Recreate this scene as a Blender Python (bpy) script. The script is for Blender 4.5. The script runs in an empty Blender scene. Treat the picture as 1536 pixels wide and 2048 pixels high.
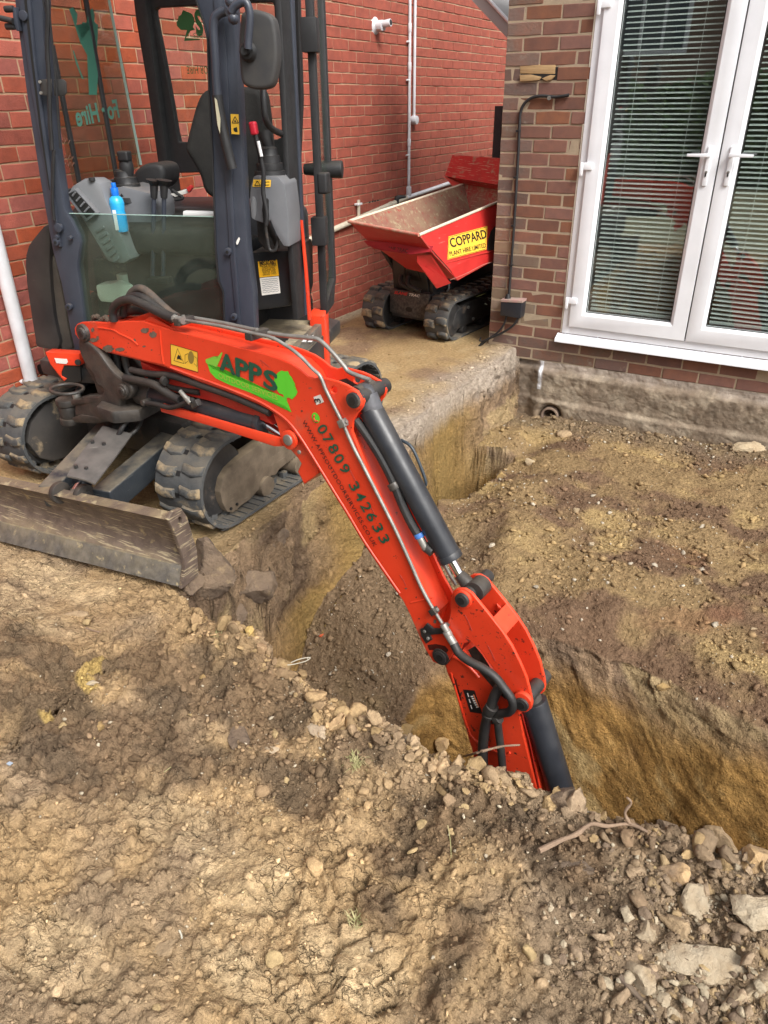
import bpy, bmesh, math, random
import numpy as np
from mathutils import Vector, Matrix
random.seed(7); rng = np.random.default_rng(11)
SC = bpy.context.scene
COL = SC.collection
rad = math.radians

# ------------------------------------------------------------------ camera
FOC = 1480.0; TH = rad(29.0); ROLL = rad(0.58); AZ = rad(30.1); H = 1.5
FWD = np.array([-math.sin(AZ), math.cos(AZ), 0.0]); RIGHT = np.array([math.cos(AZ), math.sin(AZ), 0.0]); UPV = np.array([0, 0, 1.0])
CF = FWD * math.cos(TH) - UPV * math.sin(TH)
CU0 = FWD * math.sin(TH) + UPV * math.cos(TH)
CR = RIGHT * math.cos(ROLL) - CU0 * math.sin(ROLL)
CU = CU0 * math.cos(ROLL) + RIGHT * math.sin(ROLL)
CP = np.array([0, 0, H])
cd = bpy.data.cameras.new('camera'); cam = bpy.data.objects.new('camera', cd); COL.objects.link(cam)
cd.sensor_fit = 'VERTICAL'; cd.sensor_height = 36.0; cd.lens = 36.0 * FOC / 2048.0; cd.clip_end = 300; cd.clip_start = 0.02
m = Matrix.Identity(4)
for i in range(3):
    m[i][0] = CR[i]; m[i][1] = CU[i]; m[i][2] = -CF[i]; m[i][3] = CP[i]
cam.matrix_world = m
SC.camera = cam

# ------------------------------------------------------------------ light
w = bpy.data.worlds.new("World"); SC.world = w; w.use_nodes = True
nt = w.node_tree; bg = nt.nodes['Background']
sky = nt.nodes.new('ShaderNodeTexSky'); sky.sky_type = 'NISHITA'; sky.sun_disc = False
SUN_EL, SUN_AZ = rad(46), rad(118)      # azimuth: angle from +Y towards +X
sky.sun_elevation = SUN_EL; sky.sun_rotation = SUN_AZ; sky.dust_density = 4.0; sky.air_density = 1.0; sky.ozone_density = 1.0
hs = nt.nodes.new('ShaderNodeHueSaturation'); hs.inputs['Saturation'].default_value = 0.14
nt.links.new(sky.outputs[0], hs.inputs['Color']); nt.links.new(hs.outputs[0], bg.inputs[0]); bg.inputs[1].default_value = 0.135
sl = bpy.data.lights.new('sun', 'SUN'); so = bpy.data.objects.new('sun', sl); COL.objects.link(so)
sl.energy = 1.5; sl.angle = rad(20); sl.color = (1.0, 0.97, 0.92)
sd = Vector((math.sin(SUN_AZ) * math.cos(SUN_EL), math.cos(SUN_AZ) * math.cos(SUN_EL), math.sin(SUN_EL)))
so.rotation_euler = (-sd).to_track_quat('-Z', 'Y').to_euler(); so.location = (0, -5, 8)
SC.view_settings.view_transform = 'Standard'; SC.view_settings.look = 'None'; SC.view_settings.exposure = 1.0; SC.view_settings.gamma = 1.0
SC.cycles.max_bounces = 7; SC.cycles.transparent_max_bounces = 16; SC.cycles.use_denoising = True

# ------------------------------------------------------------------ photo geometry helpers: a sight line met with a real plane
def ray(x, y): return CF * FOC + CR * (x - 768.0) - CU * (y - 1024.0)
def PZ(x, y, z=0.0): r = ray(x, y); return CP + r * ((z - H) / r[2])
def PX(x, y, a): r = ray(x, y); return CP + r * (a / r[0])
def PY(x, y, a): r = ray(x, y); return CP + r * (a / r[1])
def PD(x, y, d): return CP + ray(x, y) * (d / FOC)
def PP(x, y, p0, n): r = ray(x, y); n = np.asarray(n, float); return CP + r * (((np.asarray(p0) - CP) @ n) / (r @ n))
def V(p): return Vector((float(p[0]), float(p[1]), float(p[2])))
def pix(p):
    v = np.asarray(p, float) - CP; z = v @ CF
    return 768 + FOC * (v @ CR) / z, 1024 - FOC * (v @ CU) / z

# ------------------------------------------------------------------ numpy noise
def _h(ix, iy, iz=0, s=0):
    n = (ix.astype(np.int64) * 374761393 + iy.astype(np.int64) * 668265263 + np.asarray(iz).astype(np.int64) * 2147483647 + s * 1274126177) & 0xffffffff
    n = ((n ^ (n >> 13)) * 1274126177) & 0xffffffff
    n = ((n ^ (n >> 16)) * 2246822519) & 0xffffffff
    return ((n ^ (n >> 15)) & 0xffffff) / float(0xffffff)
def vn(x, y, s=0):
    ix = np.floor(x); iy = np.floor(y); fx = x - ix; fy = y - iy
    fx = fx * fx * fx * (fx * (fx * 6 - 15) + 10); fy = fy * fy * fy * (fy * (fy * 6 - 15) + 10)
    a = _h(ix, iy, 0, s); b = _h(ix + 1, iy, 0, s); c = _h(ix, iy + 1, 0, s); d = _h(ix + 1, iy + 1, 0, s)
    return (a * (1 - fx) + b * fx) * (1 - fy) + (c * (1 - fx) + d * fx) * fy
def fbm(x, y, o=4, s=0, g=0.5):
    t = 0; a = 1; n = 0
    for k in range(o):
        t = t + a * vn(x * 2 ** k + 17.3 * k, y * 2 ** k - 9.1 * k, s + k); n += a; a *= g
    return t / n - 0.5
def worley(x, y, s=0):
    ix = np.floor(x); iy = np.floor(y)
    d1 = np.full(x.shape, 9.0); d2 = np.full(x.shape, 9.0); idv = np.zeros(x.shape); cx = np.zeros(x.shape); cy = np.zeros(x.shape)
    for a in (-1, 0, 1):
        for b in (-1, 0, 1):
            jx = ix + a; jy = iy + b
            px_ = jx + _h(jx, jy, 0, s); py_ = jy + _h(jx, jy, 0, s + 5)
            d = (px_ - x) ** 2 + (py_ - y) ** 2
            c = d < d1
            d2 = np.where(c, d1, np.minimum(d2, d)); idv = np.where(c, _h(jx, jy, 0, s + 9), idv)
            cx = np.where(c, px_ - x, cx); cy = np.where(c, py_ - y, cy); d1 = np.where(c, d, d1)
    return np.sqrt(d1), np.sqrt(d2), idv, cx, cy
def sstep(a, b, x): t = np.clip((x - a) / (b - a), 0, 1); return t * t * (3 - 2 * t)

# ------------------------------------------------------------------ materials
_M = {}
def mat(name, c1, c2=None, ns=6.0, rough=0.6, rough2=None, metal=0.0, bump=0.0, bs=60.0, rnd=0.0, mud=None, mudc=(0.33, 0.25, 0.15), muds=9.0,
        chip=None, chipc=(0.03, 0.025, 0.022), chips=45.0, attr=None, spec=0.5, coat=0.0, stretch=None, scratch=None, scrc=(0.5, 0.45, 0.35), bump2=0.0, bs2=12.0, dust=0.0, gam=None, detail=6.0, grain=0.0, crack=False):
    if name in _M: return _M[name]
    M_ = bpy.data.materials.new(name); M_.use_nodes = True; _M[name] = M_
    nt = M_.node_tree; N = nt.nodes; L = nt.links; b = N['Principled BSDF']
    geo = N.new('ShaderNodeNewGeometry'); pos = geo.outputs['Position']
    if stretch:
        mp = N.new('ShaderNodeMapping'); mp.inputs['Scale'].default_value = stretch[:3]
        if len(stretch) > 3: mp.inputs['Rotation'].default_value = stretch[3:6]
        L.new(pos, mp.inputs[0]); pos_s = mp.outputs[0]
    else: pos_s = pos
    def noise(sc, det=detail, p=pos, ro=0.6):
        n = N.new('ShaderNodeTexNoise'); n.inputs['Scale'].default_value = sc; n.inputs['Detail'].default_value = det; n.inputs['Roughness'].default_value = ro
        L.new(p, n.inputs['Vector']); return n.outputs['Fac']
    def ramp(fac, a, b_):
        r = N.new('ShaderNodeMapRange'); r.inputs['From Min'].default_value = a; r.inputs['From Max'].default_value = b_; r.clamp = True
        L.new(fac, r.inputs['Value']); return r.outputs[0]
    def mixc(f, a, b_, mode='MIX'):
        x = N.new('ShaderNodeMix'); x.data_type = 'RGBA'; x.blend_type = mode
        for sck, v in ((x.inputs[0], f), (x.inputs[6], a), (x.inputs[7], b_)):
            if hasattr(v, 'is_linked'): L.new(v, sck)
            elif isinstance(v, (int, float)): sck.default_value = v
            else: sck.default_value = (*v, 1)
        return x.outputs[2]
    if attr:
        at = N.new('ShaderNodeAttribute'); at.attribute_name = attr; col = at.outputs['Color']
        n1 = ramp(noise(ns, p=pos_s), 0.3, 0.7)
        k = N.new('ShaderNodeMapRange'); k.inputs['To Min'].default_value = 0.72; k.inputs['To Max'].default_value = 1.24; L.new(n1, k.inputs['Value'])
        cc = N.new('ShaderNodeCombineColor'); [L.new(k.outputs[0], cc.inputs[i]) for i in range(3)]
        col = mixc(1.0, col, cc.outputs[0], 'MULTIPLY')
    elif c2 is not None: col = mixc(ramp(noise(ns, p=pos_s), 0.36, 0.64), c1, c2)
    else:
        rgb = N.new('ShaderNodeRGB'); rgb.outputs[0].default_value = (*c1, 1); col = rgb.outputs[0]
    if rnd:
        oi = N.new('ShaderNodeObjectInfo'); hsv = N.new('ShaderNodeHueSaturation')
        r = N.new('ShaderNodeMapRange'); r.inputs['To Min'].default_value = 1 - rnd; r.inputs['To Max'].default_value = 1 + rnd; L.new(oi.outputs['Random'], r.inputs['Value'])
        L.new(r.outputs[0], hsv.inputs['Value'])
        mth = N.new('ShaderNodeMath'); mth.operation = 'FRACT'; m2 = N.new('ShaderNodeMath'); m2.operation = 'MULTIPLY'; m2.inputs[1].default_value = 7.31
        L.new(oi.outputs['Random'], m2.inputs[0]); L.new(m2.outputs[0], mth.inputs[0])
        r2 = N.new('ShaderNodeMapRange'); r2.inputs['To Min'].default_value = 0.495; r2.inputs['To Max'].default_value = 0.506; L.new(mth.outputs[0], r2.inputs['Value']); L.new(r2.outputs[0], hsv.inputs['Hue'])
        r3 = N.new('ShaderNodeMapRange'); r3.inputs['To Min'].default_value = 1 - rnd * .8; r3.inputs['To Max'].default_value = 1 + rnd * .3; L.new(mth.outputs[0], r3.inputs['Value']); L.new(r3.outputs[0], hsv.inputs['Saturation'])
        L.new(col, hsv.inputs['Color']); col = hsv.outputs[0]
    rg = None
    if chip:
        f = ramp(noise(chips, 8, ro=0.72), chip, chip + 0.015); col = mixc(f, col, chipc)
    if scratch:
        mp2 = N.new('ShaderNodeMapping'); mp2.inputs['Scale'].default_value = (9, 9, 160); mp2.inputs['Rotation'].default_value = (0.5, 0.9, 0.3); L.new(pos, mp2.inputs[0])
        f = ramp(noise(1.0, 4, mp2.outputs[0]), scratch, scratch + 0.08); col = mixc(f, col, scrc)
    if mud:
        nn = noise(muds, 7)
        f = ramp(nn, mud, mud + 0.12)
        f2 = N.new('ShaderNodeMath'); f2.operation = 'MULTIPLY'; f2.inputs[1].default_value = 0.9; L.new(f, f2.inputs[0]); col = mixc(f2.outputs[0], col, mudc)
        rr = N.new('ShaderNodeMapRange'); rr.inputs['To Min'].default_value = rough; rr.inputs['To Max'].default_value = 0.95; L.new(f, rr.inputs['Value']); rg = rr.outputs[0]
    if dust:
        sx = N.new('ShaderNodeSeparateXYZ'); L.new(geo.outputs['Normal'], sx.inputs[0])
        f = ramp(sx.outputs[2], 0.3, 0.95); m3 = N.new('ShaderNodeMath'); m3.operation = 'MULTIPLY'; L.new(f, m3.inputs[0]); L.new(ramp(noise(14.0), 0.3, 0.6), m3.inputs[1])
        m4 = N.new('ShaderNodeMath'); m4.operation = 'MULTIPLY'; m4.inputs[1].default_value = dust; L.new(m3.outputs[0], m4.inputs[0]); col = mixc(m4.outputs[0], col, mudc)
    L.new(col, b.inputs['Base Color'])
    if rg is None and rough2 is not None:
        rr = N.new('ShaderNodeMapRange'); rr.inputs['To Min'].default_value = rough; rr.inputs['To Max'].default_value = rough2
        L.new(ramp(noise(ns * 2.3), 0.35, 0.65), rr.inputs['Value']); rg = rr.outputs[0]
    if rg is not None: L.new(rg, b.inputs['Roughness'])
    else: b.inputs['Roughness'].default_value = rough
    b.inputs['Metallic'].default_value = metal
    b.inputs['Specular IOR Level'].default_value = spec
    if coat: b.inputs['Coat Weight'].default_value = coat; b.inputs['Coat Roughness'].default_value = 0.15
    if bump:
        bp = N.new('ShaderNodeBump'); bp.inputs['Distance'].default_value = 1.0; bp.inputs['Strength'].default_value = 1.0
        mm = N.new('ShaderNodeMath'); mm.operation = 'MULTIPLY'; mm.inputs[1].default_value = bump; L.new(noise(bs, 6, pos_s, 0.65), mm.inputs[0])
        h = mm.outputs[0]
        if bump2:
            m5 = N.new('ShaderNodeMath'); m5.operation = 'MULTIPLY_ADD'; m5.inputs[1].default_value = bump2; L.new(noise(bs2, 4, pos_s), m5.inputs[0]); L.new(h, m5.inputs[2]); h = m5.outputs[0]
        if crack:
            for sc_, wd_, am_ in ((17.0, .040, .015),):
                mpc = N.new('ShaderNodeMapping'); mpc.inputs['Rotation'].default_value = (0, 0, -.5); mpc.inputs['Scale'].default_value = (1, 2.1, 1); wn = N.new('ShaderNodeTexNoise'); wn.inputs['Scale'].default_value = sc_ * 1.3; wn.inputs['Detail'].default_value = 4
                L.new(pos, wn.inputs['Vector']); va = N.new('ShaderNodeVectorMath'); va.operation = 'MULTIPLY_ADD'; va.inputs[1].default_value = (1.0 / sc_,) * 3; L.new(wn.outputs['Color'], va.inputs[0]); L.new(pos, va.inputs[2]); L.new(va.outputs[0], mpc.inputs[0])
                vo = N.new('ShaderNodeTexVoronoi'); vo.feature = 'DISTANCE_TO_EDGE'; vo.inputs['Scale'].default_value = sc_; L.new(mpc.outputs[0], vo.inputs['Vector'])
                c1_ = ramp(vo.outputs['Distance'], wd_, 0.0); nz_ = ramp(noise(sc_ * .45, 3), .47, .56); q3_ = N.new('ShaderNodeMath'); q3_.operation = 'MULTIPLY'; L.new(c1_, q3_.inputs[0]); L.new(nz_, q3_.inputs[1])
                q4_ = N.new('ShaderNodeMath'); q4_.operation = 'MULTIPLY'; L.new(q3_.outputs[0], q4_.inputs[0]); L.new(at.outputs['Alpha'], q4_.inputs[1])
                q5_ = N.new('ShaderNodeMath'); q5_.operation = 'MULTIPLY_ADD'; q5_.inputs[1].default_value = -am_; L.new(q4_.outputs[0], q5_.inputs[0]); L.new(h, q5_.inputs[2]); h = q5_.outputs[0]
        if grain:
            for sc_, am_ in ((95.0, grain), (230.0, grain * .45)):
                vo = N.new('ShaderNodeTexVoronoi'); vo.inputs['Scale'].default_value = sc_; wn = N.new('ShaderNodeTexNoise'); wn.inputs['Scale'].default_value = sc_ * .8; wn.inputs['Detail'].default_value = 3
                L.new(pos, wn.inputs['Vector']); va = N.new('ShaderNodeVectorMath'); va.operation = 'MULTIPLY_ADD'; va.inputs[1].default_value = (.012, .012, .012); L.new(wn.outputs['Color'], va.inputs[0]); L.new(pos, va.inputs[2]); L.new(va.outputs[0], vo.inputs['Vector'])
                sx2 = N.new('ShaderNodeSeparateColor'); L.new(vo.outputs['Color'], sx2.inputs[0])
                q1_ = N.new('ShaderNodeMath'); q1_.operation = 'MULTIPLY'; L.new(ramp(vo.outputs['Distance'], .75, .1), q1_.inputs[0]); L.new(sx2.outputs[0], q1_.inputs[1])
                q2_ = N.new('ShaderNodeMath'); q2_.operation = 'MULTIPLY_ADD'; q2_.inputs[1].default_value = am_; L.new(q1_.outputs[0], q2_.inputs[0]); L.new(h, q2_.inputs[2]); h = q2_.outputs[0]
        L.new(h, bp.inputs['Height']); L.new(bp.outputs[0], b.inputs['Normal'])
    return M_
def glass(name, tint, gloss=0.08, op=0.0, dirt=(0.25, 0.28, 0.25), tex=0.0):
    M_ = bpy.data.materials.new(name); M_.use_nodes = True; nt = M_.node_tree; N = nt.nodes; L = nt.links
    for n in list(N): N.remove(n)
    o = N.new('ShaderNodeOutputMaterial'); t = N.new('ShaderNodeBsdfTransparent'); t.inputs[0].default_value = (*tint, 1)
    g = N.new('ShaderNodeBsdfGlossy'); g.inputs['Roughness'].default_value = 0.01
    lw = N.new('ShaderNodeLayerWeight'); lw.inputs['Blend'].default_value = 0.5      # Schlick term, the same on both faces of the thin pane
    pw = N.new('ShaderNodeMath'); pw.operation = 'POWER'; pw.inputs[1].default_value = 5.0; L.new(lw.outputs['Facing'], pw.inputs[0])
    a = N.new('ShaderNodeMath'); a.operation = 'MULTIPLY_ADD'; a.inputs[1].default_value = .9; a.inputs[2].default_value = gloss + .04; L.new(pw.outputs[0], a.inputs[0])
    mx = N.new('ShaderNodeMixShader'); L.new(a.outputs[0], mx.inputs[0]); L.new(t.outputs[0], mx.inputs[1]); L.new(g.outputs[0], mx.inputs[2])
    last = mx.outputs[0]
    if op:
        d = N.new('ShaderNodeBsdfDiffuse'); d.inputs[0].default_value = (*dirt, 1)
        geo = N.new('ShaderNodeNewGeometry'); n = N.new('ShaderNodeTexNoise'); n.inputs['Scale'].default_value = 9; n.inputs['Detail'].default_value = 8; L.new(geo.outputs['Position'], n.inputs[0])
        r = N.new('ShaderNodeMapRange'); r.inputs['From Min'].default_value = .35; r.inputs['From Max'].default_value = .75; r.inputs['To Min'].default_value = op * .5; r.inputs['To Max'].default_value = op * 2; L.new(n.outputs['Fac'], r.inputs[0])
        m2 = N.new('ShaderNodeMixShader'); L.new(r.outputs[0], m2.inputs[0]); L.new(last, m2.inputs[1]); L.new(d.outputs[0], m2.inputs[2]); last = m2.outputs[0]
    L.new(last, o.inputs[0]); return M_

RED = mat('red_paint', (0.66, 0.040, 0.012), (0.78, 0.060, 0.022), 3.0, rough=0.30, chip=0.65, chips=46, spec=0.5, bump=0.0006, bs=30, dust=0.2, mud=.60, mudc=(.40, .10, .05), muds=5)
RED_WORN = mat('red_paint_worn', (0.62, 0.040, 0.013), (0.76, 0.060, 0.022), 3.0, rough=0.32, chip=0.605, chips=34, chipc=(.045, .02, .016), spec=0.5, bump=0.0008, bs=40, dust=0.12)
DRED = mat('dumper_red', (0.44, 0.022, 0.02), (0.52, 0.03, 0.026), 5, rough=0.38, scratch=0.67, scrc=(.55, .3, .25), dust=0.25)
SKIPIN = mat('skip_inner', (0.22, 0.075, 0.055), (0.25, 0.165, 0.10), 6, rough=0.8, mud=0.54, mudc=(0.33, 0.26, 0.16), muds=30, chip=.60, chipc=(.30, .05, .035), chips=22, bump=.003, bs=90)
SKIPIN2 = mat('skip_inner_dusty_red', (0.34, 0.035, 0.03), (0.26, 0.12, 0.08), 7, rough=0.75, mud=0.50, mudc=(0.30, 0.22, 0.14), muds=26, scratch=.58, scrc=(.45, .3, .2), bump=.003, bs=90)
SKIPRED = mat('skip_scratched', (0.52, 0.03, 0.03), (0.44, 0.03, 0.03), 9, rough=0.45, scratch=0.58, scrc=(.5, .36, .25), mud=.58, mudc=(.36, .28, .18), muds=14)
NAVY = mat('cab_steel', (0.028, 0.033, 0.047), (0.040, 0.046, 0.062), 5, rough=0.36, rough2=.5, dust=0.12, chip=.72, chipc=(.4, .38, .33), chips=60, bump=.0006, bs=60)
BLACK = mat('black_plastic', (0.010, 0.010, 0.011), (0.017, 0.017, 0.018), 8, rough=0.5, rough2=.7, dust=.07, bump=.0004, bs=200)
DARKST = mat('dark_steel', (0.020, 0.020, 0.021), (0.042, 0.040, 0.038), 14, rough=0.45, rough2=.7, mud=0.60, mudc=(.14, .10, .07), muds=12, dust=.2, bump=.001, bs=70)
GREASY = mat('greasy_casting', (0.022, 0.020, 0.019), (0.055, 0.047, 0.040), 12, rough=0.40, rough2=.62, dust=.2, mudc=(.22, .17, .12), bump=.0016, bs=55)
CYL = mat('cylinder_paint', (0.016, 0.018, 0.023), (0.028, 0.031, 0.038), 7, rough=0.34, rough2=.5, dust=.10, scratch=.72, scrc=(.2, .2, .2), bump=.0006, bs=40)
CHROME = mat('chrome_rod', (0.75, 0.75, 0.76), rough=0.12, metal=1.0)
STEEL = mat('zinc_pipe', (0.33, 0.32, 0.29), (0.22, 0.21, 0.19), 20, rough=0.48, metal=0.5)
HOSE = mat('rubber_hose', (0.014, 0.014, 0.015), (0.03, 0.028, 0.025), 16, rough=0.55, dust=.15, mudc=(.16, .13, .10))
RUBBER = mat('track_rubber', (0.045, 0.048, 0.050), (0.08, 0.08, 0.078), 10, rough=0.85, mud=0.57, mudc=(0.28, 0.215, 0.13), muds=8, dust=.3, bump=.003, bs=50)
LUG = mat('track_lug', (0.050, 0.053, 0.054), (0.085, 0.083, 0.077), 12, rough=0.85, mud=0.50, mudc=(0.33, 0.245, 0.14), muds=12, dust=.45, bump=.005, bs=60, bump2=.004, bs2=18)
FRAME = mat('track_frame', (0.10, 0.075, 0.05), (0.17, 0.13, 0.09), 14, rough=0.75, dust=.4, scratch=.66, scrc=(.3, .26, .2), bump=.001, bs=60)
BLADE = mat('blade_steel', (0.085, 0.062, 0.050), (0.135, 0.10, 0.08), 26, rough=0.5, rough2=.75, scratch=0.56, scrc=(.34, .28, .18), mud=.585, mudc=(.36, .28, .15), muds=22, dust=.35, bump=.002, bs=80)
BLADEEDGE = mat('blade_edge', (0.05, 0.047, 0.045), (0.11, 0.10, 0.09), 30, rough=0.5, mud=.60, mudc=(.42, .33, .18), muds=26, dust=.5, bump=.002, bs=70)
ARMST = mat('blade_arm_paint', (0.022, 0.027, 0.034), (0.04, 0.045, 0.05), 8, rough=0.40, dust=.6, mudc=(.24, .20, .14), scratch=.66, scrc=(.3, .3, .28), bump=.001, bs=60)
GREY = mat('grey_plastic', (0.12, 0.125, 0.135), (0.155, 0.16, 0.17), 6, rough=0.45, dust=.15)
LGREY = mat('grey_console', (0.15, 0.157, 0.165), (0.19, 0.195, 0.205), 6, rough=0.45)
SEAT = mat('seat_vinyl', (0.013, 0.013, 0.012), (0.022, 0.021, 0.019), 20, rough=0.75, bump=.0015, bs=150)
UPVC = mat('white_upvc', (0.80, 0.81, 0.84), (0.74, 0.75, 0.78), 6, rough=0.28, chip=.78, chipc=(.3, .28, .25), chips=90)
PVC = mat('white_pipe', (0.72, 0.73, 0.76), (0.62, 0.62, 0.64), 9, rough=0.35)
CREAM = mat('cream_pipe', (0.60, 0.54, 0.42), (0.50, 0.44, 0.33), 14, rough=0.45)
WHITE = mat('white_plastic', (0.75, 0.75, 0.75), rough=0.4)
YEL = mat('sticker_yellow', (0.85, 0.52, 0.05), (0.80, 0.47, 0.05), 20, rough=0.45)
INK = mat('ink_black', (0.012, 0.012, 0.012), rough=0.5)
INKG = mat('ink_dark_green', (0.006, 0.075, 0.045), rough=0.4)
LIME = mat('decal_lime', (0.10, 0.58, 0.03), rough=0.4)
OLIVE = mat('decal_light_green', (0.34, 0.50, 0.06), rough=0.4)
PAPER = mat('label_paper', (0.74, 0.71, 0.66), (0.66, 0.63, 0.58), 40, rough=0.6)
TEAL = mat('decal_teal', (0.03, 0.13, 0.09), rough=0.5)
REDB = mat('painted_red_brick', (0.38, 0.074, 0.038), (0.285, 0.058, 0.032), 16, rough=0.78, rnd=0.19, mud=.74, mudc=(.27, .11, .065), muds=4, bump=0.0028, bs=130, chip=.70, chipc=(.62, .30, .20), chips=160, bump2=.003, bs2=25)
BRNB = mat('brown_brick', (0.195, 0.078, 0.046), (0.150, 0.064, 0.043), 14, rough=0.85, rnd=0.20, bump=0.0016, bs=150, bump2=.0018, bs2=30, mud=.68, mudc=(.24, .17, .12), muds=9, chip=.735, chipc=(.6, .55, .5), chips=130)
GRYB = mat('weathered_brick', (0.20, 0.145, 0.095), (0.17, 0.105, 0.075), 9, rough=0.9, rnd=0.22, bump=0.002, bs=120, mud=.60, mudc=(.15, .12, .11), muds=12)
DRKB = mat('sooty_brick', (0.135, 0.090, 0.070), (0.175, 0.085, 0.058), 12, rough=0.92, rnd=0.25, bump=0.004, bs=70, mud=.60, mudc=(.21, .16, .125), muds=16)
MORT = mat('mortar', (0.37, 0.285, 0.195), (0.31, 0.24, 0.165), 20, rough=0.95, bump=.003, bs=120)
MORTR = mat('mortar_red_wall', (0.42, 0.31, 0.20), (0.40, 0.24, 0.15), 7, rough=0.95, bump=.003, bs=120)
CONC = mat('foundation_render', (0.27, 0.20, 0.135), (0.36, 0.275, 0.185), 5, rough=0.95, mud=.55, mudc=(.17, .125, .085), muds=6, bump=.009, bs=26, bump2=.004, bs2=90)
CLAYPIPE = mat('clay_pipe', (0.17, 0.12, 0.09), (0.25, 0.18, 0.13), 12, rough=0.85, bump=.002, bs=60)
STONE = mat('lime_stone', (0.43, 0.34, 0.22), (0.33, 0.24, 0.145), 11, rough=0.95, bump=.009, bs=45, bump2=.009, bs2=16, rnd=.12, mud=.57, mudc=(.30, .215, .13), muds=10)
OCHRE = mat('ochre_stone', (0.42, 0.27, 0.11), (0.30, 0.195, 0.095), 13, rough=0.95, bump=.009, bs=45, bump2=.008, bs2=16, rnd=.14, mud=.58, mudc=(.20, .14, .09), muds=10)
WOOD = mat('bare_timber', (0.44, 0.29, 0.14), (0.33, 0.21, 0.10), 8, rough=0.85, stretch=(1, 8, 12), bump=.002, bs=40)
TWIG = mat('twig_bark', (0.28, 0.19, 0.125), (0.20, 0.135, 0.09), 40, rough=0.9, bump=.002, bs=150)
SOIL = mat('excavated_soil', (0.3, 0.2, 0.1), attr='col', ns=55, rough=0.96, bump=0.0085, bs=170, bump2=0.010, bs2=60, spec=0.12, detail=9, grain=.0065, crack=True)
SOILP = mat('loose_soil_clod', (0.3, 0.2, 0.1), attr='col', ns=60, rough=0.97, bump=0.005, bs=140, spec=0.12)
GRASS = mat('dry_grass', (0.26, 0.27, 0.10), (0.40, 0.33, 0.17), 30, rough=0.7)
LEAF = mat('green_leaf', (0.06, 0.12, 0.035), (0.10, 0.16, 0.05), 8, rough=0.6)
GLASSD = glass('door_glass', (0.93, 0.97, 0.95), 0.16)
GLASSC = glass('cab_glass', (0.80, 0.88, 0.84), 0.01, 0.03, (.30, .33, .28))
GLASSS = glass('cab_side_glass', (0.78, 0.77, 0.66), 0.02, 0.05, (.26, .22, .16))
BLINDM = mat('blind_slat', (0.74, 0.77, 0.75), rough=0.5)
ROOM = mat('dim_room', (0.10, 0.095, 0.085), (0.16, 0.15, 0.13), 2, rough=0.9)

# ------------------------------------------------------------------ object helpers
def tag(o, label=None, cat=None, group=None, kind=None):
    if label: o['label'] = label
    if cat: o['category'] = cat
    if group: o['group'] = group
    if kind: o['kind'] = kind
    return o
def empty(name, loc, label=None, cat=None, group=None, kind=None):
    o = bpy.data.objects.new(name, None); COL.objects.link(o); o.location = V(loc); o.empty_display_size = .1
    o['_w'] = [float(a) for a in loc]
    return tag(o, label, cat, group, kind)
def wloc(o): return Vector(o['_w']) if o is not None and '_w' in o.keys() else Vector((0, 0, 0))
def link_me(name, me, m, parent=None, smooth=False, loc=None):
    """mesh given in world coordinates -> object parented with its origin at loc (default parent's origin)"""
    o = bpy.data.objects.new(name, me); COL.objects.link(o)
    pl = wloc(parent)
    l = V(loc) if loc is not None else (pl.copy() if parent is not None else Vector((0, 0, 0)))
    if l.length > 0: me.transform(Matrix.Translation(-l))
    o.parent = parent; o.location = l - pl; o['_w'] = list(l)
    if m is not None and len(me.materials) == 0:
        for k in (m if isinstance(m, (list, tuple)) else [m]): me.materials.append(k)
    if smooth:
        me.shade_smooth()
        try: me.set_sharp_from_angle(angle=rad(38))
        except Exception: pass
    return o
def mesh_np(name, v, f, m, parent=None, smooth=False, loc=None, col=None, alpha=None):
    me = bpy.data.meshes.new(name); v = np.asarray(v, np.float32); f = np.asarray(f, np.int32); k = f.shape[1]
    me.vertices.add(len(v)); me.vertices.foreach_set('co', v.ravel()); me.loops.add(f.size); me.loops.foreach_set('vertex_index', f.ravel())
    me.polygons.add(len(f)); me.polygons.foreach_set('loop_start', np.arange(0, f.size, k, dtype=np.int32)); me.update(calc_edges=True)
    if col is not None:
        a = me.color_attributes.new('col', 'FLOAT_COLOR', 'POINT'); c = np.ones((len(v), 4), np.float32); c[:, :3] = col; c[:, 3] = 0 if alpha is None else alpha; a.data.foreach_set('color', c.ravel())
    o = link_me(name, me, m, parent, False, loc)
    if smooth: me.polygons.foreach_set('use_smooth', np.ones(len(f), bool)); me.update()
    return o
def bm_obj(name, bm, m, parent=None, smooth=False, loc=None):
    me = bpy.data.meshes.new(name); bmesh.ops.recalc_face_normals(bm, faces=bm.faces); bm.to_mesh(me); bm.free()
    return link_me(name, me, m, parent, smooth, loc)
def bevel_bm(bm, b, seg=2, ang=30):
    if b <= 0: return
    ed = [e for e in bm.edges if len(e.link_faces) == 2 and e.calc_face_angle(0) > rad(ang)]
    if ed: bmesh.ops.bevel(bm, geom=ed, offset=b, segments=seg, affect='EDGES', profile=0.6, clamp_overlap=True)
def prism_bm(bm, pts, ext):
    """pts: list of world points (roughly planar), ext: vector of extrusion"""
    a = [bm.verts.new(V(p)) for p in pts]; b = [bm.verts.new(V(p) + V(ext)) for p in pts]; n = len(a)
    bm.faces.new(a); bm.faces.new(list(reversed(b)))
    for i in range(n): bm.faces.new((a[i], b[i], b[(i + 1) % n], a[(i + 1) % n]))
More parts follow.
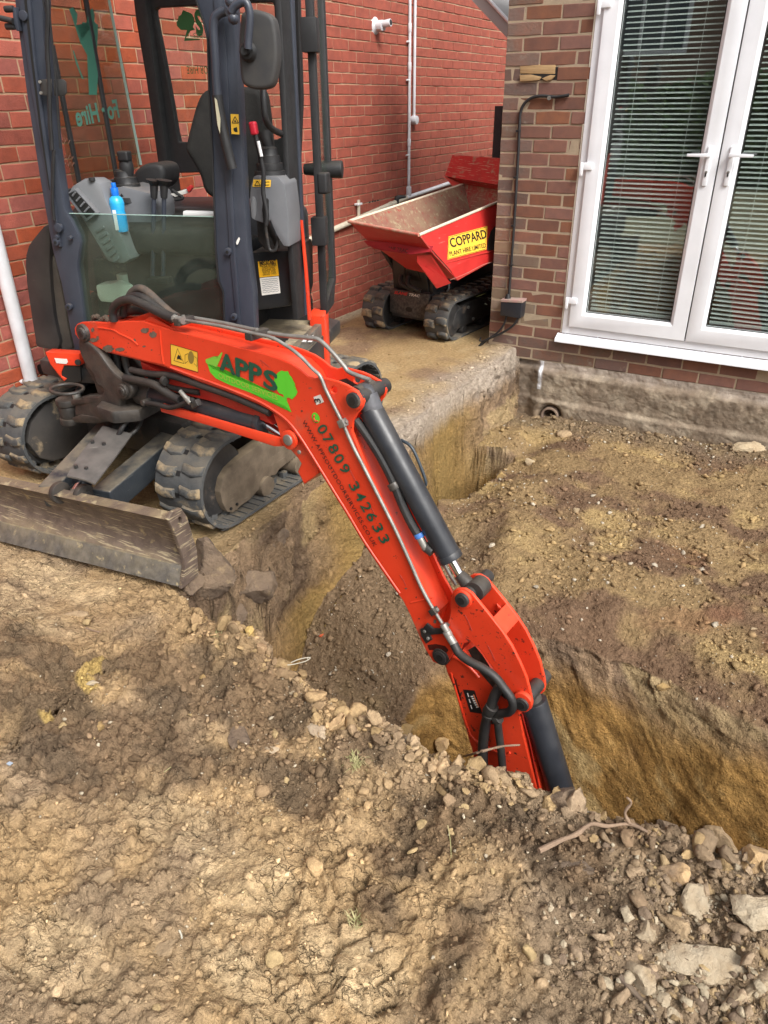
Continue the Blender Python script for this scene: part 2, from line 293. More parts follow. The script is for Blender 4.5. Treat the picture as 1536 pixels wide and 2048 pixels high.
def prism(name, pts, ext, m, parent=None, bev=0.0, smooth=False, seg=2, loc=None):
    bm = bmesh.new(); prism_bm(bm, pts, ext)
    bmesh.ops.recalc_face_normals(bm, faces=bm.faces)
    bevel_bm(bm, bev, seg)
    return bm_obj(name, bm, m, parent, smooth or bev > 0, loc)
def boxb(bm, c, ax, ay, az_, mtx=None):
    """box centred c with half-axis vectors"""
    c = V(c); ax = V(ax); ay = V(ay); az_ = V(az_)
    v = [bm.verts.new(c + ax * i + ay * j + az_ * k) for i in (-1, 1) for j in (-1, 1) for k in (-1, 1)]
    for q in ((0, 1, 3, 2), (4, 6, 7, 5), (0, 4, 5, 1), (2, 3, 7, 6), (0, 2, 6, 4), (1, 5, 7, 3)): bm.faces.new([v[i] for i in q])
def box(name, lo, hi, m, parent=None, bev=0.0, loc=None):
    bm = bmesh.new(); lo = np.minimum(lo, hi) if False else np.asarray(lo, float); hi = np.asarray(hi, float); c = (lo + hi) / 2; h = (hi - lo) / 2
    boxb(bm, c, (h[0], 0, 0), (0, h[1], 0), (0, 0, h[2])); bmesh.ops.recalc_face_normals(bm, faces=bm.faces); bevel_bm(bm, bev)
    return bm_obj(name, bm, m, parent, bev > 0, loc)
def frame_of(d):
    d = V(d).normalized(); a = Vector((0, 0, 1)) if abs(d.z) < .9 else Vector((1, 0, 0)); x = d.cross(a).normalized(); return x, d.cross(x).normalized()
def cylb(bm, a, b, r, r2=None, seg=20, cap=True):
    a = V(a); b = V(b); r2 = r if r2 is None else r2; x, y = frame_of(b - a)
    A = [bm.verts.new(a + (x * math.cos(t) + y * math.sin(t)) * r) for t in [2 * math.pi * i / seg for i in range(seg)]]
    B = [bm.verts.new(b + (x * math.cos(t) + y * math.sin(t)) * r2) for t in [2 * math.pi * i / seg for i in range(seg)]]
    for i in range(seg): bm.faces.new((A[i], A[(i + 1) % seg], B[(i + 1) % seg], B[i]))
    if cap: bm.faces.new(list(reversed(A))); bm.faces.new(B)
def cyl(name, a, b, r, m, parent=None, r2=None, seg=20, bev=0.0, loc=None):
    bm = bmesh.new(); cylb(bm, a, b, r, r2, seg); bmesh.ops.recalc_face_normals(bm, faces=bm.faces); bevel_bm(bm, bev, 2, 50); return bm_obj(name, bm, m, parent, True, loc)
def smooth_path(pts, k=6):
    P = [V(p) for p in pts]; out = []
    for i in range(len(P) - 1):
        p0 = P[max(i - 1, 0)]; p1 = P[i]; p2 = P[i + 1]; p3 = P[min(i + 2, len(P) - 1)]
        for j in range(k):
            t = j / k; out.append(0.5 * ((2 * p1) + (p2 - p0) * t + (2 * p0 - 5 * p1 + 4 * p2 - p3) * t * t + (3 * p1 - p0 - 3 * p2 + p3) * t ** 3))
    out.append(P[-1]); return out
def tubeb(bm, pts, r, seg=10, k=6, radii=None):
    P = smooth_path(pts, k) if k > 1 else [V(p) for p in pts]; n = len(P); rings = []; x = None
    for i, p in enumerate(P):
        d = (P[min(i + 1, n - 1)] - P[max(i - 1, 0)])
        if d.length < 1e-9: d = Vector((0, 0, 1))
        d.normalize()
        if x is None: x, _ = frame_of(d)
        x = (x - d * x.dot(d)); x = x.normalized() if x.length > 1e-6 else frame_of(d)[0]
        y = d.cross(x); rr = r if radii is None else radii(i / (n - 1))
        rings.append([bm.verts.new(p + (x * math.cos(t) + y * math.sin(t)) * rr) for t in [2 * math.pi * j / seg for j in range(seg)]])
    for A, B in zip(rings, rings[1:]):
        for i in range(seg): bm.faces.new((A[i], A[(i + 1) % seg], B[(i + 1) % seg], B[i]))
    bm.faces.new(list(reversed(rings[0]))); bm.faces.new(rings[-1])
def tube(name, pts, r, m, parent=None, seg=10, k=6, radii=None, loc=None):
    bm = bmesh.new(); tubeb(bm, pts, r, seg, k, radii); return bm_obj(name, bm, m, parent, True, loc)
def strip_obj(name, bmf, m, parent=None, smooth=False):
    bm = bmesh.new(); bmf(bm); return bm_obj(name, bm, m, parent, smooth)
def plate2d(name, outer, holes, to3d, nvec, t, m, parent=None, bev=0.003, loc=None):
    """a flat plate with holes: outlines in plane coords; curve fill, extruded t about its plane, bevelled"""
    cu = bpy.data.curves.new(name, 'CURVE'); cu.dimensions = '2D'; cu.fill_mode = 'BOTH'; cu.extrude = max(t / 2 - bev, 1e-4); cu.bevel_depth = bev; cu.bevel_resolution = 1; cu.offset = -bev
    for loop in [outer] + list(holes):
        sp = cu.splines.new('POLY'); sp.points.add(len(loop) - 1); sp.use_cyclic_u = True
        for i, q in enumerate(loop): sp.points[i].co = (q[0], q[1], 0, 1)
    o = bpy.data.objects.new('tmp', cu); COL.objects.link(o); dg = bpy.context.evaluated_depsgraph_get(); me = bpy.data.meshes.new_from_object(o.evaluated_get(dg))
    bpy.data.objects.remove(o); me.materials.clear(); me.transform(to3d)
    return link_me(name, me, m, parent, True, loc)
def text_mesh(txt, size=1.0, bold=0.0, ext=0.0, spacing=1.0, align='CENTER', shear=0.0):
    cu = bpy.data.curves.new('t', 'FONT'); cu.body = txt; cu.size = size; cu.offset = bold; cu.extrude = ext; cu.space_character = spacing; cu.align_x = align; cu.align_y = 'CENTER'; cu.shear = shear; cu.resolution_u = 3
    o = bpy.data.objects.new('tmp', cu); COL.objects.link(o); dg = bpy.context.evaluated_depsgraph_get(); me = bpy.data.meshes.new_from_object(o.evaluated_get(dg))
    bpy.data.objects.remove(o); me.materials.clear(); return me
def text_on(name, txt, p0, p1, hgt, nrm, m, parent, bold=0.0, up=1, spacing=1.0, stretch=True, lift=0.0015, shear=0.0):
    """lettering whose mid line runs from p0 to p1, cap height hgt, facing nrm"""
    me = text_mesh(txt, 1.0, bold, 0.0, spacing, shear=shear); n_ = len(me.vertices); co = np.empty(n_ * 3, np.float32); me.vertices.foreach_get('co', co); co = co.reshape(-1, 3)
    lo = co.min(0); hi = co.max(0); u = V(p1) - V(p0); L_ = u.length; u.normalize(); nv = V(nrm).normalized(); v = nv.cross(u).normalized() * up
    sx = L_ / (hi[0] - lo[0]) if stretch else hgt / (hi[1] - lo[1]); sy = hgt / (hi[1] - lo[1]); mid = (V(p0) + V(p1)) / 2 + nv * lift; cx = (lo[0] + hi[0]) / 2; cy = (lo[1] + hi[1]) / 2
    w_ = np.array([list(mid + u * float((c[0] - cx) * sx) + v * float((c[1] - cy) * sy)) for c in co], np.float32)
    me.vertices.foreach_set('co', w_.ravel()); me.update()
    return link_me(name, me, m, parent)
def poly_obj(name, pts, m, parent=None):
    bm = bmesh.new(); f = bm.faces.new([bm.verts.new(V(p)) for p in pts]); bmesh.ops.triangulate(bm, faces=[f]); return bm_obj(name, bm, m, parent)
# ================================================================== GROUND: one sheet with the dug trench
_rim = np.array([PZ(*p, .05)[:2] for p in [(330, 1175), (400, 1190), (450, 1262), (520, 1275), (590, 1340), (660, 1380), (760, 1430), (860, 1480), (960, 1530), (1050, 1545), (1180, 1603), (1280, 1642), (1400, 1668), (1536, 1702), (1700, 1760)]])
_rim = np.vstack([[-6.0, 1.56], [-1.9, 1.56], _rim[1:], [1.2, 1.50], [6, 1.6]])
_rim = _rim[np.argsort(_rim[:, 0])]
def Yn(x): return np.interp(x, _rim[:, 0], _rim[:, 1]) + 0.035 * fbm(x * 9, x * 0 + 3.3, 3, 5)
XW = -1.69
def ground_z(x, y, fine=True):
    # level the machine stands on (sloping down a little to the red wall)
    z0 = -0.10 * sstep(-2.95, -3.45, x) * sstep(3.2, 4.6, y) + 0.012 * fbm(x * 2.2, y * 2.2, 3, 1)
    z0 = z0 + 0.016 * np.exp(-((x + 1.82) / .10) ** 2) * sstep(2.2, 3.2, y) * (0.6 + fbm(x * 20, y * 20, 3, 8))
    # foreground spoil: gently heaped towards the rim
    yn = Yn(x); e = yn - y
    zn = 0.030 * sstep(0.55, 0.06, e) + 0.05 * fbm(x * 3.1, y * 3.1, 3, 21)
    zn = zn + 0.05 * np.exp(-((x + 1.28) / .16) ** 2 - ((y - 1.33) / .10) ** 2)
    z = np.where(y < 1.55, zn * sstep(-2.6, -1.5, x) + z0 * (1 - sstep(-2.6, -1.5, x)), z0)
    z = z - .045 * sstep(-1.35, -1.65, x) * sstep(1.0, 1.25, y) * (y < 1.56)
    # dug area: everything right of XW beyond the rim
    xw = XW + 0.05 * fbm(y * 5, x * 0 + z * 0, 3, 31) + 0.03 * fbm(y * 17, x * 0, 2, 33)
    zl = np.interp(np.where(y > 3.5, np.maximum(3.5, y - .40 * np.clip(x + 1.69, 0, .5)), y), [1.30, 1.6, 2.07, 2.3, 2.66, 3.1, 3.36, 3.50, 3.90, 3.955, 4.3, 4.9], [-.98, -.9, -.70, -.53, -.43, -.50, -.66, -.86, -.86, -.42, -.42, -.45])
    fy = y + 0.10 * fbm(x * 3.0, y * 3.0, 3, 41) + 0.05 * np.sin(x * 4.0)
    zr = np.interp(fy, [1.30, 2.04, 2.12, 2.24, 2.34, 2.42, 2.58, 2.9, 3.3, 4.3, 4.75], [-1.34, -1.30, -1.16, -.80, -.60, -.47, -.39, -.36, -.37, -.41, -.44])
    zr = zr - .075 * np.exp(-((x + 1.38) / .14) ** 2) * sstep(3.0, 3.3, y) * sstep(4.5, 4.3, y)
    xb = np.interp(y, [3.2, 3.45, 3.8, 4.2, 4.5], [-1.52, -1.45, -1.41, -1.38, -1.5]) + .05 * fbm(y * 8, x * 0, 2, 44)
    tb = sstep(xb - .07, xb + .02, x)
    ta = sstep(-1.10, -.84, x + 0.14 * fbm(y * 4, x * 4, 3, 47) + (y - 2.2) * .22)
    t = np.where(y > 3.25, tb, ta); t = np.where((y > 2.9) & (y <= 3.25), ta * (1 - sstep(2.9, 3.25, y)) + tb * sstep(2.9, 3.25, y), t)
    zd = zl * (1 - t) + zr * t
    # heap of loose soil in front of the foundation
    zd = zd + .07 * fbm(x * 1.7, y * 1.7, 3, 53) * sstep(2.3, 2.7, y) + 0.05 * np.exp(-((y - 4.62) / .16) ** 2) * sstep(-1.3, -.9, x) + 0.030 * fbm(x * 4, y * 4, 3, 51)
    side = sstep(xw - .03, xw + .045, x) * (1 - sstep(-yn - .02, -yn + .02, -y))
    z = z * (1 - side) + zd * side
    return z
def axis(segs):
    out = []
    for a, b, n in segs: out.append(np.linspace(a, b, n, endpoint=False))
    out.append([segs[-1][1]]); return np.concatenate(out)
gx = axis([(-3.6, -1.76, 150), (-1.77, -1.59, 130), (-1.60, .62, 400), (.62, 2.6, 60)])
NA, NB, NC, ND, NE = 270, 14, 30, 150, 330
rows_y = []
X2 = []
yn_ = Yn(gx)
def yrow(y0, y1, n): return [(y0 + (y1 - y0) * i / n) for i in range(n)]
for i in range(NA): rows_y.append(0.10 + (yn_ - .025 - 0.10) * (i / NA))
for i in range(NB): rows_y.append(yn_ - .025 + .05 * i / NB)
for i in range(NC): rows_y.append(yn_ + .025 + (1.98 - yn_ - .025) * i / NC)
for i in range(ND): rows_y.append(np.full_like(gx, 1.98 + .62 * i / ND))
for i in range(NE + 1): rows_y.append(np.full_like(gx, 2.6 + 2.3 * i / NE))
for i in range(1, 40): rows_y.append(np.full_like(gx, 4.9 + 4.5 * i / 39))
GY = np.array(rows_y); GX = np.broadcast_to(gx, GY.shape).copy(); GZ = ground_z(GX, GY)
Rn, Cn = GY.shape
# slope of the sheet -> normals for lumpy displacement
P3 = np.stack([GX, GY, GZ], -1)
du = np.gradient(P3, axis=1); dv = np.gradient(P3, axis=0); Nn = np.cross(du, dv); Nn /= (np.linalg.norm(Nn, axis=-1, keepdims=True) + 1e-9)
steep = 1 - np.clip(Nn[..., 2], 0, 1)
dug = ((GX > XW - .04) & (GY > Yn(GX) - .02)).astype(float)
def blobs(x, y, lst, z=.03):
    t = np.zeros(x.shape)
    for px_, py_, rx, ry in lst:
        c = PZ(px_, py_, z); t = np.maximum(t, np.exp(-(((x - c[0]) / rx) ** 2 + ((y - c[1]) / ry) ** 2)))
    return t
nz = fbm(GX * 6, GY * 6, 4, 61)
loam = blobs(GX, GY, [(60, 1400, .42, .13), (300, 1330, .35, .13), (480, 1400, .28, .13), (620, 1560, .16, .09), (330, 1470, .3, .08), (120, 1520, .22, .07), (860, 1620, .16, .10), (800, 1720, .09, .06), (1020, 1660, .2, .07), (930, 1880, .05, .09), (880, 1960, .04, .06), (60, 1290, .45, .08), (720, 1500, .14, .07), (960, 1620, .14, .06), (1300, 1700, .14, .05), (760, 1800, .08, .06), (1250, 1820, .10, .05), (1150, 1720, .14, .07), (560, 1250, .16, .09)])
loam = sstep(.22, .72, loam + 1.3 * nz + .5 * fbm(GX * 20, GY * 20, 3, 162))
pale = blobs(GX, GY, [(480, 1760, .16, .09), (360, 1640, .15, .06), (700, 1900, .13, .08), (120, 1900, .16, .07), (500, 1950, .16, .06), (100, 1130, .4, .09), (0, 1180, .4, .12)])
pale = sstep(.25, .7, pale + .7 * fbm(GX * 9, GY * 9, 3, 63))
near_m = (GY < Yn(GX)) & (GY < 1.56)
# ---- crusty plates pressed by the tracks (foreground), crumb elsewhere
wx = GX + .03 * fbm(GX * 8, GY * 8, 3, 71); wy = GY + .03 * fbm(GX * 8, GY * 8, 3, 72)
cr, sr = math.cos(.5), math.sin(.5); ux = (wx * cr + wy * sr); uy = (-wx * sr + wy * cr)
d1, d2, idv, cxx, cyy = worley(ux * 17, uy * 30, 3)
plate = (idv - .5) * .022 + (cxx * (idv - .5) + cyy * (_h(np.floor(idv * 997), np.floor(idv * 131), 0, 4) - .5)) * .034 - .014 * np.exp(-((d2 - d1) / .06) ** 2)
b1, b2, idb, bcx, bcy = worley(ux * 7 + 9, uy * 11, 23); plate = plate * .7 + (idb - .5) * .030 + bcy * .022 * (idb - .3) - .020 * np.exp(-((b2 - b1) / .035) ** 2) * (idb > .35)
e1, e2, idw, _, _ = worley(wx * 60, wy * 60, 7)
crumb = (idw - .3) * .006 * (1 - np.clip(e1 / .75, 0, 1))
g1, g2, idg, _, _ = worley(wx * 26, wy * 26, 9)
lump = np.clip(idg - .5, 0, 1) * .030 * np.clip(1 - g1 / .62 + .5 * fbm(wx * 90, wy * 90, 2, 66), 0, 1) ** .8
rib = np.sin((ux * 1.0 + .12 * fbm(GX * 4, GY * 4, 2, 77)) * 2 * math.pi / .085) * .006
pm = sstep(-.10, .06, fbm(GX * 3.2, GY * 3.2, 3, 81) + .30 * pale - .30 * loam - .25 * sstep(-.35, .05, GX))   # where plates rule
smoothm = sstep(.05, .25, fbm(GX * 2.3 + 5, GY * 2.3, 3, 90) + .35 * sstep(-1.5, -2.0, GX))
pm2 = pm * (1 - .75 * smoothm)
rough_ = .018 * fbm(GX * 60, GY * 60, 4, 183, .7) + .016 * np.abs(fbm(GX * 28, GY * 28, 5, 184, .65)) + .022 * (np.abs(fbm(GX * 12, GY * 12, 4, 185, .6)) - .08)
disp = np.where(near_m, pm2 * (plate * 1.0 + rib * .7) + (1 - pm) * (crumb * 1.6 + lump * 1.5 + rough_ * 1.4), 0)
disp = np.where(near_m, disp + .5 * rough_ * (1 - .7 * smoothm) + .008 * fbm(GX * 34, GY * 34, 5, 83, .62) + .006 * np.abs(fbm(GX * 15, GY * 15, 4, 88, .6)) + .050 * fbm(GX * 9, GY * 9, 4, 84) * (.55 + loam), disp)
# mound and fill: small stones and crumbs; clay faces: smeared with lumps at their top
q1, q2, idq, _, _ = worley(wx * 34, wy * 34, 15)
gravel = np.clip(idq - .5, 0, 1) * .020 * np.clip(1 - q1 / .5 + .4 * fbm(wx * 110, wy * 110, 2, 67), 0, 1) + np.clip(idw - .3, 0, 1) * .008 * np.clip(1 - e1 / .55, 0, 1)
flat_ = sstep(.55, .2, steep)
ux3 = GX * 7 + GZ * 3; uz3 = GZ * 7 - GY * 2
face = .055 * fbm(GX * 5.5 + GY * 5.5, GZ * 6.5, 4, 91) + .018 * fbm((GX + GY) * 22, GZ * 26, 4, 92)
upper = sstep(-.66, -.50, GZ + .20 * fbm(GX * 5 + GY * 5, GZ * 3, 3, 93))          # crumbly crust above the smooth clay
f1, f2, idf, fcx, fcy = worley((GX + GY) * 11 + 2 * fbm(GX * 8, GZ * 8, 2, 95), GZ * 13, 17)
chunk = (idf - .5) * .028 + .03 * np.abs(fbm((GX + GY) * 24, GZ * 24, 4, 194, .65)) + .03 * (fcx * (idf - .5)) - .012 * np.exp(-((f2 - f1) / .05) ** 2) * (idf > .4) + .030 * fbm((GX + GY * 1.3) * 14, GZ * 16, 5, 94, .62)
swing_a = (GX * math.cos(.55) + GZ * math.sin(.55)) ; arcs = np.sin(2 * math.pi * (np.hypot(GX + .4 * np.floor(GX * 1.7), GZ + .5) * 9)) * .003 + .006 * fbm((GX - GZ * .9) * 5, (GX + GZ * 1.4) * 38, 3, 97)
k1, k2, kid, kx, ky = worley(GX * 3.2 + GY * 2 + .6 * fbm(GX * 4, GZ * 4, 2, 191), GZ * 4.2 + GY, 193)
th_ = -.75 + (kid - .5) * 1.5; al_ = (GX + GY * .5) * np.cos(th_) + GZ * np.sin(th_); ac_ = -(GX + GY * .5) * np.sin(th_) + GZ * np.cos(th_)
stroke = fbm(al_ * 5 + kid * 30, ac_ * 75, 4, 195, .6)
arcs = stroke * .014 + (kid - .5) * .006
left_smooth = np.clip(np.exp(-((GY - 2.62) / .22) ** 2) + np.exp(-((GY - 3.62) / .30) ** 2) + np.exp(-((GY - 2.2) / .18) ** 2) * sstep(-.42, -.5, GZ), 0, 1) * (np.abs(GX - XW) < .12)
upx = np.where(np.abs(GX - XW) < .12, np.clip(1 - left_smooth * 1.1, 0, 1) * sstep(-.9, -.3, GZ), upper)
fdisp = upx * (chunk + face) + (1 - upx) * (arcs + face * .16)
disp = np.where(near_m, disp, dug * (flat_ * (rough_ * .45 + gravel * 1.3 + .016 * fbm(GX * 18, GY * 18, 4, 85) + .03 * fbm(GX * 6, GY * 6, 3, 86)) + (1 - flat_) * fdisp))
path_m = (~near_m) & (GX < XW - .02)
edge_m = sstep(-2.0, -1.72, GX + .2 * fbm(GX * 5, GY * 5, 2, 99)) * path_m
disp = np.where(path_m, .006 * fbm(GX * 16, GY * 16, 4, 87) + .3 * crumb * (.3 + nz) + edge_m * (gravel * .9) + .5 * gravel * sstep(-3.28, -3.42, GX), disp)
fade = 1 - .85 * np.exp(-((GZ - 0) ** 2) / .2) * 0
P3 = P3 + Nn * disp[..., None]
# ---- soil colours, with some shade painted into the cracks
def C(*c): return np.array(c, float)
tan = C(.45, .305, .160); tan2 = C(.60, .44, .255); brown = C(.200, .132, .078); dark = C(.125, .087, .056); sandy = C(.44, .305, .150); clay = C(.33, .19, .062); clay2 = C(.20, .110, .034); clay3 = C(.40, .29, .135); rubble = C(.42, .35, .28); mound_c = C(.295, .20, .10)
def mixa(a, b, t): return a * (1 - t[..., None]) + b * t[..., None]
ones = np.ones(GX.shape)
cn = mixa(tan * ones[..., None], C(.33, .235, .145), sstep(-.1, .2, fbm(GX * 4, GY * 4, 4, 101)))
cn = mixa(cn, tan2, pale * (.35 + 1.2 * np.clip(fbm(GX * 16, GY * 16, 4, 164) + .2, 0, 1))); rgt = sstep(-.42, -.1, GX + .5 * nz) ; cn = mixa(cn, C(.275, .20, .13), rgt * .85)
cn = mixa(cn, mixa(brown * ones[..., None], dark, sstep(-.1, .2, fbm(GX * 13, GY * 13, 3, 103))), loam * .88)
cn = cn * (1 + .26 * (idv - .5) * pm + .18 * (idb - .5))[..., None]
cn = mixa(cn, dark, np.clip(.75 * sstep(.12, .0, d2 - d1) * pm, 0, 1) * .5)  # painted shade: soil colour darkened along the plate cracks
cn = mixa(cn, C(.55, .38, .13), .8 * sstep(.45, .8, blobs(GX, GY, [(190, 1320, .05, .08), (180, 1365, .07, .03), (500, 1300, .03, .02), (90, 1420, .03, .02)]) + .8 * fbm(GX * 25, GY * 25, 3, 105)))
cm = mixa(mound_c * ones[..., None], C(.185, .115, .070), sstep(-.02, .16, fbm(GX * 3.5, GY * 3.5, 4, 107) + .25 * sstep(3.0, 2.4, GY)))
cm = mixa(cm, C(.235, .115, .065), .6 * sstep(.10, .22, fbm(GX * 4 + 7, GY * 4, 3, 187)) * sstep(-.6, .1, GX))
cm = mixa(cm, C(.40, .28, .13), sstep(.05, .3, fbm(GX * 3, GY * 5, 3, 109)))
cm = mixa(cm, C(.2, .15, .1), .6 * sstep(4.35, 4.6, GY))
cm = mixa(cm, C(.24, .17, .10), .6 * sstep(-.95, -1.2, GX) * sstep(3.2, 2.9, GY))
cf = mixa(clay * ones[..., None], clay2, sstep(-.1, .15, fbm((GX - GZ * .7) * 6, (GX + GZ * 1.5) * 22, 4, 111)))
cf = cf * (1 + .9 * stroke)[..., None]
cf = mixa(cf, clay3, .75 * sstep(.12, .3, fbm((GX - GZ) * 4, (GX + GZ * 1.2) * 9, 3, 113)))
crust = mixa(C(.30, .205, .125) * ones[..., None], C(.17, .115, .075), sstep(-.1, .12, fbm((GX + GY) * 8, GZ * 9, 4, 115)))
crust = mixa(crust, C(.42, .31, .16), .7 * sstep(.1, .25, fbm((GX + GY) * 5, GZ * 6, 3, 117)))
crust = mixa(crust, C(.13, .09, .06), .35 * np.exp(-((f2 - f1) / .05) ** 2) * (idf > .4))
cf = mixa(cf, crust, upx)
cf = mixa(cf, C(.30, .20, .075), left_smooth * .8)
cd_ = mixa(cf, cm, flat_)
grey_top = sstep(-.20, -.06, GZ + .08 * nz) * sstep(2.75, 3.1, GY + .2 * nz)
cd_ = mixa(cd_, rubble, np.clip(grey_top * (np.abs(GX - XW) < .25), 0, 1) * .9)
cp = mixa(sandy * ones[..., None], C(.30, .20, .12), sstep(0, .25, fbm(GX * 3, GY * 3, 4, 119)))
cp = mixa(cp, C(.50, .37, .20), .7 * sstep(.0, .25, fbm(GX * 7, GY * 5, 3, 121)))
cp = mixa(cp, rubble, np.clip(edge_m * sstep(2.7, 3.1, GY), 0, 1) * .85); cp = mixa(cp, C(.42, .36, .28), .6 * sstep(-3.2, -3.45, GX))
cp = mixa(cp, brown, np.clip(edge_m * sstep(2.7, 2.3, GY), 0, 1) * .6)
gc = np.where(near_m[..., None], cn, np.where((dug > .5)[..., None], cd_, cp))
idx = np.arange(Rn * Cn).reshape(Rn, Cn)
F = np.stack([idx[:-1, :-1], idx[:-1, 1:], idx[1:, 1:], idx[1:, :-1]], -1).reshape(-1, 4)
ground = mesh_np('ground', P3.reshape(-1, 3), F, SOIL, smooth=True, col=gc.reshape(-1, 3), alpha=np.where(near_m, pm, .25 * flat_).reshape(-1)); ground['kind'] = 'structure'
def gz_at(x, y):
    x = np.atleast_1d(np.asarray(x, float)); y = np.atleast_1d(np.asarray(y, float)); return ground_z(x, y)
def col_at(x, y):
    """soil colour of the sheet at x, y (nearest vertex)"""
    j = np.clip(np.searchsorted(gx, x), 0, Cn - 1)
    i = np.array([np.clip(np.searchsorted(GY[:, jj], yy), 0, Rn - 1) for jj, yy in zip(j, y)])
    return gc[i, j], P3[i, j], steep[i, j]
lawn = box('lawn', (-30, -30, -.5), (30, 0.12, -.06), mat('lawn_turf', (0.15, 0.135, 0.075), (0.22, 0.19, 0.11), 5, rough=.95, bump=.02, bs=30)); lawn['kind'] = 'structure'
yard = box('yard_soil', (2.55, .12, -.5), (30, 4.7, -.30), mat('yard_soil', (0.26, 0.18, 0.11), (0.2, 0.14, 0.09), 4, rough=.95, bump=.02, bs=30)); yard['kind'] = 'structure'

# ---- loose clods, crumbs and small stones (nobody could count them)
def ico(sub):
    bm = bmesh.new(); bmesh.ops.create_icosphere(bm, subdivisions=sub, radius=1.0); v = np.array([list(q.co) for q in bm.verts]); f = np.array([[q.index for q in t.verts] for t in bm.faces]); bm.free(); return v, f
def rock_base(sub, seed, flat=.7, ang=.35):
    v, f = ico(sub); r = np.random.default_rng(seed)
    for k in range(12):                       # chop flats
        d = r.normal(size=3); d /= np.linalg.norm(d); t = v @ d; lim = r.uniform(.3, .7); v = v - np.outer(np.clip(t - lim, 0, 9), d) * .95
    n = fbm(v[:, 0] * 2.3 + seed, v[:, 1] * 2.3 + v[:, 2] * 2.3, 3, seed) + .5 * fbm(v[:, 0] * 7 + seed, v[:, 1] * 7 + v[:, 2] * 6, 2, seed + 3); v = v * (1 + 1.1 * ang * n[:, None]); v[:, 2] *= flat; return v, f
def scatter(name, xs, ys, sizes, bases, m, colf=None, sink=.25, jitter=.18, kind='stuff'):
    cols, pos, st = col_at(xs, ys); V_ = []; F_ = []; Cc = []; off = 0; n = len(xs)
    which = rng.integers(0, len(bases), n)
    for b in range(len(bases)):
        ii = np.where(which == b)[0]
        if len(ii) == 0: continue
        bv, bf = bases[b]; k = len(ii)
        an = rng.uniform(0, 6.28, k); tl = rng.normal(0, .45, k); sc = sizes[ii][:, None] * rng.uniform(.6, 1.3, (k, 3))
        ca, sa = np.cos(an), np.sin(an); ct, st_ = np.cos(tl), np.sin(tl)
        v = bv[None] * sc[:, None, :]
        y = v[..., 1] * ct[:, None] - v[..., 2] * st_[:, None]; z = v[..., 1] * st_[:, None] + v[..., 2] * ct[:, None]; x = v[..., 0]
        X_ = x * ca[:, None] - y * sa[:, None]; Y_ = x * sa[:, None] + y * ca[:, None]
        p = pos[ii]; vv = np.stack([X_ + p[:, None, 0], Y_ + p[:, None, 1], z + p[:, None, 2] + (sizes[ii] * (.55 - sink))[:, None]], -1)
        V_.append(vv.reshape(-1, 3)); F_.append((bf[None] + (np.arange(k) * len(bv))[:, None, None] + off).reshape(-1, 3)); off += k * len(bv)
        c = cols[ii] * (1 + rng.normal(0, jitter, (k, 1))); c = colf(c, k) if colf else c
        Cc.append(np.repeat(np.clip(c, .02, .75), len(bv), 0))
    o = mesh_np(name, np.concatenate(V_), np.concatenate(F_), m, smooth=False, col=np.concatenate(Cc)); o['kind'] = kind; return o
B80 = [rock_base(2, s) for s in range(5)]; B20 = [rock_base(1, s + 20) for s in range(6)]
B320 = [rock_base(3, s + 40, .75, .32) for s in range(4)]
def in_near(n, bias=None):
    xs = rng.uniform(-2.7, .75, n * 3); ys = rng.uniform(.12, 1.5, n * 3); ok = ys < Yn(xs) - .01
    p = np.stack([xs, ys, ys * 0 + .05], -1) - CP; zc = p @ CF; sx_ = 768 + FOC * (p @ CR) / zc; sy_ = 1024 - FOC * (p @ CU) / zc
    ok &= (sx_ > -60) & (sx_ < 1600) & (sy_ < 2110); xs, ys = xs[ok], ys[ok]
    if bias is not None: k = rng.uniform(size=len(xs)) < bias(xs, ys); xs, ys = xs[k], ys[k]
    return xs[:n], ys[:n]
def bias_near(x, y):
    e = Yn(x) - y; return np.clip(.02 + .65 * sstep(.50, .02, e) * sstep(-1.5, -1.0, x) + .45 * sstep(-.35, .1, x) + 1.3 * np.clip(fbm(x * 3.2, y * 3.2, 3, 81) * -1, 0, 1), 0, 1)
xs, ys = in_near(36000, bias_near); s_ = .0013 + .0026 * rng.pareto(2.4, len(xs)); s_ = np.clip(s_, .0012, .011)
stone_mix = lambda c, k: np.where((rng.uniform(size=(k, 1)) < .08), np.array([[.52, .44, .32]]) * rng.uniform(.7, 1.1, (k, 1)), c)
o = scatter('soil_crumbs', xs, ys, s_, B20, SOILP, stone_mix)
xs, ys = in_near(3600, bias_near); s_ = np.clip(.0045 + .0055 * rng.pareto(2.6, len(xs)), .004, .026)
o = scatter('soil_clods', xs, ys, s_, B80, SOILP, lambda c, k: np.where((rng.uniform(size=(k, 1)) < .07), np.array([[.40, .29, .15]]), c), sink=.35)
# along the rim: a heaped band of lumps
n = 620; xs = rng.uniform(-1.5, .5, n); ys = Yn(xs) - np.abs(rng.normal(0, .05, n)) - .012; s_ = np.clip(.009 + .010 * rng.pareto(2.5, n), .008, .036)
scatter('rim_clods', xs, ys, s_, B320, SOILP, lambda c, k: np.where((rng.uniform(size=(k, 1)) < .30), np.array([[.34, .235, .12]]) * rng.uniform(.8, 1.2, (k, 1)), c), sink=.2)
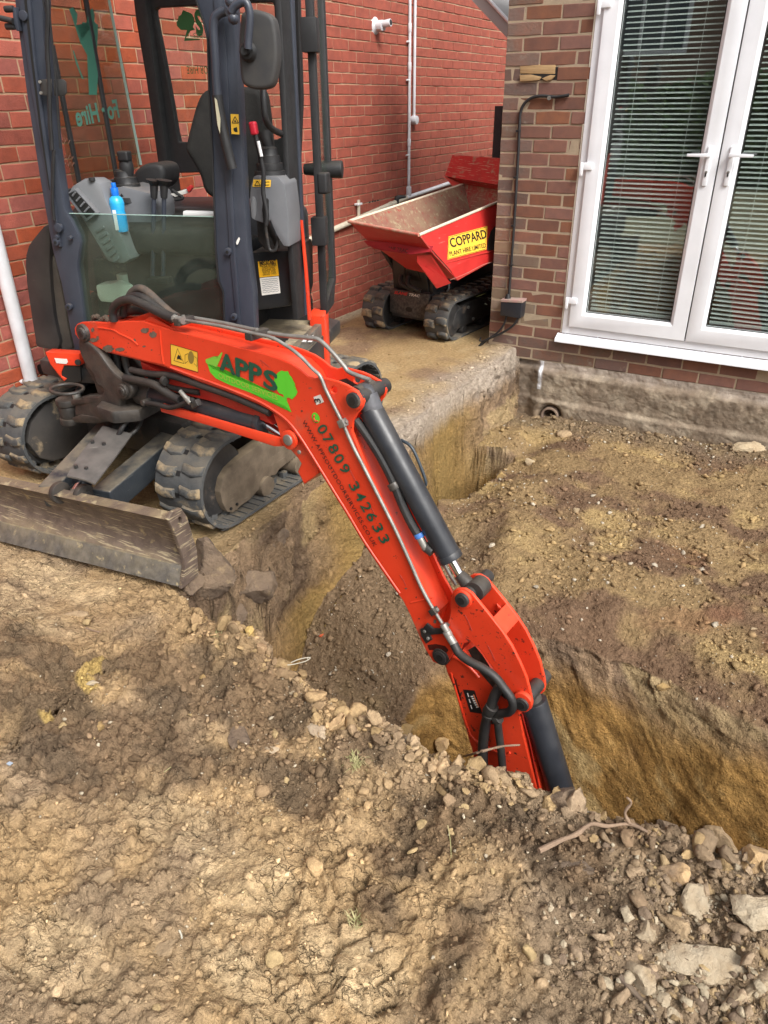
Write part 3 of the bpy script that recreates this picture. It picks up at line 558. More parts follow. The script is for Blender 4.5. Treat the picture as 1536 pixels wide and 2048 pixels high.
# mound, fill and path crumbs
n = 34000; xs = rng.uniform(-1.66, .9, n); ys = 1.9 + rng.uniform(0, 1, n) ** 1.1 * 2.85; cc, pp, st = col_at(xs, ys); ok = (st < .45); xs, ys = xs[ok], ys[ok]
k = rng.uniform(size=len(xs)) < np.clip(.35 + 1.6 * fbm(xs * 3, ys * 3, 3, 130) + .4 * sstep(-.9, -1.3, xs) * sstep(3.2, 2.6, ys) + .4 * sstep(4.2, 4.6, ys), .1, 1); xs, ys = xs[k], ys[k]
s_ = np.clip(.0028 + .0048 * rng.pareto(2.4, len(xs)), .0028, .024)
scatter('mound_gravel', xs, ys, s_, B20, SOILP, lambda c, k: np.where((rng.uniform(size=(k, 1)) < .10), np.array([[.5, .43, .33]]) * rng.uniform(.7, 1.1, (k, 1)), c), sink=.3)
n = 900; xs = rng.uniform(-1.64, .9, n); ys = rng.uniform(2.3, 4.74, n); cc, pp, st = col_at(xs, ys); ok = st < .4; xs, ys = xs[ok], ys[ok]
k = rng.uniform(size=len(xs)) < np.clip(.25 + .9 * sstep(4.3, 4.6, ys) + fbm(xs * 3, ys * 3, 3, 131), 0, 1); xs, ys = xs[k], ys[k]
scatter('mound_clods', xs, ys, np.clip(.010 + .008 * rng.pareto(2.5, len(xs)), .008, .042), B80, SOILP, sink=.35)
n = 5200; xs = np.where(rng.uniform(size=n) < .45, rng.normal(-1.80, .09, n), np.where(rng.uniform(size=n) < .4, rng.normal(-3.42, .05, n), rng.uniform(-3.4, -1.7, n))); ys = rng.uniform(1.6, 6.2, n)
ok = (xs < XW - .01) & (xs > -3.48); xs, ys = xs[ok], ys[ok]
scatter('path_gravel', xs, ys, np.clip(.002 + .004 * rng.pareto(2.6, len(xs)), .002, .016), B20, SOILP, lambda c, k: c * 1.05, sink=.3)

# broken stone and clay rubble round the big stones at the lower right
xs = []; ys = []
for (cx_, cy_, rr2, nn2) in ((1430, 1900, .11, 240), (1500, 1990, .09, 160), (1330, 1960, .07, 120), (1380, 1780, .08, 130), (1500, 1780, .06, 80), (1200, 1900, .09, 60)):
    c = PZ(cx_, cy_, .06); xs.append(c[0] + rng.normal(0, rr2, nn2)); ys.append(c[1] + rng.normal(0, rr2 * .6, nn2))
xs = np.concatenate(xs); ys = np.concatenate(ys); ok = ys < Yn(xs); xs, ys = xs[ok], ys[ok]
pal = np.array([[.40, .33, .23], [.33, .235, .13], [.30, .22, .145], [.20, .145, .10]])
scatter('broken_rubble', xs, ys, np.clip(.004 + .007 * rng.pareto(2.4, len(xs)), .004, .024), B80, SOILP, lambda c, k: pal[rng.integers(0, 4, k)] * rng.uniform(.8, 1.15, (k, 1)), sink=.3)
# ================================================================== RED BRICK WALL (left)
XR = -3.5; PITR = .0722; BLR = .2150
def brick_mesh(name, L_, Hh, D_, seed, ch=.0028):
    """one brick lying along +x, front face towards -y, origin at its centre"""
    r = np.random.default_rng(seed); v = []; j = lambda: r.normal(0, .0012)
    hx, hz = L_ / 2, Hh / 2
    ring = [(-hx, -hz), (0, -hz), (hx, -hz), (hx, hz), (0, hz), (-hx, hz)]
    jr = [(x + j(), z + j()) for x, z in ring]
    for x, z in jr: v.append((x * (1 - ch / hx), -D_ / 2 + r.normal(0, .0007), z * (1 - ch / hz)))
    for x, z in jr: v.append((x, -D_ / 2 + ch, z))
    for x, z in jr: v.append((x, D_ / 2, z))
    f = [(0, 1, 4, 5), (1, 2, 3, 4)]
    for a in range(6):
        b = (a + 1) % 6; f.append((a, a + 6, b + 6, b)); f.append((a + 6, a + 12, b + 12, b + 6))
    me = bpy.data.meshes.new(name); me.from_pydata(v, [], f); me.update(); return me
def lay_bricks(parent, name, spots, meshes, mats, rotz, limit, stuffname):
    """spots: (centre, length index, material index). The ones that show largest are parts, the rest one stuff part"""
    pl = wloc(parent)
    def size(sp): 
        p = np.array(sp[0]); x, y = pix(p); inside = -30 < x < 1566 and -30 < y < 2078; return (0 if inside else 10) + np.linalg.norm(p - CP)
    spots = sorted(spots, key=size); R = Matrix.Rotation(rotz, 4, 'Z'); cache = {}
    for c, li, mi in spots[:limit]:
        var = random.randrange(len(meshes[li])); key = (li, var, mi)
        if key not in cache: me = meshes[li][var].copy(); me.materials.clear(); me.materials.append(mats[mi]); cache[key] = me
        o = bpy.data.objects.new(name, cache[key]); COL.objects.link(o); o.parent = parent; o.location = V(c) - pl; o.rotation_euler = (random.gauss(0, .004), random.gauss(0, .004), rotz + random.gauss(0, .004))
    rest = spots[limit:]
    if rest:
        bm = bmesh.new()
        for c, li, mi in rest:
            me = meshes[li][random.randrange(len(meshes[li]))]; n0 = len(bm.verts); bm.from_mesh(me); bm.verts.ensure_lookup_table()
            T = Matrix.Translation(V(c)) @ R
            for v_ in bm.verts[n0:]: v_.co = T @ v_.co
        o = bm_obj(stuffname, bm, mats[rest[0][2]], parent); o['kind'] = 'stuff'
wall_red = empty('brick_wall', (XR, 4.5, -.1), 'long red painted brick side wall of the neighbouring house with pipes on it', 'wall')
ml = box('mortar_bed', (XR - .1, .4, -.4), (XR + .0135, 9.6, 2.75), MORTR, wall_red)
RB = [[brick_mesh('rb', BLR - .008, PITR - .0085, .03, s) for s in range(5)]]
spots = []
for k in range(-4, 38):
    z = 1.512 + (k - 18.5) * PITR - .0361
    off = (k % 2) * BLR / 2
    for q in range(0, 43):
        y = .5 + off + q * BLR; spots.append(((XR + .0035 + random.gauss(0, .0012), y, z), 0, 0))
lay_bricks(wall_red, 'brick', spots, RB, [REDB], math.pi / 2, 300, 'far_bricks')
# air brick
ab = PX(745, 405, XR); vb = empty('air_brick', (XR + .006, ab[1], ab[2]), 'old grey terracotta air brick set low in the red wall beside the skip', 'air brick')
box('block', (XR, ab[1] - .11, ab[2] - .075), (XR + .016, ab[1] + .11, ab[2] + .075), mat('terracotta_grey', (.25, .19, .13), (.32, .25, .17), 12, rough=.95, bump=.003, bs=60), vb, .004)
for i in range(2):
    for j in range(4): box('vent_slot', (XR + .012, ab[1] - .085 + j * .045, ab[2] - .045 + i * .05), (XR + .0175, ab[1] - .06 + j * .045, ab[2] - .015 + i * .05), INK, vb)

# ------------------------------------------------------------------ pipes on the red wall
def pipe_thing(name, label, pts, r, m, cat='pipe', group=None, k=1, loc=None):
    e = empty(name, pts[0] if loc is None else loc, label, cat, group); tube('pipe_run', pts, r, m, e, 16, k); return e
def clip_ring(parent, p, d, r, m, name='pipe_clip', h=.012):
    d = V(d).normalized(); cyl(name, V(p) - d * h, V(p) + d * h, r, m, parent, seg=18, bev=.002)
# big downpipe, left
dx = XR + .085
a = PX(30, 620, dx); b = PX(69, 800, dx); yy = (a[1] + b[1]) / 2
dp = empty('downpipe', (dx, yy, -.1), 'thick white plastic downpipe at the far left of the red wall', 'pipe')
cyl('pipe_run', (dx, yy, b[2] + .03), (dx, yy, 2.7), .0335, PVC, dp, seg=24)
c_ = PX(62, 765, dx); cyl('socket', (dx, yy, c_[2] - .028), (dx, yy, c_[2] + .012), .040, PVC, dp, seg=24, bev=.003)
cyl('socket_rim', (dx, yy, c_[2] + .004), (dx, yy, c_[2] + .016), .042, mat('grimy_seal', (.3, .28, .25), rough=.7), dp, seg=24)
cyl('lower_pipe', (dx, yy, -.14), (dx, yy, c_[2] - .02), .034, PVC, dp, seg=24)
cyl('wall_bracket', (dx, yy, c_[2] - .004), (XR, yy - .01, c_[2] - .004), .012, PVC, dp)
e1_ = PX(85, 737, XR + .05); e2_ = PX(112, 715, XR + .05)
ep = empty('waste_elbow', (XR, e2_[1], e2_[2]), 'short cream elbow pipe joining the wall behind the thick white downpipe', 'pipe')
tube('pipe_run', [e1_, e1_ + np.array([.0, .06, .004]), e2_ + np.array([-.01, .03, 0]), np.array([XR, e2_[1] + .06, e2_[2] + .06])], .021, CREAM, ep, 14, 4)
tube('seal', [e1_ - np.array([0, .012, 0]), e1_ + np.array([0, .014, 0])], .026, INK, ep, 14, 1)
# tall pipe pair
px_ = XR + .035
t0 = PX(818, 300, px_); yv = t0[1]; zb = PX(818, 385, px_)[2]
vp = empty('waste_pipe', (px_, yv, zb), 'thin white pipe running up the red wall full height above the skip', 'pipe')
cyl('pipe_run', (px_, yv, zb), (px_, yv, 2.72), .013, PVC, vp, seg=14)
for yy_ in (55, 133, 285): q = PX(818, yy_, px_); cyl('coupling', (px_, yv, q[2] - .03), (px_, yv, q[2] + .03), .0165, PVC, vp, seg=14, bev=.002); cyl('pipe_clip', (px_, yv + .01, q[2] - .1), (px_, yv - .05, q[2] - .1), .007, WHITE, vp, seg=8)
cyl('bottom_joint', (px_, yv, zb - .03), (px_, yv, zb + .05), .024, PVC, vp, seg=14, bev=.003)
q0 = PX(828, 235, px_); op = empty('overflow_pipe', (px_, q0[1], q0[2]), 'second shorter white pipe beside the thin tall one, ending in a round boss', 'pipe')
cyl('pipe_run', (px_, q0[1], q0[2]), (px_, q0[1], 2.72), .013, PVC, op, seg=14)
cyl('round_boss', (XR, q0[1] - .005, q0[2] - .02), (XR + .07, q0[1] - .005, q0[2] - .02), .035, PVC, op, seg=20, bev=.005)
# sloping waste
A_ = PX(640, 471, XR + .04); B_ = PX(812, 396, XR + .04); C_ = PX(876, 374, XR + .04)
sp = empty('sloping_pipe', A_, 'cream waste pipe sloping along the red wall from the cab down behind the skip', 'pipe')
dirp = (B_ - A_); tube('pipe_run', [A_ - dirp * .45, A_, B_], .023, CREAM, sp, 16, 1)
for t in (.08, .42, .8): q = A_ + dirp * t; clip_ring(sp, q, dirp, .027, CREAM)
tube('upper_run', [B_, C_, C_ + (C_ - B_) * 1.5], .018, PVC, sp, 14, 1)
bk = PX(795, 398, XR + .04); tube('black_elbow', [bk + np.array([0, -.02, -.10]), bk + np.array([.01, -.03, -.02]), bk + np.array([0, .0, .012]), B_], .02, BLACK, sp, 14, 5)
D_ = PX(717, 436, XR + .04); st_ = empty('stub_pipe', D_, 'short upright white stub pipe with a clip, rising from the sloping waste pipe', 'pipe')
cyl('pipe_run', D_ - np.array([0, 0, .06]), PX(717, 400, XR + .04), .014, CREAM, st_, seg=14)
zc_ = PX(717, 408, XR + .04); box('pipe_clip', zc_ - np.array([.018, .035, .008]), zc_ + np.array([.018, .035, .008]), WHITE, st_, .003)
# boiler flue
fl = PX(747, 52, XR); fe = empty('boiler_flue', fl, 'white round boiler flue terminal sticking out high on the red wall', 'flue')
bm = bmesh.new(); cylb(bm, fl, fl + np.array([.012, 0, 0]), .074, .070, 32); cylb(bm, fl + np.array([.012, 0, 0]), fl + np.array([.035, 0, 0]), .066, .040, 32); bm_obj('wall_flange', bm, PVC, fe, True)
fd = np.array([.9, -.43, .0]); cyl('outer_tube', fl + np.array([.03, 0, 0]), fl + np.array([.085, 0, 0]), .037, PVC, fe, seg=24)
cyl('nozzle', fl + np.array([.07, 0, .006]), fl + np.array([.155, .0, .016]), .026, PVC, fe, seg=24, bev=.003); cyl('nozzle_bore', fl + np.array([.1, 0, .012]), fl + np.array([.1565, .0, .0165]), .020, INK, fe, seg=20)
for i in range(6): cyl('guard_bar', fl + np.array([.088, -.03 + i * .012, -.032]), fl + np.array([.088, -.03 + i * .012, .0]), .0022, PVC, fe, seg=6)
for i in range(5): cyl('guard_bar', fl + np.array([.035 + i * .011, -.038, -.02]), fl + np.array([.035 + i * .011, .03, -.036]), .002, PVC, fe, seg=6)
# grey sloping barge board at top right, over the passage
bmY = 5.6
s1 = PY(968, -12, bmY); s2 = PY(1012, 36, bmY); s3 = PY(1012, 74, bmY); s4 = PY(930, -12, bmY)
bb = empty('barge_board', s1, 'grey sloping soffit board with a white edge, at the top between the two houses', 'soffit')
ext_ = (s2 - s1) * 1.5
prism('soffit_board', [s4 - ext_, s4 + (s3 - s4) * 1.0, s3 + ext_ * .5, s2 + ext_ * .5, s1 - ext_], (0, .5, 0), mat('soffit_grey', (.40, .39, .38), rough=.7), bb, .004)
tube('white_edge', [s1 - ext_ + np.array([0, -.012, .0]), s2 + ext_ * .5 + np.array([0, -.012, 0])], .012, UPVC, bb, 10, 1)
# dark post beyond
p1_ = PY(997, 212, 5.9); p2_ = PY(992, 330, 5.9)
pst = empty('gate_post', (p2_[0], 5.9, 0), 'slim dark post standing behind the skip against the pier edge', 'post'); box('post_body', (p1_[0] - .022, 5.88, -.05), (p1_[0] + .04, 5.93, p1_[2]), mat('dark_timber', (.03, .027, .027), (.045, .04, .04), 8, rough=.8), pst, .004)

# ================================================================== HOUSE WALL WITH THE GLASS DOORS (right)
YD = 4.8; XP = -1.925; XDL = -1.405; ZS = .155
PITD = .075; BLD = .2165
house = empty('house_wall', (0, YD, 0), 'brown brick corner pier and house wall around white glass doors above a rendered footing', 'house')
GB = [[brick_mesh('gb', L_ - .011, .064, .03, 60 + s + 10 * i, .003) for s in range(4)] for i, L_ in enumerate((BLD, BLD / 2, BLD * .75))]
spots = []; spots_low = []
for k in range(-1, 37):
    z = .02 + PITD * (k + .5)
    if k < 2: x1 = 3.0
    else: x1 = XDL + .02
    x = XP; first = BLD / 2 if k % 2 else BLD
    while x < x1 - .02:
        L_ = first; first = BLD
        if x + L_ > x1 and k >= 2: L_ = max(x1 - x, .05)
        li = 0 if L_ > BLD * .9 else (1 if L_ < BLD * .62 else 2)
        real = (BLD, BLD / 2, BLD * .75)[li]
        cx = x + real / 2
        if k >= 2 and x + real > x1 + .06: 
            if x1 - x < .06: break
            li = 1; cx = x1 - BLD / 4 + .0
            if cx - BLD / 4 < x - .03: break
        mi = 0
        if x < XP + .02 and k < 30: mi = 2
        if k < 2: mi = 2 if x < -1.0 and k < 1 else 0
        elif 2 <= k <= 9 and .05 < cx - XP < .40 and random.random() < .62: mi = 1
        if not (k == 21 and XP + .10 < cx < XP + .36): spots.append(((cx, YD + .0115 + random.gauss(0, .0015), z), li, mi))
        x += L_
    # return face of the pier (not seen from the front)
for k in range(-1, 37):
    z = .02 + PITD * (k + .5)
    for q in range(3): spots.append(((XP + .013, YD + .16 + q * BLD + (k % 2) * .108, z), 0, 3))
pier_side = [s for s in spots if s[2] == 3]; spots = [s for s in spots if s[2] != 3]
lay_bricks(house, 'brick', spots, GB, [BRNB, GRYB, DRKB], 0.0, 300, 'far_bricks')
lay_bricks(house, 'side_brick', [(c, l, 0) for c, l, mm in pier_side], GB, [DRKB], -math.pi / 2, 0, 'pier_side_bricks')
box('mortar_bed', (XP + .006, YD - .0008, -.06), (XDL + .02, YD + .3, 2.8), MORT, house)
box('mortar_bed_low', (XDL + .021, YD - .0006, -.062), (3.0, YD + .3, ZS - .01), MORT, house)
box('inner_pier', (XP + .02, YD + .0105, -.061), (XP + .3, YD + 2.2, 2.79), DRKB, house)
# timber packing in the missing brick
tp = PY(1075, 145, YD); tw = empty('timber_packer', tp, 'bare timber block wedged where a brick is missing high on the pier', 'timber block')
pts = [PY(*p, YD - .004) for p in [(1040, 129), (1111, 129), (1110, 148), (1040, 147)]]; prism('block', pts, (0, .05, 0), WOOD, tw, .003)
pts = [PY(*p, YD - .016) for p in [(1039, 150), (1060, 149), (1082, 154), (1078, 160), (1060, 162), (1040, 163)]]; prism('wedge', pts, (0, .06, 0), WOOD, tw, .003)
pts = [PY(*p, YD - .016) for p in [(1083, 157), (1100, 150), (1110, 151), (1103, 159), (1092, 162)]]; prism('wedge', pts, (0, .06, 0), WOOD, tw, .003)
box('cavity', (XP + .105, YD - .0020, 1.602), (XP + .335, YD + .02, 1.666), INK, house)
# foundation: rough render with a lumpy face, down into the dug soil
nx_, nz_ = 620, 130
xs_ = np.linspace(XP - .02, 2.9, nx_); zs_ = np.linspace(-.75, -.052, nz_); Xf, Zf = np.meshgrid(xs_, zs_)
Yf = YD - .012 - .035 * sstep(-.09, -.13, Zf + .02 * fbm(Xf * 6, Xf * 0, 3, 201)) + .022 * fbm(Xf * 3.5, Zf * 5, 4, 202) + .014 * fbm(Xf * 24, Zf * 24, 5, 203, .62) - .02 * sstep(-.30, -.33, Zf + .02 * fbm(Xf * 5, Xf * 0, 2, 205)) + .05 * sstep(-1.5, -1.62, Xf)
gd1, gd2, gi, _, _ = worley(Xf * 2.2, Zf * 3.2 + 4, 208); Yf = Yf + .003 * np.exp(-((gd2 - gd1) / .02) ** 2) + .010 * np.abs(fbm(Xf * 12, Zf * 14, 5, 215, .65))
dpx = PY(1101, 830, YD - .03); Yf = Yf + .10 * np.exp(-(((Xf - dpx[0]) ** 2 + (Zf - dpx[2]) ** 2) / .075 ** 2) ** 2)
Pf = np.stack([Xf, Yf, Zf], -1).reshape(-1, 3); ii = np.arange(nx_ * nz_).reshape(nz_, nx_)
Ff = np.stack([ii[:-1, :-1], ii[:-1, 1:], ii[1:, 1:], ii[1:, :-1]], -1).reshape(-1, 4)
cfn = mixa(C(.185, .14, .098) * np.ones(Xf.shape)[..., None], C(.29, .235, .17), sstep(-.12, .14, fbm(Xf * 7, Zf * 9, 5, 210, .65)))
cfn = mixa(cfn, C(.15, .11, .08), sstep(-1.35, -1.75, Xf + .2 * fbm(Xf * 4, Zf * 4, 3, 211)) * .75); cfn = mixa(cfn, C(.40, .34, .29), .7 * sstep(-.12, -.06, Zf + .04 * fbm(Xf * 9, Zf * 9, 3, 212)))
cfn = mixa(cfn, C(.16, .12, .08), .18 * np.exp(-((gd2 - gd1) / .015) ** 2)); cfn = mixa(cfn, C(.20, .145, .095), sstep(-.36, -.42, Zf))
chm = np.clip(1 - np.abs(Xf - (PY(1083, 748, YD)[0] + .012 * (Zf + .2) * 0)) / .011, 0, 1) * (Zf < PY(1083, 718, YD - .03)[2]) * (Zf > PY(1078, 778, YD - .03)[2])
xc = np.interp(Zf, [PY(1078, 778, YD - .04)[2], PY(1083, 716, YD - .04)[2]], [PY(1078, 778, YD - .04)[0], PY(1083, 716, YD - .04)[0]])
inz = (Zf < PY(1083, 716, YD - .04)[2]) & (Zf > PY(1078, 778, YD - .04)[2])
cfn = mixa(cfn, C(.80, .82, .86), np.clip((1.7 - np.abs(Xf - xc) / .010), 0, 1) * inz * (.75 + .25 * (fbm(Xf * 60, Zf * 30, 2, 214) > -.12)))
mesh_np('foundation', Pf, Ff, mat('foundation_soil', (.3, .2, .1), attr='col', ns=22, rough=.95, bump=.006, bs=60, bump2=.005, bs2=18), house, smooth=True, col=cfn.reshape(-1, 3))
# left side of the footing, by the path
box('footing_side', (XP - .0, YD - .0, -.8), (XP + .05, YD + 2.2, -.062), CONC, house)
# clay drain pipe in the footing
dpt = empty('drain_pipe', dpx, 'open end of an old round clay drain pipe sticking out of the footing', 'drain pipe')
bm = bmesh.new(); ax0 = V(dpx + np.array([0, -.035, 0])); N_ = 36
ringf = lambda y, r: [bm.verts.new((dpx[0] + r * math.cos(t), y, dpx[2] + r * math.sin(t))) for t in [2 * math.pi * i / N_ for i in range(N_)]]
rs = [ringf(YD + .25, .060), ringf(YD - .055, .062), ringf(YD - .060, .060), ringf(YD - .060, .050), ringf(YD - .055, .048), ringf(YD + .25, .046)]
for A2, B2 in zip(rs, rs[1:]):
    for i in range(N_): bm.faces.new((A2[i], A2[(i + 1) % N_], B2[(i + 1) % N_], B2[i]))
bm_obj('pipe_wall', bm, CLAYPIPE, dpt, True)
bm = bmesh.new(); cylb(bm, (dpx[0], YD + .12, dpx[2]), (dpx[0], YD + .13, dpx[2]), .05); bm_obj('pipe_dark_inside', bm, INK, dpt)
bm = bmesh.new(); bmesh.ops.create_icosphere(bm, subdivisions=3, radius=.04, matrix=Matrix.Translation((dpx[0], YD - .01, dpx[2] - .035)) @ Matrix.Diagonal((1.1, 1.6, .5, 1))); bm_obj('silt', bm, mat('silt', (.2, .15, .09), (.12, .09, .06), 30, rough=.95, bump=.01, bs=60), dpt, True)

# ------------------------------------------------------------------ black cable, box and cleats on the pier
yc = YD - .018
def cp_(x, y): return PY(x, y, yc)
cab_ = empty('black_cable', cp_(1020, 590), 'thick black cable curving down the brick pier from a hole beside the doors', 'cable')
tube('cable', [cp_(*p) for p in [(1138, 190), (1128, 192), (1110, 194), (1085, 192), (1065, 195), (1049, 207), (1041, 225), (1039, 250), (1037, 300), (1034, 350), (1030, 420), (1026, 480), (1022, 530), (1018, 590)]], .0088, BLACK, cab_, 12, 5)
cyl('cleat', cp_(1099, 196), cp_(1099, 196) + np.array([0, -.012, 0]), .011, STEEL, cab_, seg=12)
for yy_ in (262, 355, 452, 530): q = PY(1037 - (yy_ - 262) * .055, yy_, yc); box('cable_clip', q - np.array([.014, .010, .006]), q + np.array([.012, .012, .006]), BLACK, cab_, .002)
jb = empty('junction_box', cp_(1025, 615), 'black square junction box fixed low on the brick pier', 'junction box')
f0 = YD - .085
pts = [PY(*p, f0) for p in [(1002, 600), (1044, 602), (1040, 637), (1000, 631)]]; prism('box_body', pts, (0, .085, 0), mat('box_black', (.012, .014, .02), (.02, .022, .028), 9, rough=.4, dust=.3, chip=.7, chipc=(.5, .48, .4)), jb, .004)
pts = [PY(*p, f0 - .004) for p in [(1001, 599), (1045, 601), (1044.6, 606), (1001, 604)]]; prism('box_lid', pts, (0, .08, 0), mat('pink_dust', (.35, .2, .18), (.3, .25, .2), 30, rough=.9), jb, .002)
bm = bmesh.new(); q = PY(1016, 592, YD - .045); cylb(bm, q + np.array([0, 0, -.02]), q + np.array([0, 0, .012]), .022, .013, 16); bm_obj('cable_gland', bm, BLACK, jb, True)
lc = empty('loose_cables', PY(985, 680, YD - .05), 'loose black cable ends trailing from the junction box over the pier foot', 'cable')
yq = YD - .06
tube('cable', [PY(*p, yq) for p in [(1013, 632), (1008, 648), (995, 665), (975, 680), (962, 690), (957, 696)]], .007, BLACK, lc, 10, 5)
tube('cable', [PY(*p, yq - .01) for p in [(1038, 634), (1025, 652), (1000, 668), (980, 676), (965, 685), (955, 697)]], .008, BLACK, lc, 10, 5)
tube('cable', [PY(*p, yq - .02) for p in [(985, 672), (972, 680), (960, 682), (962, 675)]], .005, BLACK, lc, 8, 4)

# ------------------------------------------------------------------ WHITE GLASS DOORS
yF = YD - .012      # face of the fixed frame
door = empty('patio_doors', (XDL + .77, YD, ZS), 'pair of white plastic framed glass doors, closed, with lever handles and slatted blinds inside', 'door')
def yrect(lo, hi, y0, y1, bev=.004): return lo, hi
ZT = 2.45; XM = -.635; XRt = .135
box('fixed_frame', (XDL, yF, ZS), (XDL + .052, yF + .07, ZT), UPVC, door, .004)
box('fixed_frame', (XRt, yF, ZS), (XRt + .052, yF + .07, ZT), UPVC, door, .004)
box('threshold', (XDL + .0525, yF + .001, ZS), (XRt - .0005, yF + .0695, ZS + .05), UPVC, door, .004)
def leaf_(x0, x1, nm):
    y0 = yF - .018; w_ = .098; z0 = ZS + .052
    bm = bmesh.new()
    # mitred ring with stepped profile
    prof = [(0, .02), (0, 0), (.078, 0), (w_, .016), (w_, .05)]
    loops = []
    for off, dep in prof:
        loops.append([bm.verts.new((x0 + off, y0 + dep, z0 + off)), bm.verts.new((x1 - off, y0 + dep, z0 + off)), bm.verts.new((x1 - off, y0 + dep, ZT - off)), bm.verts.new((x0 + off, y0 + dep, ZT - off))])
    for A2, B2 in zip(loops, loops[1:]):
        for i in range(4): bm.faces.new((A2[i], A2[(i + 1) % 4], B2[(i + 1) % 4], B2[i]))
    bmesh.ops.recalc_face_normals(bm, faces=bm.faces); bevel_bm(bm, .003, 2, 25)
    f = bm_obj('door_leaf_frame', bm, UPVC, door, True)
    g = box('glass_pane', (x0 + w_ - .002, y0 + .022, z0 + w_ - .002), (x1 - w_ + .002, y0 + .046, ZT - w_ + .002), GLASSD, f)
    for a_, b_ in (((x0 + w_ - .001, y0 + .0165, z0 + w_ - .001), (x0 + w_ + .004, y0 + .0215, ZT - w_)), ((x1 - w_ - .004, y0 + .0165, z0 + w_ - .001), (x1 - w_ + .001, y0 + .0215, ZT - w_)), ((x0 + w_ + .0045, y0 + .0165, z0 + w_ - .001), (x1 - w_ - .0045, y0 + .0215, z0 + w_ + .004))):
        box('rubber_seal', a_, b_, INK, f)
    return f
LA = leaf_(XDL + .046, XM - .004, 'a'); LB = leaf_(XM + .004, XRt + .006, 'b')
box('meeting_stile_gap', (XM - .0035, yF - .008, ZS + .06), (XM + .0035, yF + .04, ZT), mat('door_gap', (.12, .12, .12), rough=.8), door)
# hinges
for (hx, hy) in ((1190, 333), (1158, 603), (1222, 6)):
    q = PY(hx, hy, yF - .02); h_ = box('hinge', (XDL + .012, yF - .030, q[2] - .020), (XDL + .085, yF - .0185, q[2] + .020), UPVC, door, .006)
    box('hinge_barrel', (XDL + .010, yF - .034, q[2] - .052), (XDL + .030, yF - .0185, q[2] + .018), UPVC, h_, .006)
# handles
for (hx, z_, s) in ((1419, 0, -1), (1464, 0, 1)):
    q = PY(hx, 310, yF - .02); xh = q[0]; zt = PY(hx, 292, yF - .02)[2]; zb_ = PY(hx - 10, 372, yF - .02)[2]; leaf = LA if s < 0 else LB
    hp = box('handle_plate', (xh - .013, yF - .030, zb_), (xh + .013, yF - .0182, zt), UPVC, leaf, .006)
    cyl('handle_neck', (xh, yF - .028, q[2]), (xh, yF - .058, q[2]), .010, UPVC, leaf, seg=14)
    prism('lever_handle', [(xh - s * .012, yF - .062, q[2] - .010), (xh + s * .11, yF - .062, q[2] - .008), (xh + s * .113, yF - .062, q[2] + .006), (xh - s * .012, yF - .062, q[2] + .010)], (0, .012, 0), UPVC, leaf, .004)
    zk = PY(hx - 8, 347, yF - .03)[2]; cyl('keyhole', (xh, yF - .029, zk + .006), (xh, yF - .0335, zk + .006), .0075, STEEL, leaf, seg=14); box('key_slot', (xh - .0035, yF - .0335, zk - .016), (xh + .0035, yF - .029, zk + .004), INK, leaf)
# sill
bm = bmesh.new(); prf = [(-.062, .104), (-.062, .117), (-.056, .126), (.0, .152), (.05, .152), (.05, .110), (.0, .104)]
SL = XDL - .028; A2 = [bm.verts.new((SL, YD + y, z)) for y, z in prf]; B2 = [bm.verts.new((XRt + .3, YD + y, z)) for y, z in prf]; bm.faces.new(list(reversed(A2))); bm.faces.new(B2)
for i in range(len(prf)): bm.faces.new((A2[i], A2[(i + 1) % 7], B2[(i + 1) % 7], B2[i]))
bevel_bm(bm, .003); bm_obj('sill', bm, UPVC, door, True)
# sealant bead
box('sealant_bead', (XDL - .012, YD - .006, ZS + .0), (XDL - .0005, YD + .012, ZT), mat('sealant', (.66, .60, .50), (.55, .48, .38), 30, rough=.8, bump=.003, bs=60), door, .003)
# blinds behind the panes
slat_me = None
for bi, (x0, x1, lab) in enumerate(((XDL + .155, XM - .108, 'white venetian blind lowered behind the left door pane'), (XM + .108, XRt - .1, 'white venetian blind lowered behind the right door pane'))):
    bl = empty('venetian_blind', ((x0 + x1) / 2, YD + .056, ZS + .16), lab, 'blind', 'slatted blinds behind the glass doors')
    bm = bmesh.new(); L2 = (x1 - x0) / 2
    for q in range(5): pass
    tilt = rad(20); ch = .0125; prof2 = [(-ch, -.0015), (-ch * .5, .0008), (0, .0015), (ch * .5, .0008), (ch, -.0015)]
    a3 = [bm.verts.new((-L2, y * math.cos(tilt) - z * math.sin(tilt), y * math.sin(tilt) + z * math.cos(tilt))) for y, z in prof2]; b3 = [bm.verts.new((L2, y * math.cos(tilt) - z * math.sin(tilt), y * math.sin(tilt) + z * math.cos(tilt))) for y, z in prof2]
    for i in range(4): bm.faces.new((a3[i], a3[i + 1], b3[i + 1], b3[i]))
    me = bpy.data.meshes.new('slat'); bm.to_mesh(me); bm.free(); me.materials.append(BLINDM)
    nsl = 84
    for i in range(nsl):
        o = bpy.data.objects.new('slat', me); COL.objects.link(o); o.parent = bl; o.location = (0, 0, .03 + i * .0258); o.rotation_euler = (random.gauss(0, .03), random.gauss(0, .0015) + (.010 if (bi == 1 and i < 6) else 0), 0)
    for fx in (-.62, .0 if False else .62):
        box('ladder_cord', ((x0 + x1) / 2 + fx * L2 - .0012, YD + .040, ZS + .17), ((x0 + x1) / 2 + fx * L2 + .0012, YD + .0415, ZT), BLINDM, bl)
    box('bottom_rail', (x0, YD + .045, ZS + .155), (x1, YD + .069, ZS + .172), BLINDM, bl, .003)
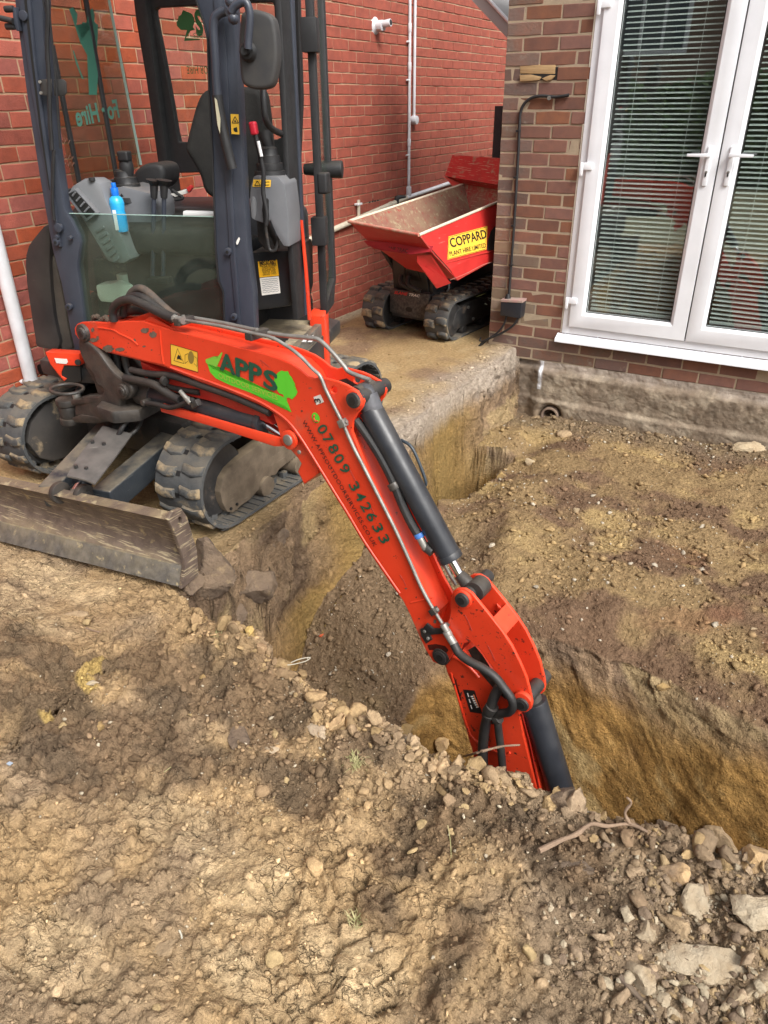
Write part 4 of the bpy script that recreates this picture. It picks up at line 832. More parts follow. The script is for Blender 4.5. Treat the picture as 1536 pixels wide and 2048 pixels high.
# the room behind
rm = empty('living_room', (-.6, YD + 1.5, .2), 'dim room seen through the slatted blinds behind the glass doors', 'room')
box('room_floor', (XP + .35, YD + .12, .1), (3.0, YD + 3.0, .16), mat('room_carpet', (.12, .10, .085), rough=.95), rm)
box('back_wall', (XP + .35, YD + 3.0, .1), (3.0, YD + 3.1, 2.8), ROOM, rm); box('room_side', (XP + .31, YD + .31, .1), (XP + .35, YD + 3.1, 2.8), ROOM, rm); box('ceiling', (XP + .3, YD + .1, 2.8), (3.0, YD + 3.1, 2.9), ROOM, rm)
box('lintel', (XP + .0, YD + .0, ZT + .01), (3.0, YD + .3, 2.95), BRNB, house)
box('wall_right_of_doors', (XRt + .055, YD + .0, ZS - .005), (3.0, YD + .3, ZT), BRNB, house)
so_ = empty('sofa', (-.3, YD + 1.2, .16), 'low dark sofa shape inside the room behind the right door', 'sofa')
box('seat', (-.55, YD + .75, .16), (.9, YD + 1.5, .55), mat('sofa_cloth', (.16, .13, .10), (.2, .17, .13), 9, rough=.95), so_, .05); box('backrest', (-.55, YD + 1.35, .56), (.9, YD + 1.6, .95), mat('sofa_cloth'  , (0, 0, 0)), so_, .05)

# ================================================================== behind the camera: what the door glass mirrors
nb = empty('neighbour_house', (1.2, -12, 0), 'brown brick neighbouring house with white windows, mirrored in the door glass', 'house')
box('wall', (-16, -12.3, -.06), (9, -12, 7), mat('far_brick', (.26, .17, .13), (.22, .14, .11), 5, rough=.9), nb)
for wx_, wz_ in ((-8.6, 2.45), (-4.9, 2.45), (-.9, 2.45), (3.2, 2.45)):
    fr = box('window', (wx_ - .85, -12.0, wz_), (wx_ + .85, -11.93, wz_ + 1.25), UPVC, nb)
    for k in range(3): box('pane', (wx_ - .76 + k * .53, -11.93, wz_ + .10), (wx_ - .31 + k * .53, -11.915, wz_ + 1.14), mat('far_pane', (.06, .08, .10), rough=.1), fr)
prism('roof', [(-16.4, -11.6, 6.9), (9.4, -11.6, 6.9), (9.4, -14.5, 9.4), (-16.4, -14.5, 9.4)], (0, 0, .15), mat('roof_tiles', (.12, .08, .07), rough=.9), nb)
hv = []; n = 12000; hx_ = rng.uniform(-10, 7, n); hz_ = rng.uniform(-.05, 1.9, n) + .15 * np.sin(hx_ * 2.1); hy_ = -8.2 + rng.normal(0, .22, n); nn_ = rng.normal(size=(n, 3)); nn_ /= np.linalg.norm(nn_, axis=1, keepdims=True)
t_ = np.cross(nn_, [0.3, .2, .9]); t_ /= np.linalg.norm(t_, axis=1, keepdims=True); b_ = np.cross(nn_, t_); s_ = rng.uniform(.05, .11, (n, 1)); p_ = np.stack([hx_, hy_, hz_], -1)
vv = np.stack([p_ - t_ * s_, p_ + b_ * s_ * .6, p_ + t_ * s_, p_ - b_ * s_ * .6], 1).reshape(-1, 3)
hd = empty('hedge', (0.5, -8.2, 0), 'tall green garden hedge mirrored in the door glass', 'hedge')
mesh_np('foliage', vv, np.arange(n * 4).reshape(n, 4), LEAF, hd); box('woody_core', (-10, -8.35, -.06), (7, -8.1, 1.75), mat('hedge_core', (.03, .045, .02), rough=1), hd)
# ================================================================== MINI EXCAVATOR
DC = np.array([-2.42, 2.42, 0.0])
YAW = rad(-71.4); cfv = np.array([math.cos(YAW), math.sin(YAW), 0.0]); clv = np.array([-cfv[1], cfv[0], 0.0])
def Pf_(x, y, f): return PP(x, y, DC + cfv * f, cfv)
def Pl_(x, y, l): return PP(x, y, DC + clv * l, clv)
def W(f, l, z): return DC + cfv * f + clv * l + np.array([0, 0, z])
dig = empty('mini_excavator', (DC[0], DC[1], 0), 'red mini excavator with dark cab, its boom reaching down into the trench', 'excavator')

# ---------------- tracks
def track_path(y0, r0, z0, y1, r1, z1, n=260):
    """closed loop (y, z) round two wheels, returned with outward normals"""
    P = []; d = math.hypot(y1 - y0, z1 - z0); phi = math.atan2(z1 - z0, y1 - y0); be = math.asin((r1 - r0) / d)
    a_top = phi + math.pi / 2 + be; a_bot = phi - math.pi / 2 - be
    for i in range(41): a = a_top + (2 * math.pi - (a_top - a_bot)) * i / 40; P.append((y0 + r0 * math.cos(a), z0 + r0 * math.sin(a)))
    for i in range(41): a = a_bot + (a_top - a_bot) * i / 40; P.append((y1 + r1 * math.cos(a), z1 + r1 * math.sin(a)))
    P.append(P[0]); P = np.array(P); s = np.concatenate([[0], np.cumsum(np.hypot(*np.diff(P, axis=0).T))]); return P, s
def on_path(P, s, t):
    t = t % s[-1]; y = np.interp(t, s, P[:, 0]); z = np.interp(t, s, P[:, 1]); e = .006
    y2 = np.interp((t + e) % s[-1], s, P[:, 0]); z2 = np.interp((t + e) % s[-1], s, P[:, 1]); y1 = np.interp((t - e) % s[-1], s, P[:, 0]); z1 = np.interp((t - e) % s[-1], s, P[:, 1])
    d = np.array([y2 - y1, z2 - z1]); d /= np.linalg.norm(d); return np.array([y, z]), d, np.array([-d[1], d[0]])
def make_track(parent, x0, x1, spec, lug_n, th=.016, lug_h=.010, xf=lambda p: p, mats=(RUBBER, LUG), lugw=.68, name='track', slots=True, inner_ribs=True, lugshape=0, tang=.5):
    P, s = track_path(*spec); Lp = s[-1]; cx = (x0 + x1) / 2
    cen = np.array([cx, P[:, 0].mean(), P[:, 1].mean()])
    tp_, td, tn = on_path(P, s, 0.01); sgn = 1 if (tn @ (tp_ - np.array([cen[1], cen[2]]))) > 0 else -1
    n = 240; bm = bmesh.new(); prof = [(x0 + .006, 0), (x0, -.004 * sgn * 0), (x0, th * .8), (x0 + .012, th), (x1 - .012, th), (x1, th * .8), (x1, 0), (x1 - .006, 0)]
    rings = []
    for i in range(n):
        p, d, nr = on_path(P, s, Lp * i / n); nr = nr * sgn
        rings.append([bm.verts.new(V(xf(np.array([x, p[0] + nr[0] * h, p[1] + nr[1] * h])))) for x, h in prof])
    m_ = len(prof)
    for i in range(n):
        A2, B2 = rings[i], rings[(i + 1) % n]
        for j in range(m_): bm.faces.new((A2[j], A2[(j + 1) % m_], B2[(j + 1) % m_], B2[j]))
    tr = bm_obj(name, bm, mats[0], parent, True)
    # one lug mesh, copied round the belt
    w2 = (x1 - x0) / 2; lg = Lp / lug_n * lugw
    r = random.Random(5)
    def lug_mesh(side, sd):
        bm = bmesh.new(); rr = random.Random(sd); j = lambda: rr.uniform(-.0025, .0025)
        if lugshape == 0:
            o = [(.10 * w2, -lg * .30), (.55 * w2, -lg * .50), (.98 * w2, -lg * .20), (.98 * w2, lg * .55), (.60 * w2, lg * .30), (.10 * w2, lg * .45)]
        else:
            o = [(.06 * w2, -lg * .5), (.5 * w2, -lg * .35), (.96 * w2, -lg * .5), (.96 * w2, lg * .45), (.5 * w2, lg * .6), (.06 * w2, lg * .45)]
        A2 = [bm.verts.new((side * a, b, -.002)) for a, b in o]; B2 = [bm.verts.new((side * (a * .9 + .04 * w2) + j(), b * .78 + j(), lug_h + j() * .6)) for a, b in o]
        bm.faces.new(B2)
        for k in range(6): bm.faces.new((A2[k], A2[(k + 1) % 6], B2[(k + 1) % 6], B2[k]))
        bmesh.ops.recalc_face_normals(bm, faces=bm.faces); bevel_bm(bm, .003, 1, 40)
        me = bpy.data.meshes.new('lug'); bm.to_mesh(me); bm.free(); me.materials.append(mats[1]); me.shade_smooth()
        try: me.set_sharp_from_angle(angle=rad(40))
        except Exception: pass
        return me
    LM = {1: [lug_mesh(1, k) for k in range(3)], -1: [lug_mesh(-1, k + 9) for k in range(3)]}
    pl = wloc(parent)
    bs = bmesh.new()
    for i in range(lug_n):
        for side in (1, -1):
            t = Lp * (i + (.5 if side < 0 else 0) * tang * 2 * .5) / lug_n; p, d, nr = on_path(P, s, t); nr = nr * sgn
            c0 = xf(np.array([cx, p[0] + nr[0] * th, p[1] + nr[1] * th])); c1 = xf(np.array([cx + 1, p[0] + nr[0] * th, p[1] + nr[1] * th])); c2 = xf(np.array([cx, p[0] + nr[0] * th + d[0], p[1] + nr[1] * th + d[1]]))
            ex = V(c1 - c0).normalized(); ey = V(c2 - c0).normalized(); ez = ex.cross(ey)
            up_ = V(xf(np.array([cx, p[0] + nr[0], p[1] + nr[1]])) - xf(np.array([cx, p[0], p[1]]))).normalized()
            if ez.dot(up_) < 0: ey = -ey; ez = ex.cross(ey)
            o = bpy.data.objects.new('lug', LM[side][r.randrange(3)]); COL.objects.link(o); o.parent = tr
            M4 = Matrix(((ex.x, ey.x, ez.x, c0[0] - pl.x), (ex.y, ey.y, ez.y, c0[1] - pl.y), (ex.z, ey.z, ez.z, c0[2] - pl.z), (0, 0, 0, 1))); o.matrix_local = M4
        if slots:
            p, d, nr = on_path(P, s, Lp * (i + .25) / lug_n); nr = nr * sgn; d3 = np.array([0, d[0], d[1]]); n3 = np.array([0, nr[0], nr[1]]); c0 = np.array([cx, p[0], p[1]]) + n3 * th
            q = [c0 + np.array([.010, 0, 0]) * a + d3 * b * .010 + n3 * .0012 for a, b in ((-1, -1), (1, -1), (1, 1), (-1, 1))]; bs.faces.new([bs.verts.new(V(xf(k))) for k in q])
    if slots: bm_obj('drive_slots', bs, INK, tr)['kind'] = 'stuff'
    else: bs.free()
    if inner_ribs:
        bi_ = bmesh.new()
        for i in range(lug_n * 2):
            p, d, nr = on_path(P, s, Lp * i / lug_n / 2); nr = nr * sgn; d3 = np.array([0, d[0], d[1]]); n3 = np.array([0, nr[0], nr[1]]); c0 = np.array([cx, p[0], p[1]]) - n3 * .002
            for sx_ in ((.62,) if True else ()): 
                for ss in (-1, 1):
                    c1 = c0 + np.array([ss * w2 * .70, 0, 0])
                    boxb(bi_, xf(c1), xf(c1 + np.array([w2 * .26, 0, 0])) - xf(c1), xf(c1 + d3 * .004) - xf(c1), xf(c1 + n3 * .004) - xf(c1))
            if i % 2 == 0:
                for ss in (-1, 1): c1 = c0 + np.array([ss * w2 * .26, 0, 0]) - n3 * .010; boxb(bi_, xf(c1), xf(c1 + np.array([w2 * .09, 0, 0])) - xf(c1), xf(c1 + d3 * .016) - xf(c1), xf(c1 + n3 * .012) - xf(c1))
        bm_obj('inner_ribs', bi_, RUBBER, tr)['kind'] = 'stuff'
    return tr
TS = (1.935, .168, .205, 2.915, .185, .215)
for (x0, x1) in ((-2.03, -1.80), (-3.04, -2.81)):
    tr = make_track(dig, x0, x1, TS, 39)
    cyl('idler_wheel', ((x0 + .06), TS[0], TS[2]), (x1 - .075, TS[0], TS[2]), .15, DARKST, tr, seg=30, bev=.008)
    cyl('sprocket', ((x0 + .07), TS[3], TS[5]), (x1 - .075, TS[3], TS[5]), .13, DARKST, tr, seg=30, bev=.008)
    for yy_ in (2.18, 2.42, 2.66): cyl('track_roller', (x0 + .03, yy_, .075), (x1 - .03, yy_, .075), .045, FRAME, tr, seg=20, bev=.006)
fp = [PX(*p, -1.845) for p in [(441, 985), (446, 958), (458, 938), (480, 917), (528, 884), (600, 842), (690, 800), (700, 840), (640, 878), (590, 915), (560, 938), (552, 950), (540, 953), (528, 968), (500, 1000), (482, 1012), (466, 1026), (455, 1024), (445, 1005)]]
tf = prism('track_frame', fp, (-.06, 0, 0), FRAME, dig, .006)
for q in ((461, 1017), (473, 1008)): cc_ = PX(*q, -1.845); cyl('frame_bolt', cc_ + np.array([-.002, 0, 0]), cc_ + np.array([.006, 0, 0]), .006, INK, tf, seg=10)
prism('track_frame', [(-2.84, 1.98, .07), (-2.84, 2.85, .07), (-2.84, 2.95, .33), (-2.84, 2.05, .355), (-2.84, 1.93, .345), (-2.84, 1.84, .29), (-2.84, 1.80, .21), (-2.84, 1.84, .12), (-2.84, 1.90, .08)], (-.1, 0, 0), mat('dark_track_frame', (.035, .032, .03), (.06, .052, .045), 8, rough=.6, mud=.6), dig, .01)  # darker tone on the left track's frame
# undercarriage
box('undercarriage', (-2.72, 2.02, .17), (-2.12, 2.85, .36), DARKST, dig, .02)
box('cross_beam', (-2.86, 2.3, .14), (-1.93, 2.52, .30), DARKST, dig, .02)
cyl('slew_ring', (DC[0], DC[1], .36), (DC[0], DC[1], .50), .26, DARKST, dig, seg=40, bev=.008)

# ---------------- blade
tl = PY(0, 968, 1.47); trp = PY(334, 1040, 1.49); bl_ = PY(0, 1077, 1.44); br = PY(352, 1166, 1.50)
def ext_left(a, b, x): t = (x - b[0]) / (a[0] - b[0]); return b + (a - b) * t
XBL, XBR = -3.06, max(trp[0], -1.74)
TL = ext_left(tl, trp, XBL); TR = ext_left(tl, trp, XBR); BL = ext_left(bl_, br, XBL); BR = ext_left(bl_, br, XBR)
def bprof(T, B):
    h = T[2] - B[2]; o = []
    f = [(0.000, 1.0), (.012, .97), (.040, .80), (.060, .62), (.066, .45), (.056, .30), (.035, .215), (.030, .21), (.004, .02), (0, 0)]
    front = [np.array([B[0], B[1] + (T[1] - B[1]) * v + u, B[2] + h * v]) for u, v in f]
    back = [p + np.array([0, .024 if i < 7 else .022, 0]) for i, p in enumerate(front)]; back[0] = front[0] + np.array([0, .048, .004]); back[1] = front[1] + np.array([0, .045, -.006])
    return front, back
fl_, bl2 = bprof(TL, BL); fr_, br2 = bprof(TR, BR)
bm = bmesh.new(); nseg = 24; loops = []
for k in range(nseg + 1):
    t = k / nseg; lp = [fl_[i] * (1 - t) + fr_[i] * t for i in range(10)] + [bl2[i] * (1 - t) + br2[i] * t for i in range(9, -1, -1)]; loops.append([bm.verts.new(V(p)) for p in lp])
for A2, B2 in zip(loops, loops[1:]):
    for i in range(20): bm.faces.new((A2[i], A2[(i + 1) % 20], B2[(i + 1) % 20], B2[i]))
bm.faces.new(loops[0]); bm.faces.new(list(reversed(loops[-1])))
bl_o = bm_obj('blade', bm, BLADE, dig, True)
bm = bmesh.new(); a_ = [fl_[6] + np.array([0, -.010, .004]), fl_[9] + np.array([0, -.010, -.006]), fl_[9] + np.array([0, .004, -.006]), fl_[6] + np.array([0, -.001, .004])]; b_ = [fr_[6] + np.array([0, -.010, .004]), fr_[9] + np.array([0, -.010, -.006]), fr_[9] + np.array([0, .004, -.006]), fr_[6] + np.array([0, -.001, .004])]
A2 = [bm.verts.new(V(p)) for p in a_]; B2 = [bm.verts.new(V(p)) for p in b_]; bm.faces.new(A2); bm.faces.new(list(reversed(B2)))
for i in range(4): bm.faces.new((A2[i], A2[(i + 1) % 4], B2[(i + 1) % 4], B2[i]))
bmesh.ops.recalc_face_normals(bm, faces=bm.faces); bevel_bm(bm, .003); bm_obj('cutting_edge', bm, BLADEEDGE, bl_o, True)
ep_ = [BR + np.array([0, -.012, -.008]), BR + np.array([0, .075, .0]), BR + np.array([0, .085, .10]), TR + np.array([0, .075, -.02]), TR + np.array([0, .055, .022]), TR + np.array([0, .015, .028]), TR + np.array([0, -.008, .008]), TR + np.array([0, .012, -.06]), BR + np.array([0, .022, .08])]
plate2d('end_plate', [(p[1], p[2]) for p in ep_], [[(TR[1] + .040 + .011 * math.cos(t), TR[2] - .022 + .018 * math.sin(t)) for t in [2 * math.pi * i / 14 for i in range(14)]]], Matrix(((0, 0, 1, XBR + .008), (1, 0, 0, 0), (0, 1, 0, 0), (0, 0, 0, 1))), None, .016, BLADE, bl_o, .002)
def beam(name, a, b, w_, h_, m, parent, bev=.008):
    a = V(a); b = V(b); d = (b - a).normalized(); sx_ = d.cross(Vector((0, 0, 1))).normalized(); uz = sx_.cross(d)
    bm = bmesh.new(); boxb(bm, (a + b) / 2, (b - a) / 2, sx_ * w_ / 2, uz * h_ / 2); bmesh.ops.recalc_face_normals(bm, faces=bm.faces); bevel_bm(bm, bev, 3); return bm_obj(name, bm, m, parent, True)
A0 = PZ(207, 1003, .205); A1 = PZ(388, 848, .27); beam('blade_arm', A0, A1, .085, .10, ARMST, dig)
B0 = PZ(120, 975, .205); B1 = PZ(225, 858, .27); beam('blade_arm', B0 + (B0 - B1) * .15, B1 + (B1 - B0) * .3, .08, .10, ARMST, dig)
gp = [PZ(206, 851, .40), PZ(264, 867, .385), PZ(227, 918, .36), PZ(189, 967, .33), PZ(167, 958, .335), PZ(133, 951, .34), PZ(161, 906, .37)]
gd = prism('cylinder_guard', gp, (0, 0, -.008), mat('guard_steel', (.075, .07, .065), (.12, .11, .10), 16, rough=.5, rough2=.7, mud=.62, muds=9, mudc=(.2, .14, .09), scratch=.7, scrc=(.3, .28, .25)), dig, .002)
for q, z_ in (((185, 886), .38), (((208, 890)), .375), ((152, 935), .352), ((173, 939), .345)): c_ = PZ(*q, z_); cyl('guard_bolt', c_, c_ + np.array([0, 0, .010]), .008, DARKST, gd, seg=6)
c0 = PZ(150, 985, .25); c1 = PZ(240, 850, .33); cyl('blade_cylinder', c0 + (c1 - c0) * .12, c1, .036, CYL, dig, seg=24, bev=.004); cyl('blade_cylinder_rod', c0, c0 + (c1 - c0) * .2, .018, CHROME, dig, seg=16)
for q in ((120, 985), (168, 990)): c_ = PZ(*q, .24); cyl('blade_lug', c_ + np.array([-.012, 0, 0]), c_ + np.array([.012, 0, 0]), .042, GREASY, dig, seg=22, bev=.004)
c_ = PZ(164, 989, .235); cyl('lug_pin', c_ + np.array([-.05, 0, 0]), c_ + np.array([.035, 0, 0]), .018, DARKST, dig, seg=16, bev=.003); cyl('grease_nipple', c_ + np.array([.03, 0, 0]), c_ + np.array([.046, 0, 0]), .008, DARKST, dig, seg=10)
tube('blade_hose', [PZ(232, 880, .36), PZ(248, 850, .42), PZ(275, 822, .44), PZ(305, 812, .44), PZ(330, 820, .42)], .0095, HOSE, dig)
tube('blade_hose', [PZ(236, 884, .34), PZ(270, 862, .38), PZ(283, 838, .40), PZ(280, 825, .42)], .0085, HOSE, dig)

# ---------------- boom geometry: the vertical plane of the boom
BA = rad(-6.0); bu = np.array([math.cos(BA), math.sin(BA), 0.0]); bn = np.array([-math.sin(BA), math.cos(BA), 0.0])   # bn points away from the near side
BO = PD(165, 665, 2.8)
def B3(x, y, s=0.0): return PP(x, y, BO + bn * s, bn)
def BL2(x, y, s=0.0): q = B3(x, y, s) - BO; return (float(q @ bu), float(q[2]))
def bmat(s): o = BO + bn * s; return Matrix(((bu[0], 0, -bn[0], o[0]), (bu[1], 0, -bn[1], o[1]), (0, 1, 0, o[2]), (0, 0, 0, 1)))
def circ(cx, cy, r, n=18): return [(cx + r * math.cos(2 * math.pi * i / n), cy + r * math.sin(2 * math.pi * i / n)) for i in range(n)]
def bplate(name, px, s0, s1, m, parent, holes=(), bev=.003):
    """a plate traced at its own near face s0, thickness to s1"""
    pts = [BL2(x, y, s0) for x, y in px]; hl = [[BL2(x, y, s0) for x, y in h] for h in holes]
    return plate2d(name, pts, hl, bmat((s0 + s1) / 2), None, s1 - s0, m, parent, bev)
def bplate_l(name, pts, s0, s1, m, parent, holes=(), bev=.003): return plate2d(name, pts, holes, bmat((s0 + s1) / 2), None, s1 - s0, m, parent, bev)
def catm(pts, k=4, closed=True):
    P = [np.array(p, float) for p in pts]; n = len(P); out = []
    for i in range(n):
        p0, p1, p2, p3 = P[i - 1], P[i], P[(i + 1) % n], P[(i + 2) % n]
        for j in range(k):
            t = j / k; out.append(tuple(.5 * (2 * p1 + (p2 - p0) * t + (2 * p0 - 5 * p1 + 4 * p2 - p3) * t * t + (3 * p1 - p0 - 3 * p2 + p3) * t ** 3)))
    return out
BW = .118
side_px = [(150, 668), (149, 656), (154, 648), (163, 644), (184, 643), (218, 645.5), (251, 642), (285, 642), (315, 652), (341, 660), (407, 676), (440, 684), (478, 695), (510, 702), (537, 710), (560, 718), (582, 728), (600, 740), (615, 753), (628, 757), (641, 753), (654, 757), (677, 763), (693, 770), (717, 784), (724, 792), (728, 803), (725, 815), (715, 828), (706, 843), (704, 862), (711, 882), (738, 949), (781, 1038), (820, 1123), (850, 1188), (878, 1236), (893, 1262), (906, 1284), (907, 1306), (896, 1324), (880, 1330), (866, 1324), (850, 1298), (838, 1272), (820, 1230), (806, 1202), (782, 1170), (758, 1134), (725, 1085), (693, 1031), (660, 978), (628, 926), (595, 874), (572, 845), (546, 825), (514, 806), (465, 786), (400, 762), (358, 746), (325, 730), (293, 723), (260, 714), (208, 701), (169, 683), (157, 678)]
box_px = [(168, 668), (166, 656), (184, 649), (251, 648), (341, 667), (407, 683), (478, 702), (537, 717), (577, 734), (600, 757), (622, 800), (640, 845), (700, 870), (729, 950), (772, 1040), (812, 1126), (840, 1190), (862, 1236), (850, 1270), (826, 1230), (788, 1170), (764, 1134), (731, 1085), (699, 1031), (666, 978), (634, 926), (601, 874), (578, 850), (550, 832), (514, 812), (465, 792), (400, 768), (325, 736), (260, 719), (208, 706), (180, 690)]
holes = [[(668 + 6.5 * math.cos(t), 780 + 7 * math.sin(t)) for t in [2 * math.pi * i / 14 for i in range(14)]]]
boom = bplate('boom', side_px, 0.0, .010, RED_WORN if False else RED, dig, holes)
bplate_l('boom_side_plate', [BL2(x, y, 0) for x, y in side_px], BW - .010, BW, RED, boom, [[BL2(x, y, 0) for x, y in holes[0]]])
bplate_l('boom_box', [BL2(x, y, 0) for x, y in box_px], .0105, BW - .0105, RED, boom)
bplate('boom_lug_plate', [(546, 828), (556, 858), (562, 882), (580, 899), (595, 916), (602, 927), (595, 943), (600, 953), (608, 969), (637, 947), (634, 926), (640, 915), (600, 868), (575, 843)], .012, BW - .012, RED, boom, bev=.004)
# stiffening edges along the near plate
def edge_bar(name, pp, s, r, m=RED): 
    return tube(name, [B3(x, y, s) for x, y in pp], r, m, boom, 8, 3)
edge_bar('edge_weld', [(342, 735), (402, 757), (467, 781), (517, 802), (549, 821), (576, 842), (599, 871), (632, 923), (664, 975), (697, 1028), (729, 1082), (762, 1131), (800, 1186)], .0005, .0036, mat('edge_pink', (.78, .10, .06), (.70, .07, .04), 8, rough=.35))
edge_bar('edge_weld', [(196, 655), (226, 660), (240, 668), (262, 678), (276, 690)], -.0008, .0030)
edge_bar('edge_weld', [(320, 660), (323, 700), (327, 727)], -.0004, .003)
edge_bar('edge_weld', [(822, 1205), (845, 1200), (866, 1196)], -.0004, .003)
# flared plates at the foot
bplate('foot_flare', [(240, 645), (262, 637), (300, 624), (318, 634), (341, 648), (330, 664), (290, 660)], .045, .060, RED, boom)
bplate('foot_flare', [(270, 655), (300, 632), (341, 655), (372, 668), (341, 668)], .010, .016, RED, boom)
# pins
def pin(x, y, r, s0, s1, m=DARKST, parent=None, name='pin', head=True):
    a = B3(x, y, s0); b = a + bn * (s1 - s0); o = cyl(name, a, b, r, m, parent or boom, seg=26, bev=r * .12)
    if head: cyl('pin_recess', a - bn * .0015, a + bn * .002, r * .55, INK, parent or boom, seg=18)
    return o
def ring(x, y, r, s0, s1, m, parent=None, name='pin_boss'):
    a = B3(x, y, s0); return cyl(name, a, a + bn * (s1 - s0), r, m, parent or boom, seg=30, bev=.003)
ring(163, 667, .034, -.014, BW + .01, GREASY); pin(161, 668, .022, -.024, BW + .03)
ring(576, 881, .032, -.012, .0, RED); pin(574, 881, .018, -.018, BW + .01, STEEL, head=False); ring(597, 905, .007, -.006, .0, STEEL, name='stop_bolt')
ring(705, 801, .031, -.012, 0, RED_WORN); pin(704, 802, .023, -.022, BW + .024); ring(880, 1315, .030, -.006, BW, GREASY); pin(879, 1316, .022, -.012, BW + .01)
# worn patches of bare metal, flat on the plate
WORN = mat('bare_worn_steel', (.10, .075, .055), (.17, .13, .10), 60, rough=.6)
rr_ = random.Random(3)
for (x, y, a, b) in ((290, 661, 9, 6), (306, 670, 8, 7), (186, 680, 9, 5), (216, 697, 12, 8), (240, 699, 10, 4.5), (185, 660, 3.5, 4.5), (174, 661, 2.5, 3.5), (269, 681, 3, 4), (288, 693, 3.5, 2), (303, 700, 2, 1.2), (195, 676, 3, 5), (620, 776, 4, 1.0), (812, 1177, 2.5, 1.6), (870, 1243, 3.5, 4.5)):
    q = [(x + a * math.cos(t) * rr_.uniform(.65, 1.15), y + b * math.sin(t) * rr_.uniform(.65, 1.15)) for t in [2 * math.pi * i / 16 for i in range(16)]]
    poly_obj('worn_patch', [B3(u, v, -.0012) for u, v in q], WORN, boom)
gr = mat('grease_stain', (.018, .014, .012), (.05, .03, .025), 60, rough=.35)
for s_, q in ((.03, [(655, 768), (680, 762), (706, 778), (722, 800), (704, 810), (690, 794), (668, 786)]), (.0, [])):
    if q: poly_obj('grease_stain', [B3(x, y, 0) + bn * s_ for x, y in q], gr, boom)
# near-plate fixtures: steel pipe run with clamps
def bpipe(pp, s, r=.0075, m=STEEL, nm='hydraulic_pipe', k=5): return tube(nm, [B3(x, y, s) for x, y in pp], r, m, boom, 10, k)
bpipe([(372, 641), (440, 652), (512, 668), (545, 676), (575, 693), (600, 712), (625, 738), (640, 752), (652, 780), (668, 812), (685, 845), (706, 892), (728, 935), (760, 998), (792, 1062), (822, 1128), (838, 1165), (856, 1200), (875, 1232), (884, 1246)], -.006, .0056)
bpipe([(374, 634), (440, 645), (515, 661), (560, 670), (620, 676), (640, 681), (665, 705), (688, 732), (700, 745), (740, 760)], .062, .0068)
def clamp(x, y, s, w_=.022, h_=.012, ang=None, m=GREASY):
    c = B3(x, y, s); d = V(bu) if ang is None else V(B3(ang[0], ang[1], s) - c).normalized(); nn = V(bn); u = d.cross(nn).normalized(); bm = bmesh.new()
    boxb(bm, c, d * h_, nn * w_, u * .012); bmesh.ops.recalc_face_normals(bm, faces=bm.faces); bevel_bm(bm, .003); o = bm_obj('pipe_clamp', bm, m, boom, True); cyl('clamp_bolt', V(c) + u * (.010 if u.z > 0 else -.010), V(c) + u * (.018 if u.z > 0 else -.018), .006, STEEL, boom, seg=6); return o
clamp(368, 641, .02, .034, .014, (420, 650)); clamp(514, 668, .025, .040, .014, (560, 678)); clamp(686, 846, -.008, .012, .012, (706, 892), STEEL)
clamp(868, 1222, -.006, .012, .010, (880, 1240), GREASY)
br_ = [B3(x, y, -.012) for x, y in [(846, 1256), (862, 1270), (884, 1268), (898, 1252), (892, 1246), (878, 1258), (866, 1258), (853, 1247)]]; prism('hose_bracket', br_, bn * .008, DARKST, boom, .002)
prism('hose_bracket', [B3(x, y, -.007) for x, y in [(840, 1258), (852, 1255), (864, 1280), (852, 1288), (842, 1272)]], bn * .006, GREASY, boom, .002)
for q in ((848, 1264), (855, 1278)): ring(*q, .006, -.012, -.006, STEEL, name='bracket_bolt')
for q in ((345, 636), (352, 639), (360, 640)): 
    c = B3(*q, .0); cyl('pipe_fitting', c, c + (B3(q[0] + 7, q[1] + 1.4, 0) - c), .0135, STEEL, boom, seg=8)
    c = B3(*q, .05); cyl('pipe_fitting', c, c + (B3(q[0] + 7, q[1] + 1.4, .05) - c), .0135, STEEL, boom, seg=8)
# hoses over the boom foot
for i, (pp, s, r) in enumerate([([(228, 642), (226, 622), (236, 606), (258, 599), (280, 606), (305, 618), (330, 630), (348, 637)], .0, .015), ([(246, 630), (250, 606), (268, 593), (288, 597), (310, 612), (332, 628), (350, 636)], .035, .0145), ([(252, 612), (262, 588), (278, 577), (296, 585), (320, 607), (340, 625), (354, 634)], .065, .0145), ([(236, 645), (244, 630), (262, 622), (285, 622), (300, 630)], .09, .015)]):
    tube('hydraulic_hose', [B3(x, y, s) for x, y in pp], r, HOSE if i != 2 else mat('dusty_hose', (.10, .07, .05), (.05, .045, .04), 20, rough=.8), dig, 12)
for i in range(26):
    c = B3(196 + rr_.uniform(-8, 20), 636 + rr_.uniform(-4, 6), rr_.uniform(.03, .1)); 
bmc = bmesh.new()
for i in range(22):
    c = B3(204 + rr_.uniform(-18, 18), 640 + rr_.uniform(-7, 5), rr_.uniform(.04, .1)); bmesh.ops.create_icosphere(bmc, subdivisions=1, radius=rr_.uniform(.006, .014), matrix=Matrix.Translation(V(c)))
o = bm_obj('dirt_crumbs', bmc, mat('dark_earth', (.07, .05, .035), rough=1), boom); o['kind'] = 'stuff'

